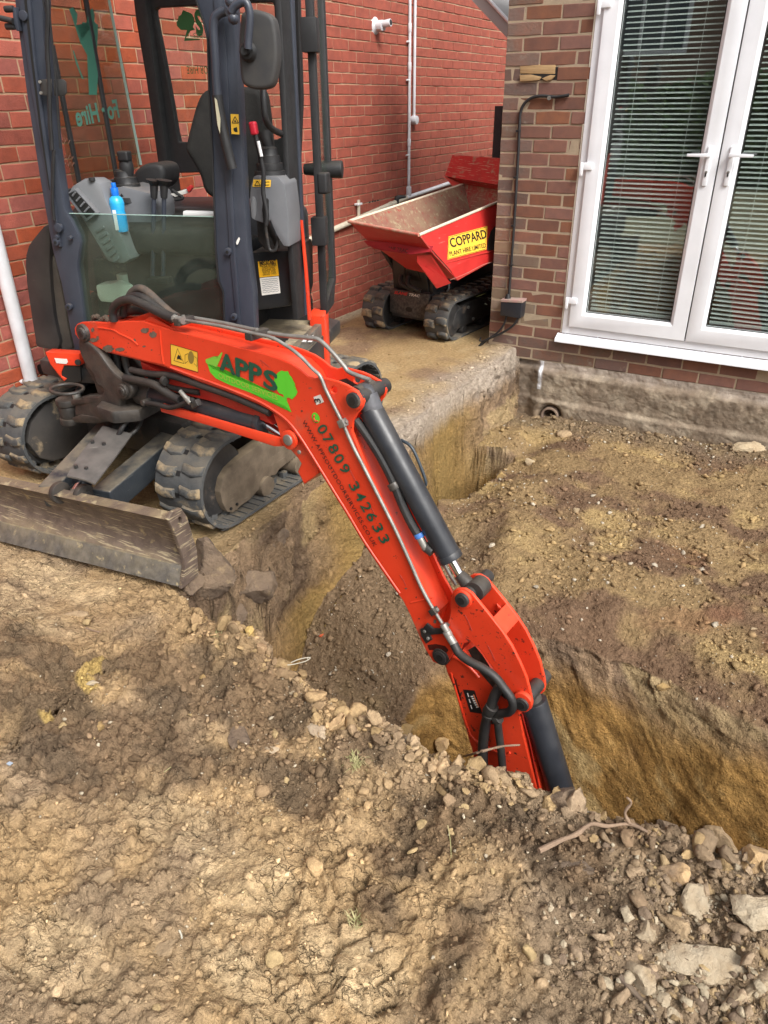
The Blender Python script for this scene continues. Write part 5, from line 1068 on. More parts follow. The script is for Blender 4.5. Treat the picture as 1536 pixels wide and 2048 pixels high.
# ---------------- lettering and stickers on the boom
sf = -.0012
yl = poly_obj('warning_sticker', [B3(x, y, sf) for x, y in [(341, 688), (395.5, 704), (396.5, 744), (342.5, 728)]], YEL, boom)
def bline(name, q0, q1, w_, m, parent, s=-.002): 
    a = V(B3(*q0, s)); b = V(B3(*q1, s)); d = (b - a).normalized(); u = d.cross(V(bn)).normalized() * w_ / 2; bm = bmesh.new(); bm.faces.new([bm.verts.new(k) for k in (a - u, b - u, b + u, a + u)]); return bm_obj(name, bm, m, parent)
for a, b in (((348, 721), (355, 697)), ((355, 697), (368, 727)), ((368, 727), (347.5, 721)), ((342, 729), (396, 745)), ((396, 745), (395, 704)), ((395, 704), (341, 688)), ((341, 688), (342, 729))): bline('sticker_line', a, b, .0016, INK, yl)
poly_obj('hand_symbol', [B3(x, y, -.002) for x, y in [(354, 714), (357, 709), (358, 713), (361, 711), (361, 715), (364, 721), (358, 718), (354, 719)]], INK, yl)
poly_obj('gear_symbol', [B3(382 + 6 * math.cos(t), 715 + 12.5 * math.sin(t) + 1.5 * math.cos(t), -.002) for t in [2 * math.pi * i / 24 for i in range(24)]], mat('symbol_grey', (.25, .17, .03), rough=.6), yl)
for a, b in (((370, 710), (376, 707)), ((388, 712), (394, 717)), ((370, 727), (376, 722)), ((388, 727), (394, 733)), ((370, 710), (370, 727)), ((394, 717), (394, 733))): bline('sticker_line', a, b, .0014, INK, yl)
# big company name with its green swoosh and tree
nrm = -bn
letters = [('A', (440, 721), (471, 732), .064), ('P', (472, 733), (498, 742), .064), ('P', (499, 742), (525, 751), .064), ('S', (528, 755), (556, 766), .066)]
for ch_, a, b, h_ in letters:
    for k_, (ox, oy) in enumerate(((0, 0), (1.4, .4), (-1.4, -.4), (0, 1.1), (0, -1.1))): text_on('decal_letter' if k_ == 0 else 'letter_stroke', ch_, B3(a[0] + ox + 1, a[1] + oy, -.001), B3(b[0] + ox - 1, b[1] + oy, -.001), h_ - .004, nrm, INKG, boom, bold=.012, lift=.0022 + k_ * .00005)
sw = [(413, 722), (418, 731), (425, 737), (440, 744), (470, 756), (500, 769), (530, 780), (560, 791), (571, 796), (577, 809), (583, 825), (570, 812), (540, 799), (500, 785), (460, 770), (432, 757), (420, 744)]
poly_obj('decal_swoosh', [B3(x, y, -.0012) for x, y in sw], LIME, boom)
tree = [(550, 752), (556, 745), (563, 741), (570, 743), (576, 742), (579, 750), (583, 754), (586, 762), (590, 768), (591, 776), (595, 784), (592, 791), (584, 799), (578, 795), (573, 796), (574, 802), (569, 797), (566, 789), (559, 787), (554, 780), (551, 770), (548, 760)]
poly_obj('decal_tree', [B3(x, y, -.0014) for x, y in tree], LIME, boom)
dg_ = [(412, 726), (411, 719), (418, 717), (424, 716), (426, 713), (431, 714), (434, 718), (437, 712), (443, 704), (445, 706), (439, 722), (433, 735), (426, 731), (419, 729)]
poly_obj('decal_digger', [B3(x, y, -.0014) for x, y in dg_], mat('decal_light_green2', (.20, .52, .05), rough=.4), boom)
text_on('decal_text', 'OUTDOOR SERVICES', B3(438, 750, -.001), B3(556, 795, -.001), .018, nrm, OLIVE, boom, bold=.012, lift=.0022)
# number sticker, phone symbol, phone number and web address down the boom
s3_ = poly_obj('number_sticker', [B3(x, y, -.0012) for x, y in [(627, 794), (641, 789), (648, 804), (633, 810)]], PAPER, boom)
text_on('sticker_digit', '3', B3(637.5, 808, -.001), B3(634, 794, -.001), .026, nrm, INK, boom, bold=.02, stretch=False, lift=.0024)
poly_obj('phone_disc', [B3(631.5 + 8 * math.cos(t), 835.5 + 10 * math.sin(t) + 3 * math.cos(t), -.0012) for t in [2 * math.pi * i / 26 for i in range(26)]], LIME, boom)
tube('phone_symbol', [B3(x, y, -.002) for x, y in [(629, 830), (627.5, 836), (631, 842), (636, 842)]], .0028, mat('phone_red', (.6, .05, .03), rough=.4), boom, 6, 3)
PN = [((638, 848), (654, 869)), ((654, 875), (664, 891)), ((662, 893), (677, 914)), ((675, 914), (690, 934)), ((690, 935), (703, 951)), ((708, 968), (720, 986)), ((720, 988), (734, 1008)), ((734, 1011), (745, 1029)), ((746, 1033), (757, 1050)), ((757, 1052), (767, 1067)), ((768, 1070), (777, 1086))]
ax0_ = np.array([646., 858.]); ax1_ = np.array([769., 1077.])
lens_ = [0.0, .088, .178, .268, .36, .52, .615, .71, .80, .90, 1.0]
for ch_, t in zip('07809342633', lens_):
    c = ax0_ + (ax1_ - ax0_) * t; hw = 8.5 if ch_ not in '7' else 8; d = (ax1_ - ax0_) / np.linalg.norm(ax1_ - ax0_)
    text_on('phone_digit', ch_, B3(*(c - d * hw), -.001), B3(*(c + d * hw), -.001), .044, nrm, INKG, boom, bold=.012, lift=.0022)
text_on('web_address', 'WWW.APPSOUTDOORSERVICES.CO.UK', B3(608, 841, -.001), B3(752, 1092, -.001), .0165, nrm, INK, boom, bold=.006, lift=.0022, spacing=1.1)

# ---------------- boom cylinder under the boom, guard strip, arm cylinder on top
def bcyl(name, p0, p1, s, r, m, parent=None, r2=None): return cyl(name, B3(*p0, s), B3(*p1, s), r, m, parent or dig, r2=r2, seg=28, bev=r * .1)
bc = bcyl('boom_cylinder', (298, 788), (530, 846), .055, .040, CYL); bcyl('cylinder_head', (282, 786), (312, 792), .055, .044, GREASY, bc)
bcyl('cylinder_rod', (528, 846), (578, 880), .055, .017, CHROME, bc); bcyl('gland_nut', (520, 843), (531, 847), .055, .0425, CYL, bc)
poly_b = [B3(x, y, .0) for x, y in [(319, 811), (325, 808), (440, 842), (560, 877), (566, 893), (548, 893), (430, 855), (322, 824)]]; prism('cylinder_guard_strip', poly_b, bn * .012, RED, dig, .003)
bplate('boom_belly', [(280, 722), (330, 748), (400, 772), (470, 800), (530, 828), (545, 850), (500, 832), (430, 805), (350, 785), (290, 760)], .030, .090, mat('red_paint_shaded', (.40, .02, .012), (.5, .03, .02), 6, rough=.4), dig)  # red paint darkened in its colour for the shaded underside
for pp, s, r in (([(262, 740), (300, 748), (345, 752), (400, 770), (470, 795), (540, 826)], .012, .0125), ([(250, 756), (280, 762), (310, 770), (340, 790), (360, 800)], -.006, .0145), ([(285, 806), (310, 808), (340, 815), (365, 808), (385, 800)], -.010, .009), ([(230, 690), (235, 730), (240, 765)], .05, .013), ([(246, 690), (252, 730), (262, 758)], .04, .012), ([(215, 700), (224, 735), (236, 760)], .07, .011), ([(300, 756), (345, 775), (400, 785)], .03, .011)):
    tube('hydraulic_hose', [B3(x, y, s) for x, y in pp], r, HOSE, dig, 10)
hf = bcyl('hose_fitting', (360, 782), (376, 800), -.014, .008, STEEL); bcyl('fitting_nut', (374, 797), (382, 806), -.014, .0105, STEEL, hf); bcyl('hose_sleeve', (326, 760), (332, 763), -.002, .0165, HOSE, hf); ring(284, 807, .012, -.02, .02, GREASY, dig, 'elbow_fitting')
prism('fitting_block', [B3(x, y, -.014) for x, y in [(378, 804), (390, 800), (396, 812), (384, 818)]], bn * .02, DARKST, dig, .002)
ac = bcyl('arm_cylinder', (741, 818), (902, 1118), .052, .0365, CYL)
bcyl('cylinder_end', (733, 790), (747, 826), .052, .033, mat('greased_end', (.10, .10, .11), (.05, .05, .055), 20, rough=.4, rough2=.7), ac); ring(712, 796, .034, .018, .098, GREASY, ac, 'cylinder_eye')
bm = bmesh.new(); bmesh.ops.create_uvsphere(bm, u_segments=24, v_segments=14, radius=.033, matrix=Matrix.Translation(V(B3(731, 789, .052)))); bm_obj('elbow_port', bm, mat('greased_end', (0, 0, 0)), ac, True)
bcyl('gland_nut', (896, 1107), (903, 1120), .052, .0385, CYL, ac); bcyl('cylinder_rod', (903, 1120), (924, 1158), .052, .0145, CHROME, ac)
bcyl('rod_eye_neck', (918, 1148), (946, 1180), .052, .017, GREASY, ac, r2=.027); ring(948, 1184, .031, .026, .078, GREASY, ac, 'rod_eye')
bpipe([(802, 880), (822, 893), (838, 925), (852, 965), (845, 972), (840, 960)], .096, .0050, mat('grab_rail', (.03, .04, .05), rough=.4), 'cylinder_tube', 4)
tube('spiral_hose', [B3(x, y, -.006 + .03) for x, y in [(712, 840), (735, 872), (762, 915), (785, 960), (803, 1005), (822, 1045), (838, 1072)]], .0125, HOSE, dig, 12, 5)
bm = bmesh.new(); pth = smooth_path([B3(x, y, .024) for x, y in [(712, 840), (735, 872), (762, 915), (785, 960), (803, 1005), (822, 1045), (838, 1072)]], 26)
for i in range(1, len(pth) - 1):
    d = (pth[i + 1] - pth[i - 1]).normalized(); cylb(bm, pth[i] - d * .0012, pth[i] + d * .0012, .0145, seg=12)
bm_obj('hose_spiral', bm, HOSE, dig)
bcyl('hose_collar', (785, 965), (792, 978), .024, .019, GREASY); bcyl('blue_band', (836, 1066), (840, 1075), .024, .0155, mat('blue_tape', (.05, .16, .45), rough=.5)); bcyl('hose_end', (840, 1075), (852, 1098), .024, .012, STEEL); bcyl('hose_elbow', (850, 1092), (866, 1104), .03, .017, DARKST)
bpipe([(888, 1128), (900, 1150), (912, 1170)], .09, .006)

# ---------------- arm with its link plates
AP = [(906, 1182), (915, 1177), (929, 1178), (943, 1187), (961, 1209), (983, 1236), (1004, 1263), (1023, 1292), (1039, 1324), (1053, 1357), (1061, 1388), (1064, 1406), (1062, 1418), (1053, 1425), (1041, 1425), (1028, 1418), (1010, 1384), (993, 1348), (972, 1318), (958, 1298), (940, 1284), (926, 1288), (918, 1306), (908, 1304), (902, 1288), (893, 1262), (892, 1250), (898, 1238), (901, 1220), (901, 1198)]
arm = bplate('arm', [(888, 1326), (905, 1308), (925, 1300), (950, 1316), (985, 1350), (1020, 1395), (1040, 1425), (1048, 1470), (1060, 1520), (1075, 1575), (1085, 1620), (1000, 1640), (965, 1600), (943, 1500), (925, 1440), (908, 1380), (893, 1345)], .012, BW - .012, RED_WORN, dig, bev=.006)
lp = bplate('link_plate', AP, -.004, .008, RED_WORN, arm)
bplate_l('link_plate', [BL2(x, y, -.004) for x, y in [a for a in AP if True]], .086, .098, RED_WORN, arm)
bplate('link_bridge', [(993, 1208), (1001, 1216), (1010, 1226), (1028, 1248), (1027, 1256), (1020, 1252), (1008, 1268), (984, 1236), (994, 1222)], .078, .085, RED_WORN, arm)
prism('cross_plate', [B3(985, 1236, .0), B3(1008, 1266, .0), B3(1008, 1266, .0) + bn * .086, B3(985, 1236, 0) + bn * .086], (.004, 0, -.006), RED_WORN, arm)
prism('arm_inner_side', [B3(1042, 1425, .012), B3(1060, 1490, .012), B3(1080, 1590, .012), B3(1080, 1590, .05), B3(1050, 1440, .05)], (.004, 0, 0), mat('red_paint_shaded', (0, 0, 0)), arm)  # same shade-darkened red, painted on the arm's right face
tube('edge_weld', [B3(x, y, .011) for x, y in [(905, 1312), (925, 1322), (945, 1340), (958, 1355)]], .005, RED_WORN, arm, 8, 3)
tube('edge_weld', [B3(x, y, .011) for x, y in [(902, 1345), (918, 1400), (935, 1455), (948, 1478), (975, 1495), (1010, 1510), (1020, 1505)]], .004, RED_WORN, arm, 8, 4)
ring(924, 1200, .029, -.016, -.004, RED_WORN, arm); pin(922, 1202, .022, -.026, BW + .02, parent=arm)
ring(1044, 1404, .030, -.020, -.004, RED_WORN, arm); pin(1042, 1411, .022, -.028, BW + .02, parent=arm)
inner = [(936, 1300), (950, 1292), (965, 1310), (990, 1350), (1008, 1386), (1012, 1400), (990, 1380), (960, 1345)]
poly_obj('dark_recess', [B3(x, y, .0105) for x, y in inner], gr, arm)  # dark inset laid over the arm's oval opening
bk_ = bcyl('bucket_cylinder', (1066, 1400), (1128, 1600), .06, .042, CYL); bcyl('cylinder_eye', (1056, 1378), (1070, 1412), .06, .030, GREASY, bk_); bcyl('cylinder_collar', (1063, 1400), (1070, 1420), .06, .0435, CYL, bk_)
tube('hydraulic_hose', [B3(x, y, .035) for x, y in [(1036, 1425), (1044, 1460), (1054, 1498), (1064, 1522)]], .012, HOSE, dig, 10); tube('hydraulic_hose', [B3(x, y, .05) for x, y in [(1046, 1420), (1056, 1460), (1068, 1510), (1078, 1540)]], .006, HOSE, dig, 10)
poly_obj('maker_sticker', [B3(x, y, .0100) for x, y in [(926, 1379), (949, 1381), (965, 1428), (940, 1424)]], INK, arm)
poly_obj('sticker_mark', [B3(x, y, .0088) for x, y in [(946, 1389), (948, 1389), (959, 1414), (956, 1414)]], mat('sticker_orange', (.75, .2, .08), rough=.5), arm)
for i in range(6): poly_obj('sticker_mark', [B3(941 + i * 2.1 + a, 1392 + i * 4.2 + b, .0088) for a, b in ((0, 0), (5, -.5), (6, 2), (1, 2.6))], PAPER, arm)
for i in range(3): q = B3(936 + i * 1.5, 1390 + i * 9, .0088); poly_obj('sticker_line', [B3(934 + i * 3.2, 1386 + i * 12, .0088), B3(936 + i * 3.2, 1386 + i * 12, .0088), B3(938.5 + i * 3.2, 1394 + i * 12, .0088), B3(936.5 + i * 3.2, 1394 + i * 12, .0088)], PAPER, arm)
# hoses down the arm
bcyl('hose_fitting', (886, 1248), (897, 1268), -.016, .011, STEEL); bcyl('fitting_nut', (893, 1262), (898, 1272), -.018, .0135, STEEL); bcyl('hose_ferrule', (898, 1272), (912, 1294), -.020, .0125, STEEL)
tube('hydraulic_hose', [B3(x, y, s) for x, y, s in [(908, 1288, -.020), (918, 1306, -.028), (938, 1322, -.034), (965, 1336, -.034), (990, 1354, -.032), (1006, 1374, -.030), (1022, 1396, -.030), (1026, 1412, -.028), (1018, 1424, -.024), (1002, 1427, -.018), (994, 1432, -.014)]], .0135, HOSE, dig, 12)
tube('hydraulic_hose', [B3(x, y, s) for x, y, s in [(994, 1430, -.014), (997, 1460, -.012), (1002, 1500, -.010), (1006, 1545, -.008), (1008, 1590, -.006)]], .0125, HOSE, dig, 12)
tube('hydraulic_hose', [B3(x, y, s) for x, y, s in [(1000, 1372, .003), (988, 1395, -.012), (980, 1420, -.018), (971, 1450, -.016), (966, 1490, -.012), (966, 1530, -.010), (970, 1580, -.008)]], .0165, HOSE, dig, 12)
for q, q2, s, r in (((977, 1424), (985, 1412), -.018, .021), ((990, 1438), (1000, 1436), -.014, .017), ((975, 1432), (978, 1427), -.018, .020)): bcyl('hose_cuff', q, q2, s, r, HOSE)

# ---------------- swing bracket
CASTP = [(156, 684), (160, 678), (178, 688), (196, 704), (210, 724), (226, 744), (246, 760), (259, 770), (264, 784), (260, 796), (250, 801), (241, 802), (238, 820), (229, 837), (216, 842), (190, 838), (165, 834), (150, 830), (152, 806), (170, 793), (200, 791), (206, 778), (194, 770), (186, 750), (172, 732), (163, 715), (158, 700)]
sb = bplate('swing_bracket', catm(CASTP, 3), -.012, .022, GREASY, dig, bev=.008)
bplate_l('bracket_cheek', [BL2(x, y, -.012) for x, y in CASTP], .100, .130, GREASY, sb, bev=.008)
bplate('bracket_web', [(168, 700), (196, 740), (215, 770), (228, 800), (220, 835), (170, 832), (170, 800), (196, 790), (186, 760), (170, 735)], .022, .100, GREASY, sb, bev=.006)
ring(243, 783, .028, -.024, -.01, GREASY, sb); pin(241, 784, .018, -.030, .14, GREASY, sb)
c_ = B3(138, 818, .02); bz = V(c_); h_ = .052
for z0_, z1_, r in ((-.062, -.034, .046), (-.032, .018, .040), (.020, .048, .046)): cyl('swing_pivot', (bz.x, bz.y, bz.z + z0_), (bz.x, bz.y, bz.z + z1_), r, GREASY, sb, seg=30, bev=.005)
prism('pivot_arm', [B3(140, 800, -.02), B3(215, 796, -.01), B3(235, 800, 0), B3(232, 812, 0), B3(200, 806, -.01), B3(142, 812, -.02)], bn * .10, GREASY, sb, .008)
prism('pivot_arm', [B3(142, 836, -.02), B3(160, 830, -.02), B3(215, 836, -.01), B3(222, 843, -.01), B3(190, 848, -.01), B3(150, 846, -.02)], bn * .10, GREASY, sb, .008)
prism('pivot_recess', [B3(150, 810, .004), B3(230, 806, .004), B3(225, 840, .004), B3(150, 838, .004)], bn * .08, DARKST, sb, .004)
text_on('cast_number', '51162', B3(170, 817, .002), B3(194, 819, .002), .012, nrm, mat('cast_number', (.09, .08, .07), rough=.6), sb, bold=.01)
cyl('swing_cylinder_rod', B3(153, 792, .06), B3(182, 742, .16), .016, CHROME if False else CYL, dig, seg=18); c2_ = B3(153, 792, .02); cyl('top_bolt', (c2_[0], c2_[1], c2_[2] - .01), (c2_[0], c2_[1], c2_[2] + .012), .016, STEEL, sb, seg=18, bev=.003)
bm = bmesh.new(); rc = PD(134, 778, 2.92)
mj = bpy.data.meshes.new('tmp')
tube('lifting_ring', [rc + np.array([.07 * math.cos(t), .055 * math.sin(t), 0]) for t in [2 * math.pi * i / 20 for i in range(21)]], .0065, GREASY, dig, 8, 1); bm.free()
prism('swing_frame', [W(.30, -.16, .44), W(.66, -.09, .44), W(.70, 0, .44), W(.66, .09, .44), W(.30, .16, .44)], (0, 0, .05), GREASY, dig, .008)

# ---------------- chipped paint: small irregular bare flecks, sunk into the paint film
def in_poly(x, y, P):
    c = False; n = len(P)
    for i in range(n):
        x1, y1 = P[i]; x2, y2 = P[(i + 1) % n]
        if (y1 > y) != (y2 > y) and x < (x2 - x1) * (y - y1) / (y2 - y1) + x1: c = not c
    return c
def flecks(P, n, s, parent, seed, smin=.7, smax=4.5, elong=1.0, m=None, hug=None):
    r = random.Random(seed); bm = bmesh.new(); xs_ = [p[0] for p in P]; ys_ = [p[1] for p in P]; k = 0
    while k < n:
        x = r.uniform(min(xs_), max(xs_)); y = r.uniform(min(ys_), max(ys_))
        if not in_poly(x, y, P): continue
        if hug and min(math.hypot(x - h_[0], y - h_[1]) for h_ in hug) > r.expovariate(1 / 26.0) + 8: continue
        k += 1; a = min(smin * r.paretovariate(1.7), smax) * .5; b = a * r.uniform(.4, 1.0); t0 = r.uniform(0, 3.14); nn_ = 7
        q = [(x + a * elong * math.cos(t) * math.cos(t0) * (jj := r.uniform(.6, 1.25)) - b * math.sin(t) * math.sin(t0) * jj, y + a * elong * math.cos(t) * math.sin(t0) * jj + b * math.sin(t) * math.cos(t0) * jj) for t in [2 * math.pi * i / nn_ for i in range(nn_)]]
        if not all(in_poly(u, v, P) for u, v in q): continue
        bm.faces.new([bm.verts.new(V(B3(u, v, s))) for u, v in q])
    o = bm_obj('paint_chips', bm, m or CHIPM, parent); o['kind'] = 'stuff'; return o
CHIPM = mat('chip_bare', (.030, .018, .014), (.08, .05, .035), 90, rough=.55)
flecks(AP, 150, -.0050, arm, 5, .8, 5.0, hug=[(925, 1190), (1044, 1404), (1020, 1300), (905, 1290), (960, 1280), (1000, 1250)])
flecks([(905, 1345), (930, 1330), (955, 1365), (990, 1420), (1000, 1500), (960, 1520), (940, 1480), (920, 1410)], 60, .0112, arm, 6, .8, 6.0, 1.4)
flecks(side_px, 110, -.0010, boom, 7, .6, 4.0, hug=[(170, 660), (200, 690), (250, 700), (300, 670), (880, 1300), (870, 1240), (840, 1250), (705, 800), (690, 790), (600, 900), (575, 860)])
flecks(side_px, 45, -.0010, boom, 8, .5, 2.6)
flecks([(905, 1345), (925, 1372), (932, 1410), (945, 1460), (938, 1455), (922, 1405), (908, 1370)], 26, .0110, arm, 9, 2.0, 12, 2.0)
GST = mat('thin_grease', (.10, .012, .008), (.03, .012, .01), 40, rough=.35)
for q in ([(855, 1290), (872, 1288), (890, 1292), (897, 1300), (892, 1306), (872, 1298), (858, 1300)], [(902, 1345), (912, 1360), (916, 1385), (924, 1402), (917, 1400), (906, 1372)]): poly_obj('grease_smear', [B3(x, y, -.0012 if q[0][0] < 900 else .0108) for x, y in q], GST, boom)
for (x0, y0, x1, y1) in ((430, 712, 455, 720), (520, 720, 540, 735), (700, 940, 716, 975), (740, 1010, 752, 1040), (800, 1150, 812, 1172), (930, 1230, 944, 1262), (975, 1290, 990, 1322), (640, 860, 652, 884)): tube('paint_scratch', [B3(x0, y0, -.0008 if x0 < 900 else -.0048), B3((x0 + x1) / 2 + 1, (y0 + y1) / 2, -.0008 if x0 < 900 else -.0048), B3(x1, y1, -.0008 if x0 < 900 else -.0048)], .0007, mat('scratch_dark', (.25, .03, .02), rough=.6), boom, 4, 2)
# ---------------- upper body and cab
def fplate(name, px, f, back, m, parent, bev=.004): return prism(name, [Pf_(x, y, f) for x, y in px], -cfv * back, m, parent, bev)
def lplate(name, px, l, inw, m, parent, bev=.003): return prism(name, [Pl_(x, y, l) for x, y in px], -clv * inw, m, parent, bev)
deck = prism('deck', [W(.38, -.50, .50), W(.46, -.28, .50), W(.46, .50, .50), W(.38, .60, .50), W(-.45, .60, .50), W(-.60, .35, .50), W(-.62, 0, .50), W(-.60, -.35, .50), W(-.45, -.52, .50)], (0, 0, .07), DARKST, dig, .02)
# cab floor with its muddy mat
fl_o = prism('cab_floor', [W(.42, -.27, .60), W(.42, .60, .60), W(-.05, .60, .60), W(-.40, .55, .60), W(-.40, -.27, .60)], (0, 0, .035), mat('muddy_mat', (.22, .18, .125), (.32, .26, .17), 9, rough=.95, mud=.5, mudc=(.4, .32, .2), muds=16, bump=.002, bs=60), dig, .004)
bm = bmesh.new()
for i in range(14): boxb(bm, W(.38 - i * .022, .50 - (i % 2) * .004, .637), cfv * .006, clv * .03, (0, 0, .003))
o = bm_obj('mat_ribs', bm, BLACK, fl_o); o['kind'] = 'stuff'
prism('door_sill', [W(.44, .585, .600), W(.44, .615, .600), W(-.06, .615, .600), W(-.06, .585, .600)], (0, 0, .05), mat('sill_metal', (.20, .18, .15), (.12, .11, .10), 20, rough=.5, metal=.3, dust=.5), dig, .004)
sk = prism('side_skirt', [W(.45, .622, .60), W(-.06, .622, .60), W(-.06, .622, .34), W(.30, .622, .34), W(.45, .622, .44)], -clv * .03, mat('skirt_black', (.02, .02, .022), (.035, .035, .037), 8, rough=.4, dust=.4), dig, .006)
for x_ in (607, 619): poly_obj('skirt_mark', [Pl_(x, y, .6235) for x, y in [(x_ + 1, 677), (x_ + 8, 669), (x_ + 7.5, 678), (x_ + 5, 684), (x_ - 4, 684)]], WHITE, sk)
# red rear wing and counterweight
prism('rear_wing', [W(-.07, .625, .36), W(-.07, .625, .68), W(-.10, .63, .70), W(-.15, .625, .70), W(-.15, .625, .36)], -clv * .07, RED, dig, .012)
bm = bmesh.new(); NN = 18
def cw(z0, z1, r_, m, nm):
    pts = [W(-.16, .53, z0)] + [W(-.16 - .50 * math.sin(math.pi * i / NN) * 1.0, .53 * math.cos(math.pi * i / NN) if i < NN / 2 else .58 * math.cos(math.pi * i / NN), z0) for i in range(1, NN)] + [W(-.16, -.56, z0)]
    return prism(nm, pts, (0, 0, z1 - z0), m, dig, .03)
bm.free(); cw(.40, .72, 0, BLACK, 'counterweight'); cw(.722, 1.10, 0, mat('rear_hood', (.035, .036, .04), (.05, .05, .055), 6, rough=.5), 'rear_hood')
lplate('hood_strip', [(604, 440), (606, 440), (616, 540), (624, 640), (619, 640), (612, 540)], .60, .008, RED, dig, .001)
# red front corner, left in the picture
fc = prism('front_corner', [Pf_(*p, .475) for p in [(90, 704), (158, 708), (160, 732), (128, 731), (122, 745), (122, 752), (133, 758), (128, 763), (118, 752), (100, 728)]], -cfv * .05, RED, dig, .004)
prism('corner_sticker', [Pf_(*p, .4765) for p in [(109, 716), (134, 718), (136, 724), (133, 728), (113, 726)]], cfv * .0008, PAPER, fc, 0); prism('corner_opening', [Pf_(*p, .47) for p in [(120, 740), (128, 731), (160, 733), (162, 762), (140, 768), (122, 760)]], -cfv * .02, INK, dig)
cyl('corner_bolt', Pf_(157, 724, .475), Pf_(157, 724, .475) + cfv * .008, .012, DARKST, fc, seg=12)
# big rounded black side covers, operator's right
hc = fplate('side_cover', [(96, 446), (85, 453), (74, 466), (63, 480), (55, 492), (50, 510), (49, 530), (52, 570), (58, 610), (64, 650), (69, 680), (70, 694), (90, 699), (114, 702), (118, 694), (120, 684), (114, 660), (108, 630), (102, 580), (99, 530), (100, 490), (100, 460)], .24, .30, mat('side_cover', (.020, .018, .019), (.038, .033, .031), 5, rough=.40, rough2=.55, dust=.3, scratch=.72, scrc=(.25, .22, .2)), dig, .022)
fplate('side_cover_inner', [(100, 500), (110, 520), (122, 570), (134, 640), (145, 697), (124, 699), (119, 690), (122, 680), (112, 640), (106, 590)], .22, .20, mat('inner_cover', (.06, .05, .042), (.09, .075, .06), 9, rough=.7), dig, .012)
# pillars
lp_ = fplate('front_pillar', [(24, -30), (28.6, 0), (52, 182), (78, 351), (104, 497), (122, 567), (140, 660), (150, 705), (174, 704), (170, 655), (164, 610), (161, 582), (154, 530), (158, 500), (160, 485), (156, 469), (144, 445), (128, 417), (118, 350), (109, 286), (99, 156), (86, 73), (86, 0), (84, -30)], .40, .05, NAVY, dig, .008)
fplate('pillar_channel', [(33, -30), (36, 0), (62, 182), (92, 355), (106, 460), (116, 495), (122, 495), (110, 420), (96, 300), (70, 120), (60, 0), (58, -30)], .412, .015, NAVY, dig, .006)
fplate('pillar_groove', [(46, -30), (48, 0), (62, 120), (78, 250), (98, 380), (100, 380), (82, 250), (66, 120), (53, 0), (51, -30)], .4135, .002, INK, dig, 0)
rp_ = fplate('front_pillar', [(388, -30), (392, 0), (406, 40), (415, 78), (418, 182), (425, 312), (431, 495), (436, 560), (446, 584), (449, 650), (452, 690), (512, 690), (509, 660), (506, 584), (494, 495), (488, 391), (480, 234), (474, 120), (467, 0), (464, -30)], .40, .06, NAVY, dig, .010)
fplate('pillar_channel', [(424, -30), (426, 0), (440, 160), (446, 300), (458, 495), (476, 690), (484, 690), (470, 495), (462, 300), (456, 160), (446, 0), (444, -30)], .408, .012, NAVY, dig, .005)
fplate('rubber_trim', [(386, -30), (390, 0), (404, 40), (413, 78), (416, 182), (423, 312), (429, 495), (434, 560), (444, 584), (447, 650), (450, 690), (453, 690), (450, 650), (447, 584), (438, 560), (432, 495), (426, 312), (419, 182), (416, 78), (407, 40), (393, 0), (390, -30)], .404, .02, BLACK, dig, .001)
for x, y in ((459, 502), (471, 632), (142, 612), (117, 483)): 
    c = Pf_(x, y, .40); cyl('pillar_bolt', c + cfv * .004, c + cfv * .022, .013, NAVY, dig, seg=18, bev=.003); cyl('bolt_socket', c + cfv * .0215, c + cfv * .0235, .006, INK, dig, seg=6)
for x, y, r in ((117, 473, .008), (143, 475, .008), (51, 32, .015), (120, 455, .016)): c = Pf_(x, y, .405); cyl('small_bolt', c, c + cfv * .016, r, NAVY, dig, seg=16, bev=.002)
# cylinder strut ends on the left pillar
tube('gas_strut', [Pf_(x, y, .425) for x, y in [(108, 300), (106, 340), (105, 400), (108, 440)]], .006, BLACK, dig, 8)
fplate('strut_bracket', [(79, 159), (103, 158), (103, 190), (101, 192), (82, 190)], .43, .004, DARKST, dig, .001); fplate('strut_plate', [(106, 159), (126, 158), (132, 164), (133, 186), (128, 192), (108, 192)], .42, .006, DARKST, dig, .004)
for x, y in ((81, 164), (83, 186)): c = Pf_(x, y, .432); cyl('bracket_screw', c, c + cfv * .006, .005, STEEL, dig, seg=8)
tube('gas_strut', [Pf_(x, y, .43) for x, y in [(92, -20), (96, 30), (94, 90), (98, 160), (100, 240), (104, 300)]], .007, BLACK, dig, 8); tube('wiper_arm', [Pf_(x, y, .425) for x, y in [(99, 30), (102, 60), (112, 160), (116, 230), (121, 297)]], .004, BLACK, dig, 6)
tube('wiper_arm', [Pf_(x, y, .425) for x, y in [(86, 0), (96, 50), (92, 120)]], .004, BLACK, dig, 6)
# mirror arm stub leaving left
tube('mirror_arm', [Pf_(x, y, .43) for x, y in [(-30, 30), (0, 36), (26, 42)]], .009, BLACK, dig, 10); fplate('mirror_bracket', [(24, 14), (30, 14), (38, 62), (32, 62), (26, 44)], .425, .05, NAVY, dig, .004)
for x, y in ((21, 18), (23, 53)): c = Pf_(x, y, .42); cyl('bracket_bolt', c - clv * .02, c + clv * .012, .010, BLACK, dig, seg=14, bev=.002)
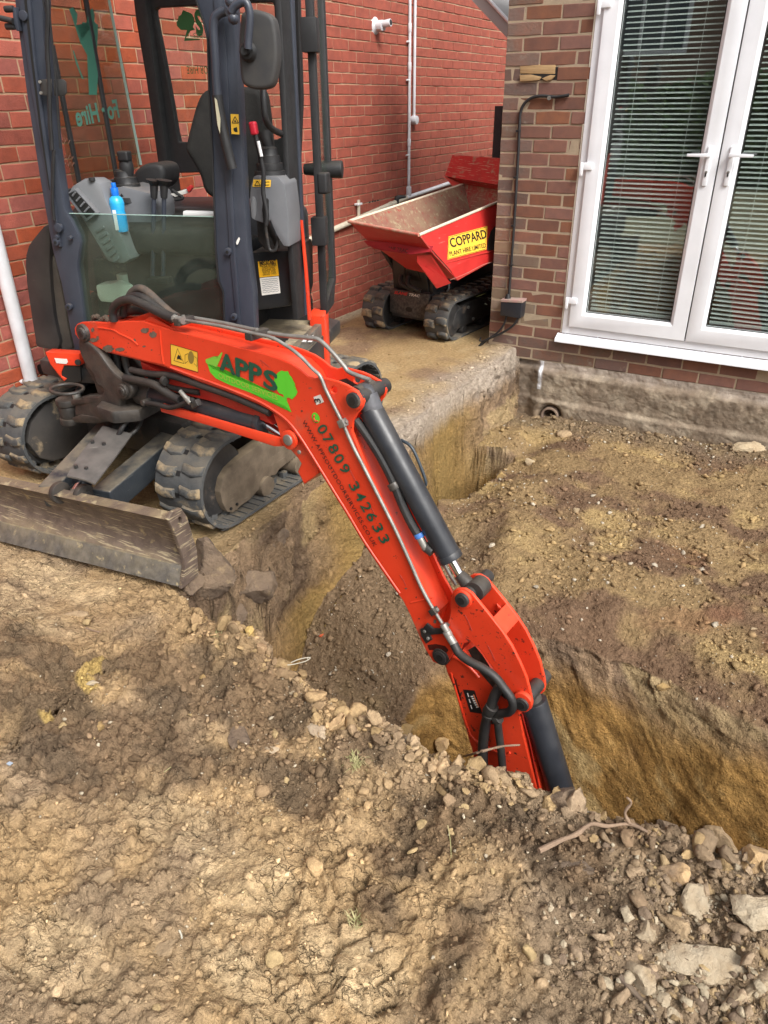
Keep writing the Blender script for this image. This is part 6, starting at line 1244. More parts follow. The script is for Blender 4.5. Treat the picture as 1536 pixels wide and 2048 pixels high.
# rear pillar and rear window frame
rearp = .60
fplate('rear_pillar', [(268, -30), (272, 0), (290, 110), (310, 230), (324, 320), (328, 345), (350, 345), (352, 330), (372, 292), (357, 273), (330, 120), (314, 30), (313, 18), (320, 16), (420, 10), (540, 4), (549, 8), (552, 20), (566, 278), (556, 281), (470, 283), (372, 290), (353, 330), (380, 345), (600, 345), (600, -30)], -.58, .05, BLACK, dig, 0) if False else None
def ringplate(name, outer, inner, f, back, m, bev=.004):
    o = DC + cfv * f; to = Matrix(((clv[0], 0, cfv[0], o[0]), (clv[1], 0, cfv[1], o[1]), (0, 1, 0, o[2]), (0, 0, 0, 1)))
    def l2(p): q = Pf_(p[0], p[1], f) - o; return (float(q @ clv), float(q[2]))
    return plate2d(name, [l2(p) for p in outer], [[l2(p) for p in h] for h in inner], to, None, back, m, dig, bev)
rw_in = catm([(318, 17), (330, 15), (430, 10), (535, 5), (549, 10), (552, 30), (560, 160), (566, 262), (560, 276), (545, 279), (450, 280), (372, 284), (360, 276), (350, 220), (330, 110), (314, 30)], 3)
ringplate('rear_window_frame', [(264, -60), (276, 40), (300, 180), (318, 300), (326, 346), (600, 340), (606, 200), (598, -60)], [rw_in], -.60, .04, BLACK)
bm = bmesh.new(); fgl = bm.faces.new([bm.verts.new(V(Pf_(x, y, -.62))) for x, y in rw_in]); bm_obj('rear_glass', bm, GLASSC, dig)
prism('rear_corner_post', [W(-.62, -.30, .60), W(-.62, -.23, .60), W(-.55, -.25, .60), W(-.55, -.30, .60)], (0, 0, 1.75), BLACK, dig, .01)
# roof, door frame uprights
prism('roof', [W(.44, -.32, 2.30), W(.44, .62, 2.30), W(-.64, .62, 2.30), W(-.64, -.32, 2.30)], (0, 0, .06), mat('roof_red', (.5, .04, .02), rough=.4), dig, .02)
prism('roof_rail', [W(.42, -.30, 2.22), W(.42, -.24, 2.22), W(-.6, -.24, 2.22), W(-.6, -.30, 2.22)], (0, 0, .078), NAVY, dig, .01)
bp = lplate('door_pillar', [(561, -30), (562, 0), (570, 160), (578, 330), (584, 480), (596, 640), (617, 628), (610, 480), (604, 330), (596, 160), (590, 0), (589, -30)], .585, .022, BLACK, dig, .006)
lplate('pillar_rubber', [(583, -30), (584, 0), (592, 160), (600, 330), (607, 480), (613, 630), (617, 628), (611, 480), (604, 330), (596, 160), (590, 0), (589, -30)], .592, .02, NAVY, dig, .003)
# open door, folded back along the cab
DH = W(-.10, .600, 0); dd = np.array(W(-.52, .560, 0)) - DH; dlen = np.linalg.norm(dd); dd = dd / dlen; dno = np.cross(dd, [0, 0, 1.0])
def dpt(a, z): return DH + dd * a + np.array([0, 0, z])
L0 = .24
do = empty('tmp_door', (0, 0, 0)); bpy.data.objects.remove(do)
def dframe(pts, nm='door_frame', m=BLACK, th_=.03, bev=.006): return prism(nm, pts, dno * th_, m, dig, bev)
dfr = dframe([dpt(0, .68), dpt(.035, .68), dpt(.035, 2.2), dpt(0, 2.2)]); dframe([dpt(L0, .74), dpt(L0 + .045, .78), dpt(L0 + .045, 2.2), dpt(L0, 2.2)]); dframe([dpt(.036, .68), dpt(.20, .68), dpt(L0, .745), dpt(L0, .79), dpt(.036, .73)])
gd_ = [dpt(.03, .72), dpt(L0 + .004, .78), dpt(L0 + .004, 2.2), dpt(.03, 2.2)]; prism('door_glass', [p + dno * .012 for p in gd_], dno * .005, GLASSC, dig, 0)
for z in (1.03, 1.72): 
    c = dpt(.0, z); bm = bmesh.new(); boxb(bm, c + dno * .015, dd * .035, dno * .03, (0, 0, .055)); bmesh.ops.recalc_face_normals(bm, faces=bm.faces); bevel_bm(bm, .004); bm_obj('door_hinge', bm, BLACK, dig, True)
c = dpt(L0 + .02, 1.245); bm = bmesh.new(); cylb(bm, c - dno * .09, c - dno * .0, .022, .03, 16); cylb(bm, c - dno * .0, c + dno * .08, .035, .035, 18); bmesh.ops.recalc_face_normals(bm, faces=bm.faces); bevel_bm(bm, .004); bm_obj('door_latch', bm, BLACK, dig, True)
c = Pl_(648, 366, .68); bm = bmesh.new(); boxb(bm, c, cfv * .03, clv * .02, (0, 0, .038)); bmesh.ops.recalc_face_normals(bm, faces=bm.faces); bevel_bm(bm, .01, 3); bm_obj('latch_handle', bm, BLACK, dig, True)
prism('door_grip', [dpt(L0 - .01, 1.33), dpt(L0 + .02, 1.30), dpt(L0 + .05, 1.45), dpt(L0 + .03, 1.46)], dno * .01, BLACK, dig, .003)
tube('door_pull_rail', [Pl_(x, y, .56) for x, y in [(527, 178), (528, 210), (532, 240), (545, 258), (568, 270)]], .011, BLACK, dig, 10)
# windscreen lower glass, side glasses
lg = prism('lower_windscreen', [Pf_(x, y, .385) for x, y in [(138, 427), (432, 434), (452, 690), (170, 690), (160, 580), (154, 530), (159, 490)]], -cfv * .006, GLASSC, dig, 0)
prism('glass_top_edge', [Pf_(x, y, .387) for x, y in [(138, 426), (432, 433), (432, 434.5), (138, 427.5)]], -cfv * .009, mat('glass_edge', (.30, .42, .38), rough=.2), dig, 0)
sg1 = prism('side_glass', [Pl_(x, y, -.285) for x, y in [(86, -30), (212, -30), (252, 150), (282, 330), (262, 345), (150, 375), (100, 160)]], -clv * .004, GLASSS, dig, 0)
bar = lambda nm, a, b, l, w_, m=BLACK: beam(nm, Pl_(*a, l), Pl_(*b, l), .012, w_, m, dig, .002)
bar('sliding_glass_edge', (168, -20), (236, 372), -.283, .022); bar('sliding_glass_edge', (104, 90), (160, 372), -.281, .020); bar('glass_line', (212, -30), (282, 330), -.281, .004, mat('glass_edge', (0, 0, 0)))
beam('window_rail', Pl_(130, 388, -.285), Pl_(345, 338, -.285), .02, .03, BLACK, dig, .004)
hire = text_on('window_lettering', 'For Hire', Pl_(236, 217, -.279), Pl_(150, 234, -.279), .07, -clv, mat('decal_teal_light', (.055, .16, .12), rough=.5), sg1, bold=.03, lift=-.001, up=1)
poly_obj('window_graphic', [Pl_(x, y, -.279) for x, y in [(138, 18), (146, 14), (150, 24), (155, 28), (153, 50), (160, 66), (164, 80), (163, 62), (170, 54), (163, 50), (165, 44), (174, 46), (178, 22), (185, 16), (189, 28), (189, 44), (196, 50), (195, 80), (193, 110), (196, 150), (194, 190), (178, 190), (176, 150), (174, 110), (160, 84), (153, 62), (146, 40)]], TEAL, sg1)
poly_obj('window_graphic', [Pl_(x, y, -.279) for x, y in [(145, 100), (148, 102), (160, 140), (168, 158), (164, 158), (152, 128)]], TEAL, sg1)
for yy_ in (285, 315, 330): tube('scribble', [Pl_(124 + 4 * k, yy_ + (3 if k % 2 else -5), -.279) for k in range(8)], .0016, mat('pen_brown', (.12, .05, .03), rough=.8), sg1, 5, 2)
poly_obj('rear_window_graphic', [Pf_(x, y, -.615) for x, y in [(354, 52), (353, 44), (356, 40), (357, 32), (362, 30), (366, 20), (376, 24), (384, 28), (388, 36), (389, 44), (386, 54), (390, 60), (378, 62), (372, 76), (400, 78), (400, 80), (368, 82), (374, 60), (362, 60)]], mat('window_green', (.03, .13, .04), rough=.5), dig)
text_on('rear_window_letter', 'S', Pf_(406, 46, -.613), Pf_(390, 46, -.613), .10, cfv, mat('window_green', (0, 0, 0)), dig, bold=.05, up=1)
text_on('rear_window_text', 'ICES', Pf_(409, 71, -.613), Pf_(387, 71, -.613), .018, cfv, mat('window_pale_green', (.18, .25, .12), rough=.5), dig, up=1)
text_on('rear_window_text', 'OR HIRE', Pf_(416, 140, -.613), Pf_(374, 140, -.613), .03, cfv, mat('window_green', (0, 0, 0)), dig, up=1)
# mirror on the right pillar
mr = catm([(480, 40), (482, 28), (492, 20), (508, 18), (530, 24), (542, 32), (549, 48), (554, 90), (553, 130), (546, 165), (535, 177), (512, 179), (492, 173), (482, 160), (478, 120), (477, 80)], 3)
mo = prism('wing_mirror', [Pf_(x, y, .56) for x, y in mr], -cfv * .05, mat('mirror_back', (.028, .028, .030), (.042, .040, .038), 14, rough=.65, dust=.15), dig, .014, seg=3)
cc_ = Pf_(496, 103, .565); bm = bmesh.new(); cylb(bm, cc_, cc_ + cfv * .012, .028, .020, 20); cylb(bm, cc_, cc_ + cfv * .035, .013, .011, 12); bm_obj('mirror_ball', bm, BLACK, mo, True)
tube('mirror_stay', [Pf_(x, y, .60) for x, y in [(462, 24), (470, 12), (485, 4), (494, 8), (499, 25), (499, 50), (497, 75), (496, 98)]], .012, NAVY, mo, 12, 6)
tube('grab_handle', [Pf_(x, y, .44) for x, y in [(452, 22), (440, 26), (430, 36), (427, 60), (430, 110), (434, 180), (442, 250), (455, 300), (464, 335)]], .014, NAVY, dig, 12, 6)
tube('handle_grip', [Pf_(x, y, .445) for x, y in [(434, 190), (444, 250), (455, 300), (465, 338)]], .017, BLACK, dig, 12, 4)
poly_obj('peeled_tape', [Pf_(x, y, .4655) for x, y in [(429, 195), (434, 200), (441, 238), (440, 268), (435, 250), (431, 215)]], mat('tape', (.45, .42, .30), rough=.7), dig)
fplate('mirror_bracket', [(456, 0), (462, 0), (462, 48), (470, 47), (470, 0), (466, -20), (456, -20)], .46, .012, NAVY, dig, .002)
for x, y in ((461, 3), (466, 22), (467, 37)): c = Pf_(x, y, .465); bm = bmesh.new(); bmesh.ops.create_uvsphere(bm, u_segments=14, v_segments=8, radius=.017, matrix=Matrix.Translation(V(c))); bm_obj('bracket_bolt', bm, NAVY, dig, True)
# warning sticker on the right pillar
ws = poly_obj('pillar_sticker', [Pf_(x, y, .4215) for x, y in [(461, 228), (477, 228.5), (479, 269), (463, 268)]], YEL, dig)
for pp in ([(464, 246), (470, 233), (477, 246)],): 
    for a, b in zip(pp, pp[1:] + pp[:1]): 
        A_2 = V(Pf_(*a, .4225)); B_2 = V(Pf_(*b, .4225)); d = (B_2 - A_2).normalized(); u = d.cross(V(cfv)) * .0013; bm = bmesh.new(); bm.faces.new([bm.verts.new(k) for k in (A_2 - u, B_2 - u, B_2 + u, A_2 + u)]); bm_obj('sticker_line', bm, INK, ws)
poly_obj('sticker_symbol', [Pf_(x, y, .4225) for x, y in [(467, 256), (474, 254), (475, 264), (470, 264), (467, 260)]], INK, ws)
poly_obj('sticker_symbol', [Pf_(x, y, .4225) for x, y in [(468, 243), (470, 239), (473, 244), (470, 244)]], INK, ws)
fplate('paint_scrape', [(474, 480), (478, 474), (480, 478), (477, 486), (474, 490), (472, 486)], .4095, .0005, PAPER, dig, 0)

# ---------------- inside the cab
sbk = prism('seat_back', [Pf_(x, y, -.12) for x, y in catm([(372, 285), (380, 250), (393, 205), (408, 182), (440, 172), (490, 174), (515, 180), (524, 200), (530, 250), (534, 300), (530, 345), (520, 385), (500, 398), (440, 400), (410, 385), (398, 350), (380, 318), (370, 300)], 3)], -cfv * .11, SEAT, dig, .035, seg=3)
sc = prism('seat_cushion', [W(-.10, -.10, 1.005), W(.20, -.12, .985), W(.27, -.05, .975), W(.27, .27, .975), W(.20, .33, .985), W(-.10, .31, 1.005)], (0, 0, .11), SEAT, dig, .035, seg=3)
prism('seat_base', [W(.20, -.13, .63), W(.20, .34, .63), W(-.25, .34, .63), W(-.25, -.13, .63)], (0, 0, .37), BLACK, dig, .01)
fplate('manual_holder', [(365, 422), (428, 424), (428, 433), (365, 433)], .28, .03, WHITE, dig, .006)
bx = fplate('battery_cover', [(497, 506), (506, 504), (582, 500), (585, 520), (587, 600), (583, 612), (512, 622), (506, 600)], .14, .30, mat('gloss_black', (.012, .013, .015), (.02, .02, .022), 6, rough=.32, dust=.7, mudc=(.25, .2, .15), mud=.68, muds=30), dig, .012)
st1 = prism('notice_sticker', [Pf_(x, y, .1412) for x, y in [(515.5, 523), (554, 519.5), (558, 551), (519, 555)]], cfv * .0006, mat('sticker_orange_yellow', (.85, .45, .02), rough=.45), dig, 0)
text_on('sticker_text', 'IMPORTANT', Pf_(519, 526.5, .142), Pf_(552, 523.5, .142), .016, cfv, INK, st1, bold=.03, lift=.0012)
text_on('sticker_text', 'NOTICE TO HIRER', Pf_(520, 531.5, .142), Pf_(553, 528.5, .142), .0105, cfv, INK, st1, bold=.02, lift=.0012)
for k, tx in enumerate(('CHECK DAILY', 'ENGINE OIL', 'WATER  FUEL', 'GREASE TYRES')): text_on('sticker_text', tx, Pf_(524 + k * .6, 536 + k * 4.3, .142), Pf_(551 + k * .6, 533.5 + k * 4.3, .142), .0075, cfv, INK, st1, lift=.0012)
st2 = prism('paper_label', [Pf_(x, y, .1412) for x, y in [(519.5, 556), (557.5, 552.5), (561, 586), (524, 591)]], cfv * .0006, PAPER, dig, 0)
for k in range(8): tube('handwriting', [Pf_(523 + k * .4 + j * 4, 560 + k * 3.6 - j * .45 + (.8 if j % 2 else -.8) * (k % 2), .1425) for j in range(9)], .0009, mat('pen_grey', (.2, .2, .22), rough=.8), st2, 4, 2)
# left console (right in the picture) with bellows, grip and red lever
lc_ = fplate('left_console', [(507, 352), (556, 353), (568, 368), (576, 430), (577, 480), (578, 494), (566, 492), (553, 470), (540, 440), (536, 445), (526, 446), (508, 440), (501, 434), (499, 400), (501, 372)], .26, .16, GREY, dig, .012)
fplate('console_slot', [(501, 412), (504, 393), (509, 394), (512, 405), (512, 428), (509, 440), (503, 436)], .264, .01, LGREY, dig, .004); fplate('console_slot', [(526, 400), (534, 396), (537, 400), (537, 440), (527, 446), (524, 420)], .264, .01, INK, dig, .003)
ys_ = prism('console_sticker', [Pf_(x, y, .2615) for x, y in [(507, 359), (542, 360), (541, 374), (505, 373)]], cfv * .0006, YEL, lc_, 0)
for a, b in (((509, 371), (515, 362)), ((515, 362), (521, 371)), ((521, 371), (509, 371)), ((527, 364), (539, 364)), ((527, 370), (539, 370)), ((531, 362), (531, 372))):
    A_2 = V(Pf_(*a, .2630)); B_2 = V(Pf_(*b, .2630)); d = (B_2 - A_2).normalized(); u = d.cross(V(cfv)) * .0012; bm = bmesh.new(); bm.faces.new([bm.verts.new(k) for k in (A_2 - u, B_2 - u, B_2 + u, A_2 + u)]); bm_obj('sticker_line', bm, INK, ys_)
def bellows(pts_r, m=BLACK, parent=dig, name='lever_bellows'):
    bm = bmesh.new(); rings = []
    for (c, r) in pts_r: rings.append([bm.verts.new(V(c + cfv * r * math.cos(t) + clv * r * math.sin(t))) for t in [2 * math.pi * i / 22 for i in range(22)]])
    for A2, B2 in zip(rings, rings[1:]):
        for i in range(22): bm.faces.new((A2[i], A2[(i + 1) % 22], B2[(i + 1) % 22], B2[i]))
    bm.faces.new(rings[-1]); return bm_obj(name, bm, m, parent, True)
def bell_at(x, y, f, h_, r0, r1, n=4, lean=(0, 0)):
    c = Pf_(x, y, f); o = []
    for i in range(n + 1):
        t = i / n; r = r0 + (r1 - r0) * t; q = c + np.array([0, 0, h_ * t]) + clv * lean[0] * t + cfv * lean[1] * t
        o.append((q, r)); 
        if i < n: o.append((q + np.array([0, 0, h_ / n * .75]), r * .97)); o.append((q + np.array([0, 0, h_ / n * .8]), r * .84))
    return bellows(o)
bell_at(541, 352, .18, .10, .058, .024, 4); tube('joystick', [Pf_(x, y, .18) for x, y in [(541, 322), (539, 300), (533, 280), (528, 262)]], .018, BLACK, dig, 12, 4, radii=lambda t: .013 + .012 * t)
tube('safety_lever', [Pf_(x, y, .30) for x, y in [(507, 250), (513, 280), (521, 315), (527, 345), (526, 380), (529, 400), (534, 430), (532, 450)]], .0085, BLACK, dig, 10, 5)
rg_ = beam('lever_grip', Pf_(505, 243, .30), Pf_(510, 270, .30), .030, .024, mat('grip_red', (.55, .02, .04), rough=.4), dig, .008)
tube('lever_label', [Pf_(516, 282, .312), Pf_(523, 313, .312)], .006, WHITE, dig, 8, 1)
fplate('floor_linkage', [(512, 440), (530, 446), (540, 470), (552, 500), (530, 502), (515, 480)], .2, .06, DARKST, dig, .008); tube('linkage_rod', [Pf_(x, y, .24) for x, y in [(531, 450), (535, 480), (540, 500), (552, 498), (557, 470)]], .006, DARKST, dig, 8)
# right console (left in the picture): vent housing, joystick, travel levers
prism('console_body', [Pf_(x, y, .20) for x, y in [(170, 410), (205, 380), (245, 372), (300, 385), (312, 410), (312, 500), (285, 515), (270, 520), (238, 528), (205, 520), (190, 470)]], -cfv * .18, GREY, dig, .015)
vh = fplate('vent_housing', [(132, 392), (142, 372), (165, 358), (185, 358), (200, 366), (208, 390), (222, 425), (262, 520), (248, 528), (215, 526), (200, 500), (170, 450), (150, 420)], .33, .10, LGREY, dig, .018)
fplate('vent_frame', [(129, 389), (149, 376), (195, 427), (172, 444)], .355, .03, GREY, dig, .006); fplate('vent_recess', [(136, 388), (150, 381), (189, 424), (173, 436)], .3575, .003, INK, dig, 0)
for a, b in (((151, 384), (145, 392)), ((160, 394), (153, 402)), ((169, 404), (161, 413)), ((178, 414), (169, 424))): tube('vent_fin', [Pf_(*a, .360), Pf_(*b, .360)], .0035, GREY, dig, 6, 1)
for k in range(6): fplate('console_rib', [(190 + k * 7, 460 + k * 12), (206 + k * 6, 452 + k * 12), (208 + k * 6, 457 + k * 12), (193 + k * 7, 466 + k * 12)], .336, .008, GREY, dig, .001)
c = Pf_(184, 361, .33); cyl('console_button', c, c + np.array([0, 0, .010]), .012, BLACK, dig, seg=14)
bell_at(262, 402, .14, .115, .070, .026, 5, (-.015, 0)); 
tube('joystick', [Pf_(x, y, .14) for x, y in [(257, 366), (254, 345), (252, 328), (249, 312)]], .02, BLACK, dig, 14, 4, radii=lambda t: .016 + .012 * math.sin(t * 3.0)); 
c = Pf_(249, 312, .15); bm = bmesh.new(); boxb(bm, c, cfv * .02, clv * .022, (0, 0, .018)); bmesh.ops.recalc_face_normals(bm, faces=bm.faces); bevel_bm(bm, .008, 3); bm_obj('joystick_head', bm, BLACK, dig, True)
prism('arm_rest', [Pf_(x, y, .02) for x, y in catm([(268, 345), (285, 330), (305, 326), (322, 332), (328, 350), (322, 372), (300, 384), (280, 380), (268, 365)], 3)], -cfv * .16, BLACK, dig, .02, seg=3)
for (xa, ya, xb_, yb_) in ((308, 366, 305, 560), (328, 366, 326, 560)):
    tube('travel_lever', [Pf_(xa, ya + 22, .26), Pf_((xa + xb_) / 2 + .5, (ya + yb_) / 2, .26), Pf_(xb_, yb_, .26)], .0085, NAVY, dig, 10, 3)
    a = Pf_(xa, ya + 30, .26); b = Pf_(xa, ya - 6, .26); bm = bmesh.new(); cylb(bm, a, a + (b - a) * .7, .0125, .015, 16); cylb(bm, a + (b - a) * .7, b, .015, .030, 18); bm_obj('lever_knob', bm, BLACK, dig, True)
    fplate('foot_pedal', [(xb_ - 12, 556), (xb_ + 10, 556), (xb_ + 12, 568), (xb_ - 14, 568)], .30, .04, BLACK, dig, .004)
fplate('belt_buckle', [(372, 376), (380, 370), (384, 376), (377, 386)], .05, .02, mat('buckle_red', (.5, .03, .03), rough=.4), dig, .002); fplate('loose_papers', [(340, 388), (352, 384), (372, 378), (376, 386), (350, 394)], .04, .01, PAPER, dig, .001)
tube('seat_belt', [Pf_(x, y, .04) for x, y in [(345, 380), (356, 388), (366, 396), (350, 400)]], .006, BLACK, dig, 8)
wt = prism('washer_tank', [Pf_(x, y, .22) for x, y in [(190, 570), (222, 566), (240, 560), (262, 572), (263, 598), (248, 608), (200, 604), (194, 592)]], -cfv * .08, mat('milky_tank', (.50, .54, .47), rough=.45), dig, .012)
c = Pf_(250, 562, .18); cyl('tank_cap', c + np.array([0, 0, -.01]), c + np.array([0, 0, .03]), .03, mat('milky_tank', (0, 0, 0)), dig, seg=20, bev=.004)
c = Pf_(345, 474, .2); cyl('oval_cap', c - clv * .03, c + clv * .03, .02, mat('milky_tank', (0, 0, 0)), dig, seg=16, bev=.006)
fplate('pedal_box', [(185, 520), (310, 510), (440, 500), (448, 640), (300, 640), (200, 640)], .02, .05, mat('dirty_bulkhead', (.035, .036, .034), (.07, .065, .055), 11, rough=.7, mud=.56, mudc=(.16, .14, .10), muds=18), dig, .004)
# drink bottle standing in the cab
bpos = Pf_(240, 446, .30); bt = empty('drink_bottle', bpos, 'blue sports drink bottle standing on the console in the cab', 'bottle')
bz = bpos[2]; lat = [(0, .026), (.02, .028), (.06, .028), (.075, .025), (.10, .028), (.118, .024), (.128, .012)]; 
cblue = mat('bottle_blue', (.02, .30, .62), (.03, .38, .68), 30, rough=.25)
bm = bmesh.new(); rings = [[bm.verts.new((bpos[0] + r * math.cos(t), bpos[1] + r * math.sin(t), bz - .03 + h_)) for t in [2 * math.pi * i / 24 for i in range(24)]] for h_, r in lat]
for A2, B2 in zip(rings, rings[1:]):
    for i in range(24): bm.faces.new((A2[i], A2[(i + 1) % 24], B2[(i + 1) % 24], B2[i]))
bm.faces.new(list(reversed(rings[0]))); bm.faces.new(rings[-1]); bo = bm_obj('bottle_body', bm, cblue, bt, True)
cyl('bottle_cap', (bpos[0], bpos[1], bz + .098), (bpos[0], bpos[1], bz + .125), .0145, mat('cap_blue', (.01, .16, .65), rough=.3), bt, seg=18, bev=.002); cyl('sport_spout', (bpos[0], bpos[1], bz + .125), (bpos[0], bpos[1], bz + .142), .009, mat('cap_blue', (0, 0, 0)), bt, seg=14, bev=.002)
q = bpos + cfv * .029; prism('bottle_label', [q + clv * a + np.array([0, 0, b]) for a, b in ((-.006, -.022), (.008, -.022), (.008, .05), (-.006, .05))], cfv * .0012, WHITE, bt, 0)

# ================================================================== TRACKED SKIP DUMPER
def R_(*a): return np.array(a, float)
HD = R_(.10, .995, 0); HD /= np.linalg.norm(HD); LD = R_(HD[1], -HD[0], 0)     # lengthwise (away) and across
DO = R_(-2.545, 4.70, -.012)
def T_(a, b, z): return DO + LD * a + HD * b + R_(0, 0, z)
dmp = empty('skip_dumper', T_(0, .6, 0), 'red tracked skip dumper parked in the passage beside the brick pier', 'dumper')
def txf(p): return T_(p[0], p[1], p[2])
for (x0, x1) in ((.175, .365), (-.375, -.185)):
    tr = make_track(dmp, x0, x1, (.14, .128, .152, 1.15, .128, .152), 30, th=.014, lug_h=.020, xf=txf, lugw=.6, lugshape=1, slots=False, mats=(RUBBER, LUG), inner_ribs=False)
    for c in (.14, 1.15):
        a = T_(x0 + .045, c, .152); b = T_(x1 - .035, c, .152); cyl('wheel', a, b, .115, DARKST, tr, seg=28, bev=.008)
    sgnx = 1
    pf = [T_(x1 - .03, .16, .07), T_(x1 - .03, 1.14, .07), T_(x1 - .03, 1.18, .15), T_(x1 - .03, 1.10, .235), T_(x1 - .03, .30, .235), T_(x1 - .03, .18, .20), T_(x1 - .03, .13, .12)]
    sfm = prism('side_frame', pf, -LD * .10, DARKST, tr, .010)
    for c in (.30, .58, .86): a = T_(x1 - .032, c, .045); cyl('roller', T_(x0 + .03, c, .045), T_(x1 - .028, c, .045), .035, DARKST, tr, seg=18, bev=.004)
    for c in ((.34, .20), (.42, .10), (.75, .11)): a = T_(x1 - .03, c[0], c[1]); cyl('frame_bolt', a, a + LD * .008, .012, STEEL, tr, seg=8)
cb = prism('chassis', [T_(-.175, .10, .12), T_(.165, .10, .12), T_(.165, .10, .315), T_(-.175, .10, .315)], HD * 1.1, mat('chassis_black', (.022, .023, .025), (.04, .04, .04), 9, rough=.45, mud=.62, mudc=(.2, .16, .1), muds=25), dmp, .006)
prism('chassis_plate', [T_(-.18, .085, .15), T_(.16, .085, .135), T_(.16, .085, .318), T_(-.18, .085, .318)], HD * .012, mat('speckled_steel', (.03, .03, .032), (.10, .09, .08), 60, rough=.5), dmp, .003)
poly_obj('hook_hole', [T_(-.01 + .030 * math.cos(t), .083, .19 + .018 * math.sin(t)) for t in [2 * math.pi * i / 18 for i in range(18)]], INK, dmp)
text_on('brand_letters', 'SLANE', T_(-.14, .084, .298), T_(-.02, .084, .298), .022, -HD, mat('badge_red', (.6, .03, .03), rough=.4), dmp, bold=.03, shear=.3); text_on('brand_letters', 'TRAC', T_(-.01, .084, .298), T_(.085, .084, .298), .020, -HD, PAPER, dmp, bold=.03, shear=.3)
# tilting frame / tower
for s in (-1, 1):
    prism('tower_side', [T_(s * .14 - .0, .12, .318), T_(s * .14, .62, .318), T_(s * .14, .50, .42), T_(s * .14, .12, .62), T_(s * .14, .03, .70), T_(s * .14, -.04, .715), T_(s * .14, -.08, .68), T_(s * .14, -.07, .63), T_(s * .14, .10, .45)], LD * s * .03, mat('tower_black', (.018, .019, .022), (.03, .031, .034), 8, rough=.42, mud=.66, muds=25), dmp, .006)
    cc_ = T_(s * .20, -.045, .665); cyl('pivot_ear', cc_ - LD * .015, cc_ + LD * .015, .055, DRED, dmp, seg=26, bev=.004); cyl('pivot_pin', cc_ - LD * .02, cc_ + LD * .02, .018, CYL, dmp, seg=14)
prism('tower_front', [T_(-.138, .02, .62), T_(.138, .02, .62), T_(.138, .118, .32), T_(-.138, .118, .32)], HD * .02, mat('tower_black', (0, 0, 0)), dmp, .004)
bm = bmesh.new(); cc_ = T_(.02, .06, .50); poly_obj('tower_opening', [cc_ + R_(0, -.012, 0) * 1 + LD * .05 * math.cos(t) + R_(0, 0, .055) * math.sin(t) for t in [math.pi * i / 10 for i in range(11)]] + [T_(-.05, .09, .40), T_(.09, .09, .40)], INK, dmp); bm.free()
cyl('cross_tube', T_(-.13, -.02, .66), T_(.13, -.02, .66), .024, CYL, dmp, seg=18); cyl('cross_tube', T_(-.13, .02, .69), T_(.13, .02, .69), .014, STEEL, dmp, seg=14)
for k, (a, b) in enumerate((((-.06, .42), (.02, .36)), ((.0, .40), (.08, .35)))): tube('hydraulic_hose', [T_(a[0], .06, .43), T_(a[0] + .02, .03, .38), T_(b[0] + .03, .05, .34)], .016, HOSE, dmp, 10)
prism('engine_cover', [T_(-.17, .45, .32), T_(.17, .45, .32), T_(.17, 1.15, .32), T_(-.17, 1.15, .32)], R_(0, 0, .16), mat('tower_black', (0, 0, 0)), dmp, .01)
# skip: top rim, sides, floor as one thick-walled tub from measured corners
A1_ = PZ(697, 443, .825); B1_ = PZ(838, 470, .805)
C1_ = PX(992, 394, -2.10); D1_ = PX(872, 371, C1_[0] - .73)
C1_ = B1_ + HD * 1.28 + R_(.01, 0, .12); D1_ = A1_ + HD * 1.42 + R_(.03, 0, .115)
def onp(x, y, p0, n): return PP(x, y, p0, n)
# lower points
E1_ = PP(735, 493, A1_ + R_(0, .03, -.10), HD * 1.0); F1_ = PP(866, 505, B1_ + HD * .02, HD)
G1_ = PP(915, 561, B1_ + HD * .30 - LD * .08, HD); G2_ = G1_ + (A1_ - B1_) * .72
H1_ = G1_ + HD * .95 + R_(0, 0, .10); H2_ = G2_ + HD * .95 + R_(0, 0, .10)
F1_ = B1_ + (G1_ - B1_) * .40 + LD * .012 - HD * .03; E1_ = A1_ + (G2_ - A1_) * .40 - LD * .012 - HD * .03
bm = bmesh.new()
def quad(*p, t=.006):
    a = [V(q) for q in p]; n = (a[1] - a[0]).cross(a[2] - a[0]).normalized() * t
    A2 = [bm.verts.new(q) for q in a]; B2 = [bm.verts.new(q + n) for q in a]; k = len(a); bm.faces.new(A2); bm.faces.new(list(reversed(B2)))
    for i in range(k): bm.faces.new((A2[i], B2[i], B2[(i + 1) % k], A2[(i + 1) % k]))
def panel(name, pts, m, mi, t=.004):
    """outer skin with material m and inner skin mi just inside it"""
    a = [V(q) for q in pts]; cen = V((A1_ + B1_ + C1_ + D1_ + G1_ + G2_ + H1_ + H2_) / 8); n = (a[1] - a[0]).cross(a[2] - a[0]).normalized()
    if n.dot(cen - a[0]) < 0: n = -n
    o = prism(name, pts, n * t, m, dmp, 0); prism(name + '_lining', [q + n * (t + .0006) for q in a], n * .0015, mi, o, 0); return o
mid = lambda p, q, t: p + (q - p) * t
K1 = mid(B1_, G1_, .74) + LD * .015; K2 = mid(A1_, G2_, .74) - LD * .015; K1b = mid(C1_, H1_, .72) + LD * .01; K2b = mid(D1_, H2_, .72) - LD * .01
sideR = panel('skip_side', [B1_, C1_, K1b, K1], DRED, SKIPIN); panel('skip_side_lower', [K1, K1b, H1_, G1_], DRED, SKIPIN)
panel('skip_side', [A1_, D1_, K2b, K2], DRED, SKIPIN); panel('skip_side_lower', [K2, K2b, H2_, G2_], DRED, SKIPIN)
panel('skip_front', [A1_, B1_, F1_, E1_], DRED, SKIPIN); panel('skip_front_lower', [E1_, F1_, G1_, G2_], DRED, SKIPIN); panel('skip_floor', [G1_, G2_, H2_, H1_], DRED, SKIPIN)
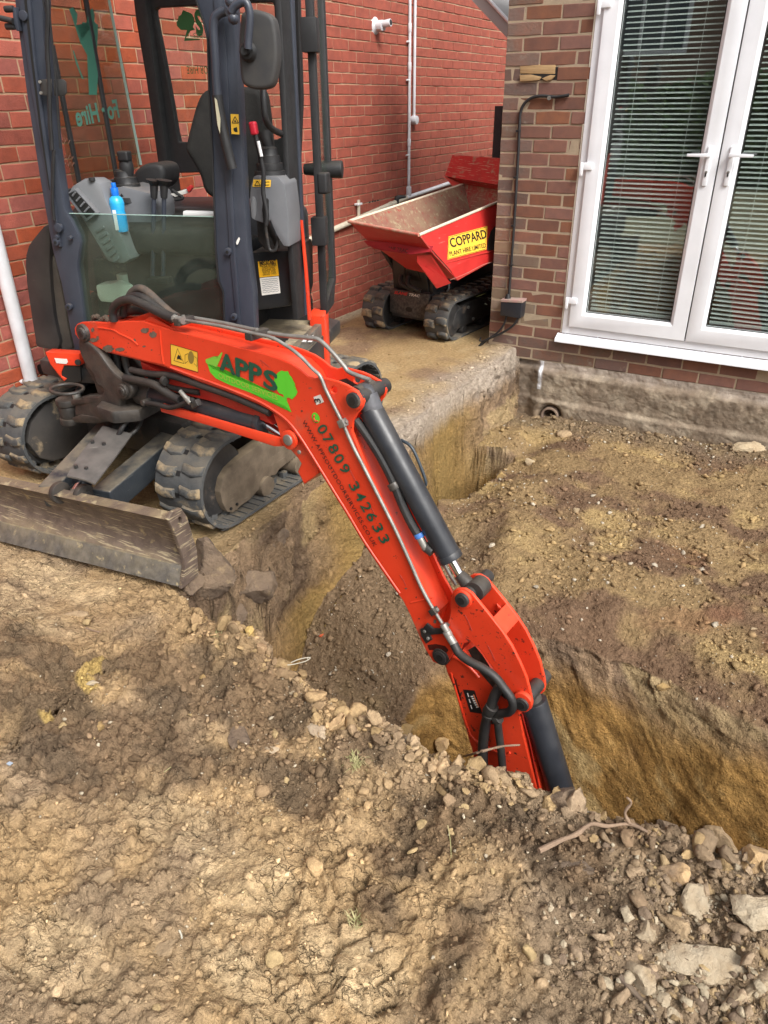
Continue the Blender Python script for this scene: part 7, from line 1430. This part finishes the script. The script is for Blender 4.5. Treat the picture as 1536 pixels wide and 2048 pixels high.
# raised back plate
U1_ = D1_ + R_(.0, .0, 0); ub = mid(D1_, C1_, 0); BT1 = PP(905, 310, D1_ + HD * .05, HD); BT2 = BT1 + (C1_ - D1_) * .98 + R_(0, 0, .02); BK = PP(891, 352, D1_ + HD * .02, HD)
panel('skip_back', [D1_, C1_, H1_, H2_], DRED, SKIPIN)
backp = prism('back_plate', [D1_ - HD * .012, BK - HD * .012, BT1, BT2, BK + (C1_ - D1_) - HD * .012, C1_ - HD * .012], HD * .005, SKIPRED, dmp, 0)
prism('back_lower_plate', [D1_ - HD * .012, C1_ - HD * .012, H1_ - HD * .02 + R_(0, 0, .01), H2_ - HD * .02 + R_(0, 0, .01)], HD * .004, SKIPIN2, dmp, 0)
prism('back_gusset', [D1_ - HD * .16 + R_(0, 0, -.012), D1_ - HD * .012, BK - HD * .012, BK - HD * .03], LD * .004, DRED, dmp, 0)
beam('back_fold', BK + R_(0, -.006, 0), BK + (C1_ - D1_) + R_(0, -.006, 0), .006, .008, mat('fold_dirt', (.1, .075, .05), rough=.9), dmp, .001)
RIM = mat('rim_worn', (.68, .60, .45), (.58, .50, .38), 20, rough=.6); RIMR = mat('rim_red_worn', (.48, .30, .22), (.5, .10, .07), 26, rough=.6)
tube('skip_rim', [B1_, C1_ + HD * .3 + R_(0, 0, .03)], .009, RIM, dmp, 10, 1); tube('skip_rim', [A1_, D1_], .009, RIM, dmp, 10, 1); tube('skip_rim', [A1_, B1_], .010, RIMR, dmp, 10, 1)
# name strip under the front lip
P1 = PP(727, 481, E1_ - HD * .02, HD); P2 = PP(866, 492, F1_ - HD * .02, HD); P3 = PP(862, 503, F1_ - HD * .035, HD); P4 = PP(822, 509, F1_ - HD * .035, HD); P5 = PP(760, 500, E1_ - HD * .035, HD); P6 = PP(735, 491, E1_ - HD * .03, HD)
prism('name_strip', [P1, P2, P3, P4, P5, P6], HD * .006, mat('strip_red', (.34, .02, .03), (.40, .025, .035), 9, rough=.4), dmp, .001)
text_on('brand_letters', 'SLANE TRAC', PP(767, 494.5, E1_ - HD * .045, HD), PP(817, 502, F1_ - HD * .045, HD), .024, -HD, INK, dmp, bold=.01, shear=.35)
# side bracket below
prism('skip_bracket', [F1_ - LD * .02, G1_ - LD * .03 - HD * .05, PP(902, 566, G1_ - HD * .08, HD), PP(874, 577, G1_ - HD * .10, HD), PP(835, 525, F1_ - HD * .02, HD), PP(835, 512, F1_ - HD * .02, HD)], -LD * .006, DRED, dmp, .001)
tube('small_hook', [G1_ + R_(-.05, -.02, -.02), G1_ + R_(-.045, -.03, -.05), G1_ + R_(-.06, -.03, -.07)], .006, BLACK, dmp, 8)
# hire sign on the skip's flank
nS = np.cross(C1_ - B1_, K1 - B1_); nS /= np.linalg.norm(nS); nS = nS if nS[0] > 0 else -nS
def S_(x, y, d=.002): return PP(x, y, B1_ + nS * d, nS)
sg = prism('hire_sign', [S_(897, 473), S_(974.5, 452), S_(972.5, 499), S_(895, 519.5)], nS * .001, YEL, dmp, 0)
for a, b in (((898.5, 474.5), (973, 454)), ((973, 454), (971, 498)), ((971, 498), (896.8, 517.5)), ((896.8, 517.5), (898.5, 474.5))):
    A_2 = V(S_(*a, .0036)); B_2 = V(S_(*b, .0036)); d = (B_2 - A_2).normalized(); u = d.cross(V(nS)) * .0014; bm = bmesh.new(); bm.faces.new([bm.verts.new(k) for k in (A_2 - u, B_2 - u, B_2 + u, A_2 + u)]); bm_obj('sign_border', bm, INK, sg)
text_on('sign_text', 'COPPARD', S_(900, 486.5, .004), S_(972, 467, .004), .058, nS, INK, sg, bold=.018, lift=.001)
text_on('sign_text', 'PLANT HIRE LIMITED', S_(899, 508, .004), S_(971, 490, .004), .028, nS, INK, sg, bold=.006, lift=.001)
poly_obj('dark_logo', [S_(x, y, .003) for x, y in [(974, 500), (976, 480), (982, 462), (990, 452), (1000, 450), (1000, 500)]], BLACK, dmp)
tube('flank_scratch', [S_(x, y, .002) for x, y in [(900, 560), (930, 548), (965, 530), (985, 524)]], .0012, mat('scratch_pale', (.5, .25, .2), rough=.7), dmp, 5)
tube('flank_weld', [S_(x, y, .0) for x, y in [(893, 526), (985, 502)]], .004, DRED, dmp, 6, 1)
# shrub leaves between dumper and pier
lf = empty('weed', PY(975, 600, 5.2), 'pale green weed leaves poking out between the dumper track and the pier', 'plant')
for k in range(9):
    q = PY(962 + 4 * k * .8, 590 + (k % 4) * 6, 4.95 + .03 * k); a_ = rr_.uniform(0, 3); d = np.array([math.cos(a_), math.sin(a_) * .5, rr_.uniform(-.2, .5)]); u = np.cross(d, [0, .3, 1]); u /= np.linalg.norm(u)
    poly_obj('leaf', [q - d * .045, q - d * .01 + u * .013, q + d * .045, q - d * .01 - u * .013], mat('weed_leaf', (.25, .33, .16), (.35, .40, .25), 20, rough=.6), lf)
# ================================================================== stones, sticks and tufts one can point to
def on_ground(x, y):
    r = ray(x, y); r = r / np.linalg.norm(r); t = np.linspace(.3, 8, 900); p = CP + r * t[:, None]
    b = np.where(p[:, 2] < ground_z(p[:, 0], p[:, 1]))[0]; return p[b[0]] if len(b) else PZ(x, y)
used_st = [0]
def stone(name, label, cat, px_, py_, wpx, hpx, m, seed=1, flat=.62, rot=0.0, sink=.30, tilt=(0, 0), group=None, sub=3, ang=.42, plane=None):
    p = on_ground(px_, py_) if plane is None else plane; d = float((p - CP) @ CF); rx = wpx * d / FOC; ry = hpx * d / FOC
    v, f = ico(sub); r = np.random.default_rng(seed)
    for k in range(11):
        dd_ = r.normal(size=3); dd_ /= np.linalg.norm(dd_); t = v @ dd_; lim = r.uniform(.42, .8); v = v - np.outer(np.clip(t - lim, 0, 9), dd_) * .95
    n = fbm(v[:, 0] * 2.6 + seed * 3.1, v[:, 1] * 2.6 + v[:, 2] * 2.1, 4, seed); n2 = fbm(v[:, 0] * 9 + v[:, 2] * 7, v[:, 1] * 9 + 3, 3, seed + 5)
    v = v * (1 + ang * n + .13 * n2)[:, None]; v = v * np.array([rx, ry * 1.1, min(rx, ry * 1.6) * flat])
    M4 = Matrix.Rotation(rot + AZ, 4, 'Z') @ Matrix.Rotation(tilt[0], 4, 'X') @ Matrix.Rotation(tilt[1], 4, 'Y')
    v = np.array([list(M4 @ Vector(q)) for q in v]); v = v + p + np.array([0, 0, min(rx, ry * 1.6) * flat * (1 - 2 * sink)])
    o = mesh_np(name, v, f, m, None, True, loc=p); 
    try: o.data.set_sharp_from_angle(angle=rad(32))
    except Exception: pass
    return tag(o, label, cat, group)
BRN = mat('brown_clod', (.20, .14, .09), (.135, .095, .065), 16, rough=.97, bump=.010, bs=60, bump2=.008, bs2=20, mud=.6, mudc=(.32, .23, .13), muds=14)
TANC = mat('tan_clod', (.38, .27, .155), (.27, .19, .11), 14, rough=.97, bump=.010, bs=60, bump2=.008, bs2=20, mud=.62, mudc=(.2, .14, .09), muds=12)
PALE = mat('pale_rubble', (.42, .35, .25), (.30, .225, .14), 12, rough=.95, bump=.010, bs=50, bump2=.009, bs2=18, mud=.58, mudc=(.33, .24, .14), muds=12)
G_ = 'large stones dug out beside the trench'
for a in (
 ('stone', 'largest pale slab of broken concrete, lying flat in the stone heap', 'stone', 1425, 1925, 112, 46, PALE, 3, .42, -.15, .35),
 ('stone', 'big pale angular block at the right edge above the large slab', 'stone', 1500, 1835, 58, 48, PALE, 8, .75, .5, .25),
 ('stone', 'rounded grey white lump beside the upper left of the large slab', 'stone', 1288, 1868, 32, 28, PALE, 12, .8, .9, .25),
 ('stone', 'rough white rubble with a reddish stain left of the large slab', 'stone', 1285, 1958, 42, 36, PALE, 17, .7, 1.2, .3),
 ('stone', 'upright pale egg shaped stone just below the reddish stained rubble', 'stone', 1327, 2000, 24, 27, PALE, 23, .8, .2, .25),
 ('stone', 'tan stone wedged under the left end of the large slab', 'stone', 1375, 1978, 28, 20, STONE, 29, .7, 1.6, .3),
 ('stone', 'pale stone under the right end of the large slab by the picture edge', 'stone', 1515, 1985, 30, 30, PALE, 31, .8, 2.2, .3),
 ('stone', 'cracked tan stones below the middle of the large slab', 'stone', 1465, 2006, 36, 22, STONE, 37, .7, .4, .3),
 ('stone', 'small grey stone lowest in the heap under the egg shaped one', 'stone', 1345, 2036, 20, 18, PALE, 41, .7, .4, .3),
 ('stone', 'yellow ochre lump in the dark soil above the heap', 'stone', 1345, 1750, 36, 34, OCHRE, 47, .75, 1.4, .3),
 ('stone', 'pale crumbly block below the yellow ochre lump', 'stone', 1395, 1808, 38, 36, PALE, 53, .75, 2.0, .3),
 ('stone', 'long brown tan stone slanting left of the crumbly block', 'stone', 1350, 1858, 40, 24, TANC, 59, .7, -.7, .3),
 ('stone', 'orange brown stone at the trench lip by the right picture edge', 'stone', 1512, 1738, 42, 34, OCHRE, 61, .8, .3, .2),
 ('stone', 'tall tan slab standing on the trench lip near the right edge', 'stone', 1440, 1700, 36, 42, TANC, 67, 1.0, .8, .15),
 ('stone', 'smooth pale oblong cobble on dark soil left of the forked twig', 'stone', 968, 1704, 33, 13, STONE, 71, .7, .12, .25),
 ('clod', 'long brown soil clod under the forked twig', 'clod', 1155, 1745, 62, 24, BRN, 73, .6, -.05, .3),
 ('clod', 'large ochre clod on the trench lip below the bucket cylinder', 'clod', 1068, 1566, 34, 36, TANC, 79, .95, .5, .15),
 ('clod', 'ochre clod on the lip just left of the largest lip clod', 'clod', 1000, 1562, 30, 26, TANC, 83, .8, 1.1, .2),
 ('clod', 'small yellow clod in front of the two lip clods', 'clod', 985, 1592, 15, 12, OCHRE, 89, .8, 2.1, .2),
 ('clod', 'crumbly ochre clod on the lip left of the red arm', 'clod', 812, 1466, 26, 20, OCHRE, 97, .8, 2.1, .2),
 ('clod', 'pointed ochre clod on the lip nearest the red arm', 'clod', 880, 1490, 18, 20, OCHRE, 101, .9, .1, .2),
 ('clod', 'square brown clod on the lip right of the bucket cylinder', 'clod', 1125, 1605, 34, 26, BRN, 103, .7, .4, .2),
 ('clod', 'lumpy brown clod on the lip right of the forked twig', 'clod', 1345, 1675, 44, 28, BRN, 107, .7, .2, .25),
 ('stone', 'flat tan slab tilted on dark soil left of the lip', 'stone', 643, 1465, 34, 18, STONE, 109, .35, -.75, .15),
 ('stone', 'thin pale slip of clay lower left of the tilted slab', 'stone', 541, 1503, 17, 16, STONE, 113, .35, .9, .2),
 ('stone', 'small pale chip on the dark soil above the tilted slab', 'stone', 591, 1389, 14, 9, PALE, 127, .4, -.3, .2),
 ('clod', 'dark smooth leaf shaped clod left of the thin pale slip', 'clod', 483, 1477, 26, 36, BRN, 131, .5, .3, .35),
 ('stone', 'flat brown stone near the blade, left of the picture middle', 'stone', 152, 1231, 28, 10, TANC, 137, .45, 0, .25),
 ('stone', 'small tan stone left of the flat brown one below the blade', 'stone', 78, 1239, 10, 7, STONE, 139, .6, 0, .25),
 ('stone', 'pale stone beside the yellow sand patch', 'stone', 188, 1369, 19, 8, PALE, 149, .7, 0, .25),
 ('stone', 'ochre stone in the dark hollow below the yellow sand patch', 'stone', 204, 1455, 13, 12, OCHRE, 151, .8, 0, .25),
 ('clod', 'broken brown crust plate at the lower left standing on edge', 'clod', 205, 1765, 30, 22, TANC, 157, .6, .9, .3),
 ('clod', 'smooth domed clay plate at the bottom of the foreground crust', 'clod', 322, 1902, 46, 28, TANC, 163, .35, .5, .45),
 ('clod', 'flaked clay plate left of the long crack in the crust', 'clod', 285, 1800, 50, 22, TANC, 167, .3, .4, .4),
 ('stone', 'small orange pebble in the brown soil at left centre', 'pebble', 406, 1355, 9, 7, OCHRE, 173, .8, 0, .2),
 ('stone', 'large tan concrete lump against the footing under the right door', 'stone', 1420, 868, 42, 20, STONE, 179, .8, .2, .35),
 ('stone', 'flat pale rock by the right edge below the footing', 'stone', 1497, 900, 40, 15, STONE, 181, .6, .1, .35),
 ('stone', 'pinkish white brick fragment leaning on the footing at far right', 'stone', 1492, 866, 18, 8, PALE, 191, .7, .5, .2),
 ('stone', 'tan lump on the mound just right of the drain pipe', 'stone', 1128, 872, 17, 15, TANC, 193, .8, .2, .3),
 ('stone', 'rounded stone on the edge of the far pit', 'stone', 1060, 927, 13, 9, STONE, 197, .8, .2, .3),
 ('stone', 'ochre lump at the corner of the far pit', 'stone', 1004, 957, 15, 10, OCHRE, 199, .8, .2, .3),
 ('stone', 'small white stone in the middle of the mound', 'stone', 1180, 1091, 9, 5, PALE, 211, .7, .2, .2),
 ('stone', 'pale brick chip standing on the right of the mound', 'stone', 1394, 1168, 8, 11, PALE, 223, .9, .2, .1),
 ('stone', 'white flat flint near the right edge of the mound', 'stone', 1507, 1259, 8, 5, PALE, 227, .6, .2, .2),
 ('stone', 'tan wedge of stone beside a grey one on the mound', 'stone', 1152, 1025, 9, 10, STONE, 229, .8, .2, .2),
 ('clod', 'yellow clay lump stuck to the upper trench face', 'clod', 1327, 1379, 17, 11, OCHRE, 233, .7, .2, .1),
):
    nm, lab, ca, x, y, w_, h_, m_, sd_, fl2, ro, si = a
    stone(nm, lab, ca, x, y, w_, h_, m_, sd_, fl2, ro, si + .06, sub=4 if w_ > 28 else 3)
for lab, x, y, w_, h_, sd_, m_ in (
 ('big smeared clay boulder bulging from the trench end below the right track', 425, 1140, 62, 50, 301, BRN), ('clay boulder right of the big smeared one on the trench end', 505, 1165, 46, 40, 307, BRN),
 ('dark clod low on the trench end beside the rim heap', 470, 1235, 30, 26, 311, BRN), ('grey brown clod under the blade tip', 385, 1165, 26, 36, 313, BRN), ('crumbly lump below the front of the right track', 545, 1075, 40, 26, 317, BRN)):
    stone('clod', lab, 'clod', x, y, w_, h_, m_, sd_, 1.1, .3, .5, plane=PX(x, y, XW - .02), sub=4 if w_ > 35 else 3)
tube_g = lambda nm, lab, ca, paths, m_: None
def sticks(name, lab, cat, paths, m_, lift=.012, r=.004, tp=True):
    base = on_ground(*paths[0][0][0][:2]); e = empty(name, base, lab, cat)
    for pts, rr, dz in paths:
        d0 = None; W3 = []
        for i, q in enumerate(pts):
            if len(q) == 2: g = on_ground(*q); W3.append(g + np.array([0, 0, lift + dz]))
            else: W3.append(PD(q[0], q[1], q[2] if q[2] > 0 else float((W3[-1] - CP) @ CF)))
        tube('stem', W3, rr, m_, e, 8, 5, radii=(lambda t, rr=rr: rr * (1 - .45 * t) * (1 + .12 * math.sin(t * 23))))
    return e
g1 = on_ground(1180, 1665); dd1 = float((g1 - CP) @ CF)
sticks('forked_twig', 'pale forked twig lying on the soil with one branch sticking up over the trench', 'twig', [
    ([(1075, 1722), (1120, 1700), (1150, 1688), (1178, 1668), (1210, 1672), (1255, 1668), (1290, 1684)], .0060, .022),
    ([(1255, 1668), (1258, 1645, dd1 * .985), (1250, 1625, dd1 * .98), (1262, 1606, dd1 * .975), (1254, 1595, dd1 * .97)], .0045, .026),
    ([(1178, 1668), (1168, 1664)], .003, .006)], TWIG)
sticks('thin_twig', 'short thin twig lying across the red arm at the trench lip', 'twig', [([(930, 1520), (948, 1507, 1.90), (985, 1497, 1.89), (1010, 1492, 1.88), (1040, 1490, 1.87)], .0040, .012)], TWIG)
sticks('dark_stick', 'dark bark stick in the gap left of the egg shaped stone', 'stick', [([(1236, 1962), (1262, 1990), (1290, 2020), (1305, 2046)], .0065, .004)], mat('dark_bark', (.10, .07, .05), (.16, .12, .08), 30, rough=.9))
sticks('short_root', 'short root piece lying on soil below the blade', 'root', [([(174, 1262), (192, 1268), (215, 1272)], .0035, .0)], TWIG)
sticks('pale_root', 'thin pale root curling on the bottom crust', 'root', [([(361, 1870), (366, 1885), (362, 1905)], .0022, .004)], mat('pale_root', (.5, .47, .38), rough=.8))
for lab, pts in (('thin dry stem on the soil left of the cobble', [(895, 1660), (900, 1690), (902, 1725)]), ('curved dry stem beside the small tuft', [(1010, 1650), (1003, 1640), (1012, 1632)]), ('dry stalk on the crumbly soil low in the middle', [(925, 1900), (921, 1935)]), ('dry stem lying on dark soil near the rim tuft', [(330, 1553), (350, 1538)])):
    sticks('dry_stem', lab, 'stem', [(pts, .0014, .004)], GRASS)
wr = empty('wire_loop', on_ground(610, 1322), 'thin pale wire loop sticking out at the bottom of the left trench corner', 'wire')
tube('wire', [PD(x, y, 2.12) for x, y in [(582, 1325), (600, 1318), (620, 1315), (612, 1322), (590, 1328), (575, 1330)]], .0015, mat('wire_pale', (.4, .36, .28), rough=.6), wr, 6)
og = on_ground(638, 1277); tag(prism('orange_shard', [og + np.array(q) for q in ((0, 0, 0.01), (.012, .0, .012), (.016, .035, .014), (.004, .03, .012))], (0, 0, .006), mat('shard_orange', (.6, .12, .05), rough=.6), None, loc=og), 'small orange plastic shard on the loose fill in the trench corner', 'shard')
sky_b = on_ground(20, 1532); tag(prism('blue_chip', [sky_b + np.array(q) for q in ((-.008, -.005, 0.006), (.008, -.004, .008), (.007, .006, .008), (-.006, .005, .006))], (0, 0, .003), mat('chip_blue', (.35, .42, .5), rough=.5), None, loc=sky_b), 'tiny pale blue chip in the dark soil at the left edge', 'chip')
def tuft(label, x, y, n, hgt, spread, green=.5):
    g = on_ground(x, y); bm = bmesh.new(); r = random.Random(int(x))
    for i in range(n):
        a = r.uniform(0, 6.28); b = V(g) + Vector((r.gauss(0, spread), r.gauss(0, spread), .004)); L_ = hgt * r.uniform(.5, 1.2); d = Vector((math.cos(a) * .9, math.sin(a) * .9, r.uniform(.25, 1.0))).normalized()
        u = d.cross(Vector((0, 0, 1))).normalized() * .0011; p1 = b + d * L_ * .55; p2 = b + d * L_ + Vector((0, 0, -L_ * .25))
        v = [bm.verts.new(q) for q in (b - u, b + u, p1 + u * .8, p1 - u * .8, p2)]; bm.faces.new(v[:4]); bm.faces.new((v[3], v[2], v[4]))
    return tag(bm_obj('grass_tuft', bm, GRASS, None, loc=g), label, 'grass tuft')
tuft('small green and straw grass tuft in the crumbly soil right of the tilted slab', 712, 1532, 60, .045, .012)
tuft('sparse straw tuft on the smooth soil at bottom centre', 716, 1835, 46, .03, .012)
tuft('faint tuft on the soil lump at the trench corner', 440, 1280, 30, .03, .014)
tuft('few grass blades beside the long brown clod', 1215, 1768, 18, .025, .008)
tuft('thin fibres on top of the rim heap left of the boom', 492, 1262, 20, .03, .01)
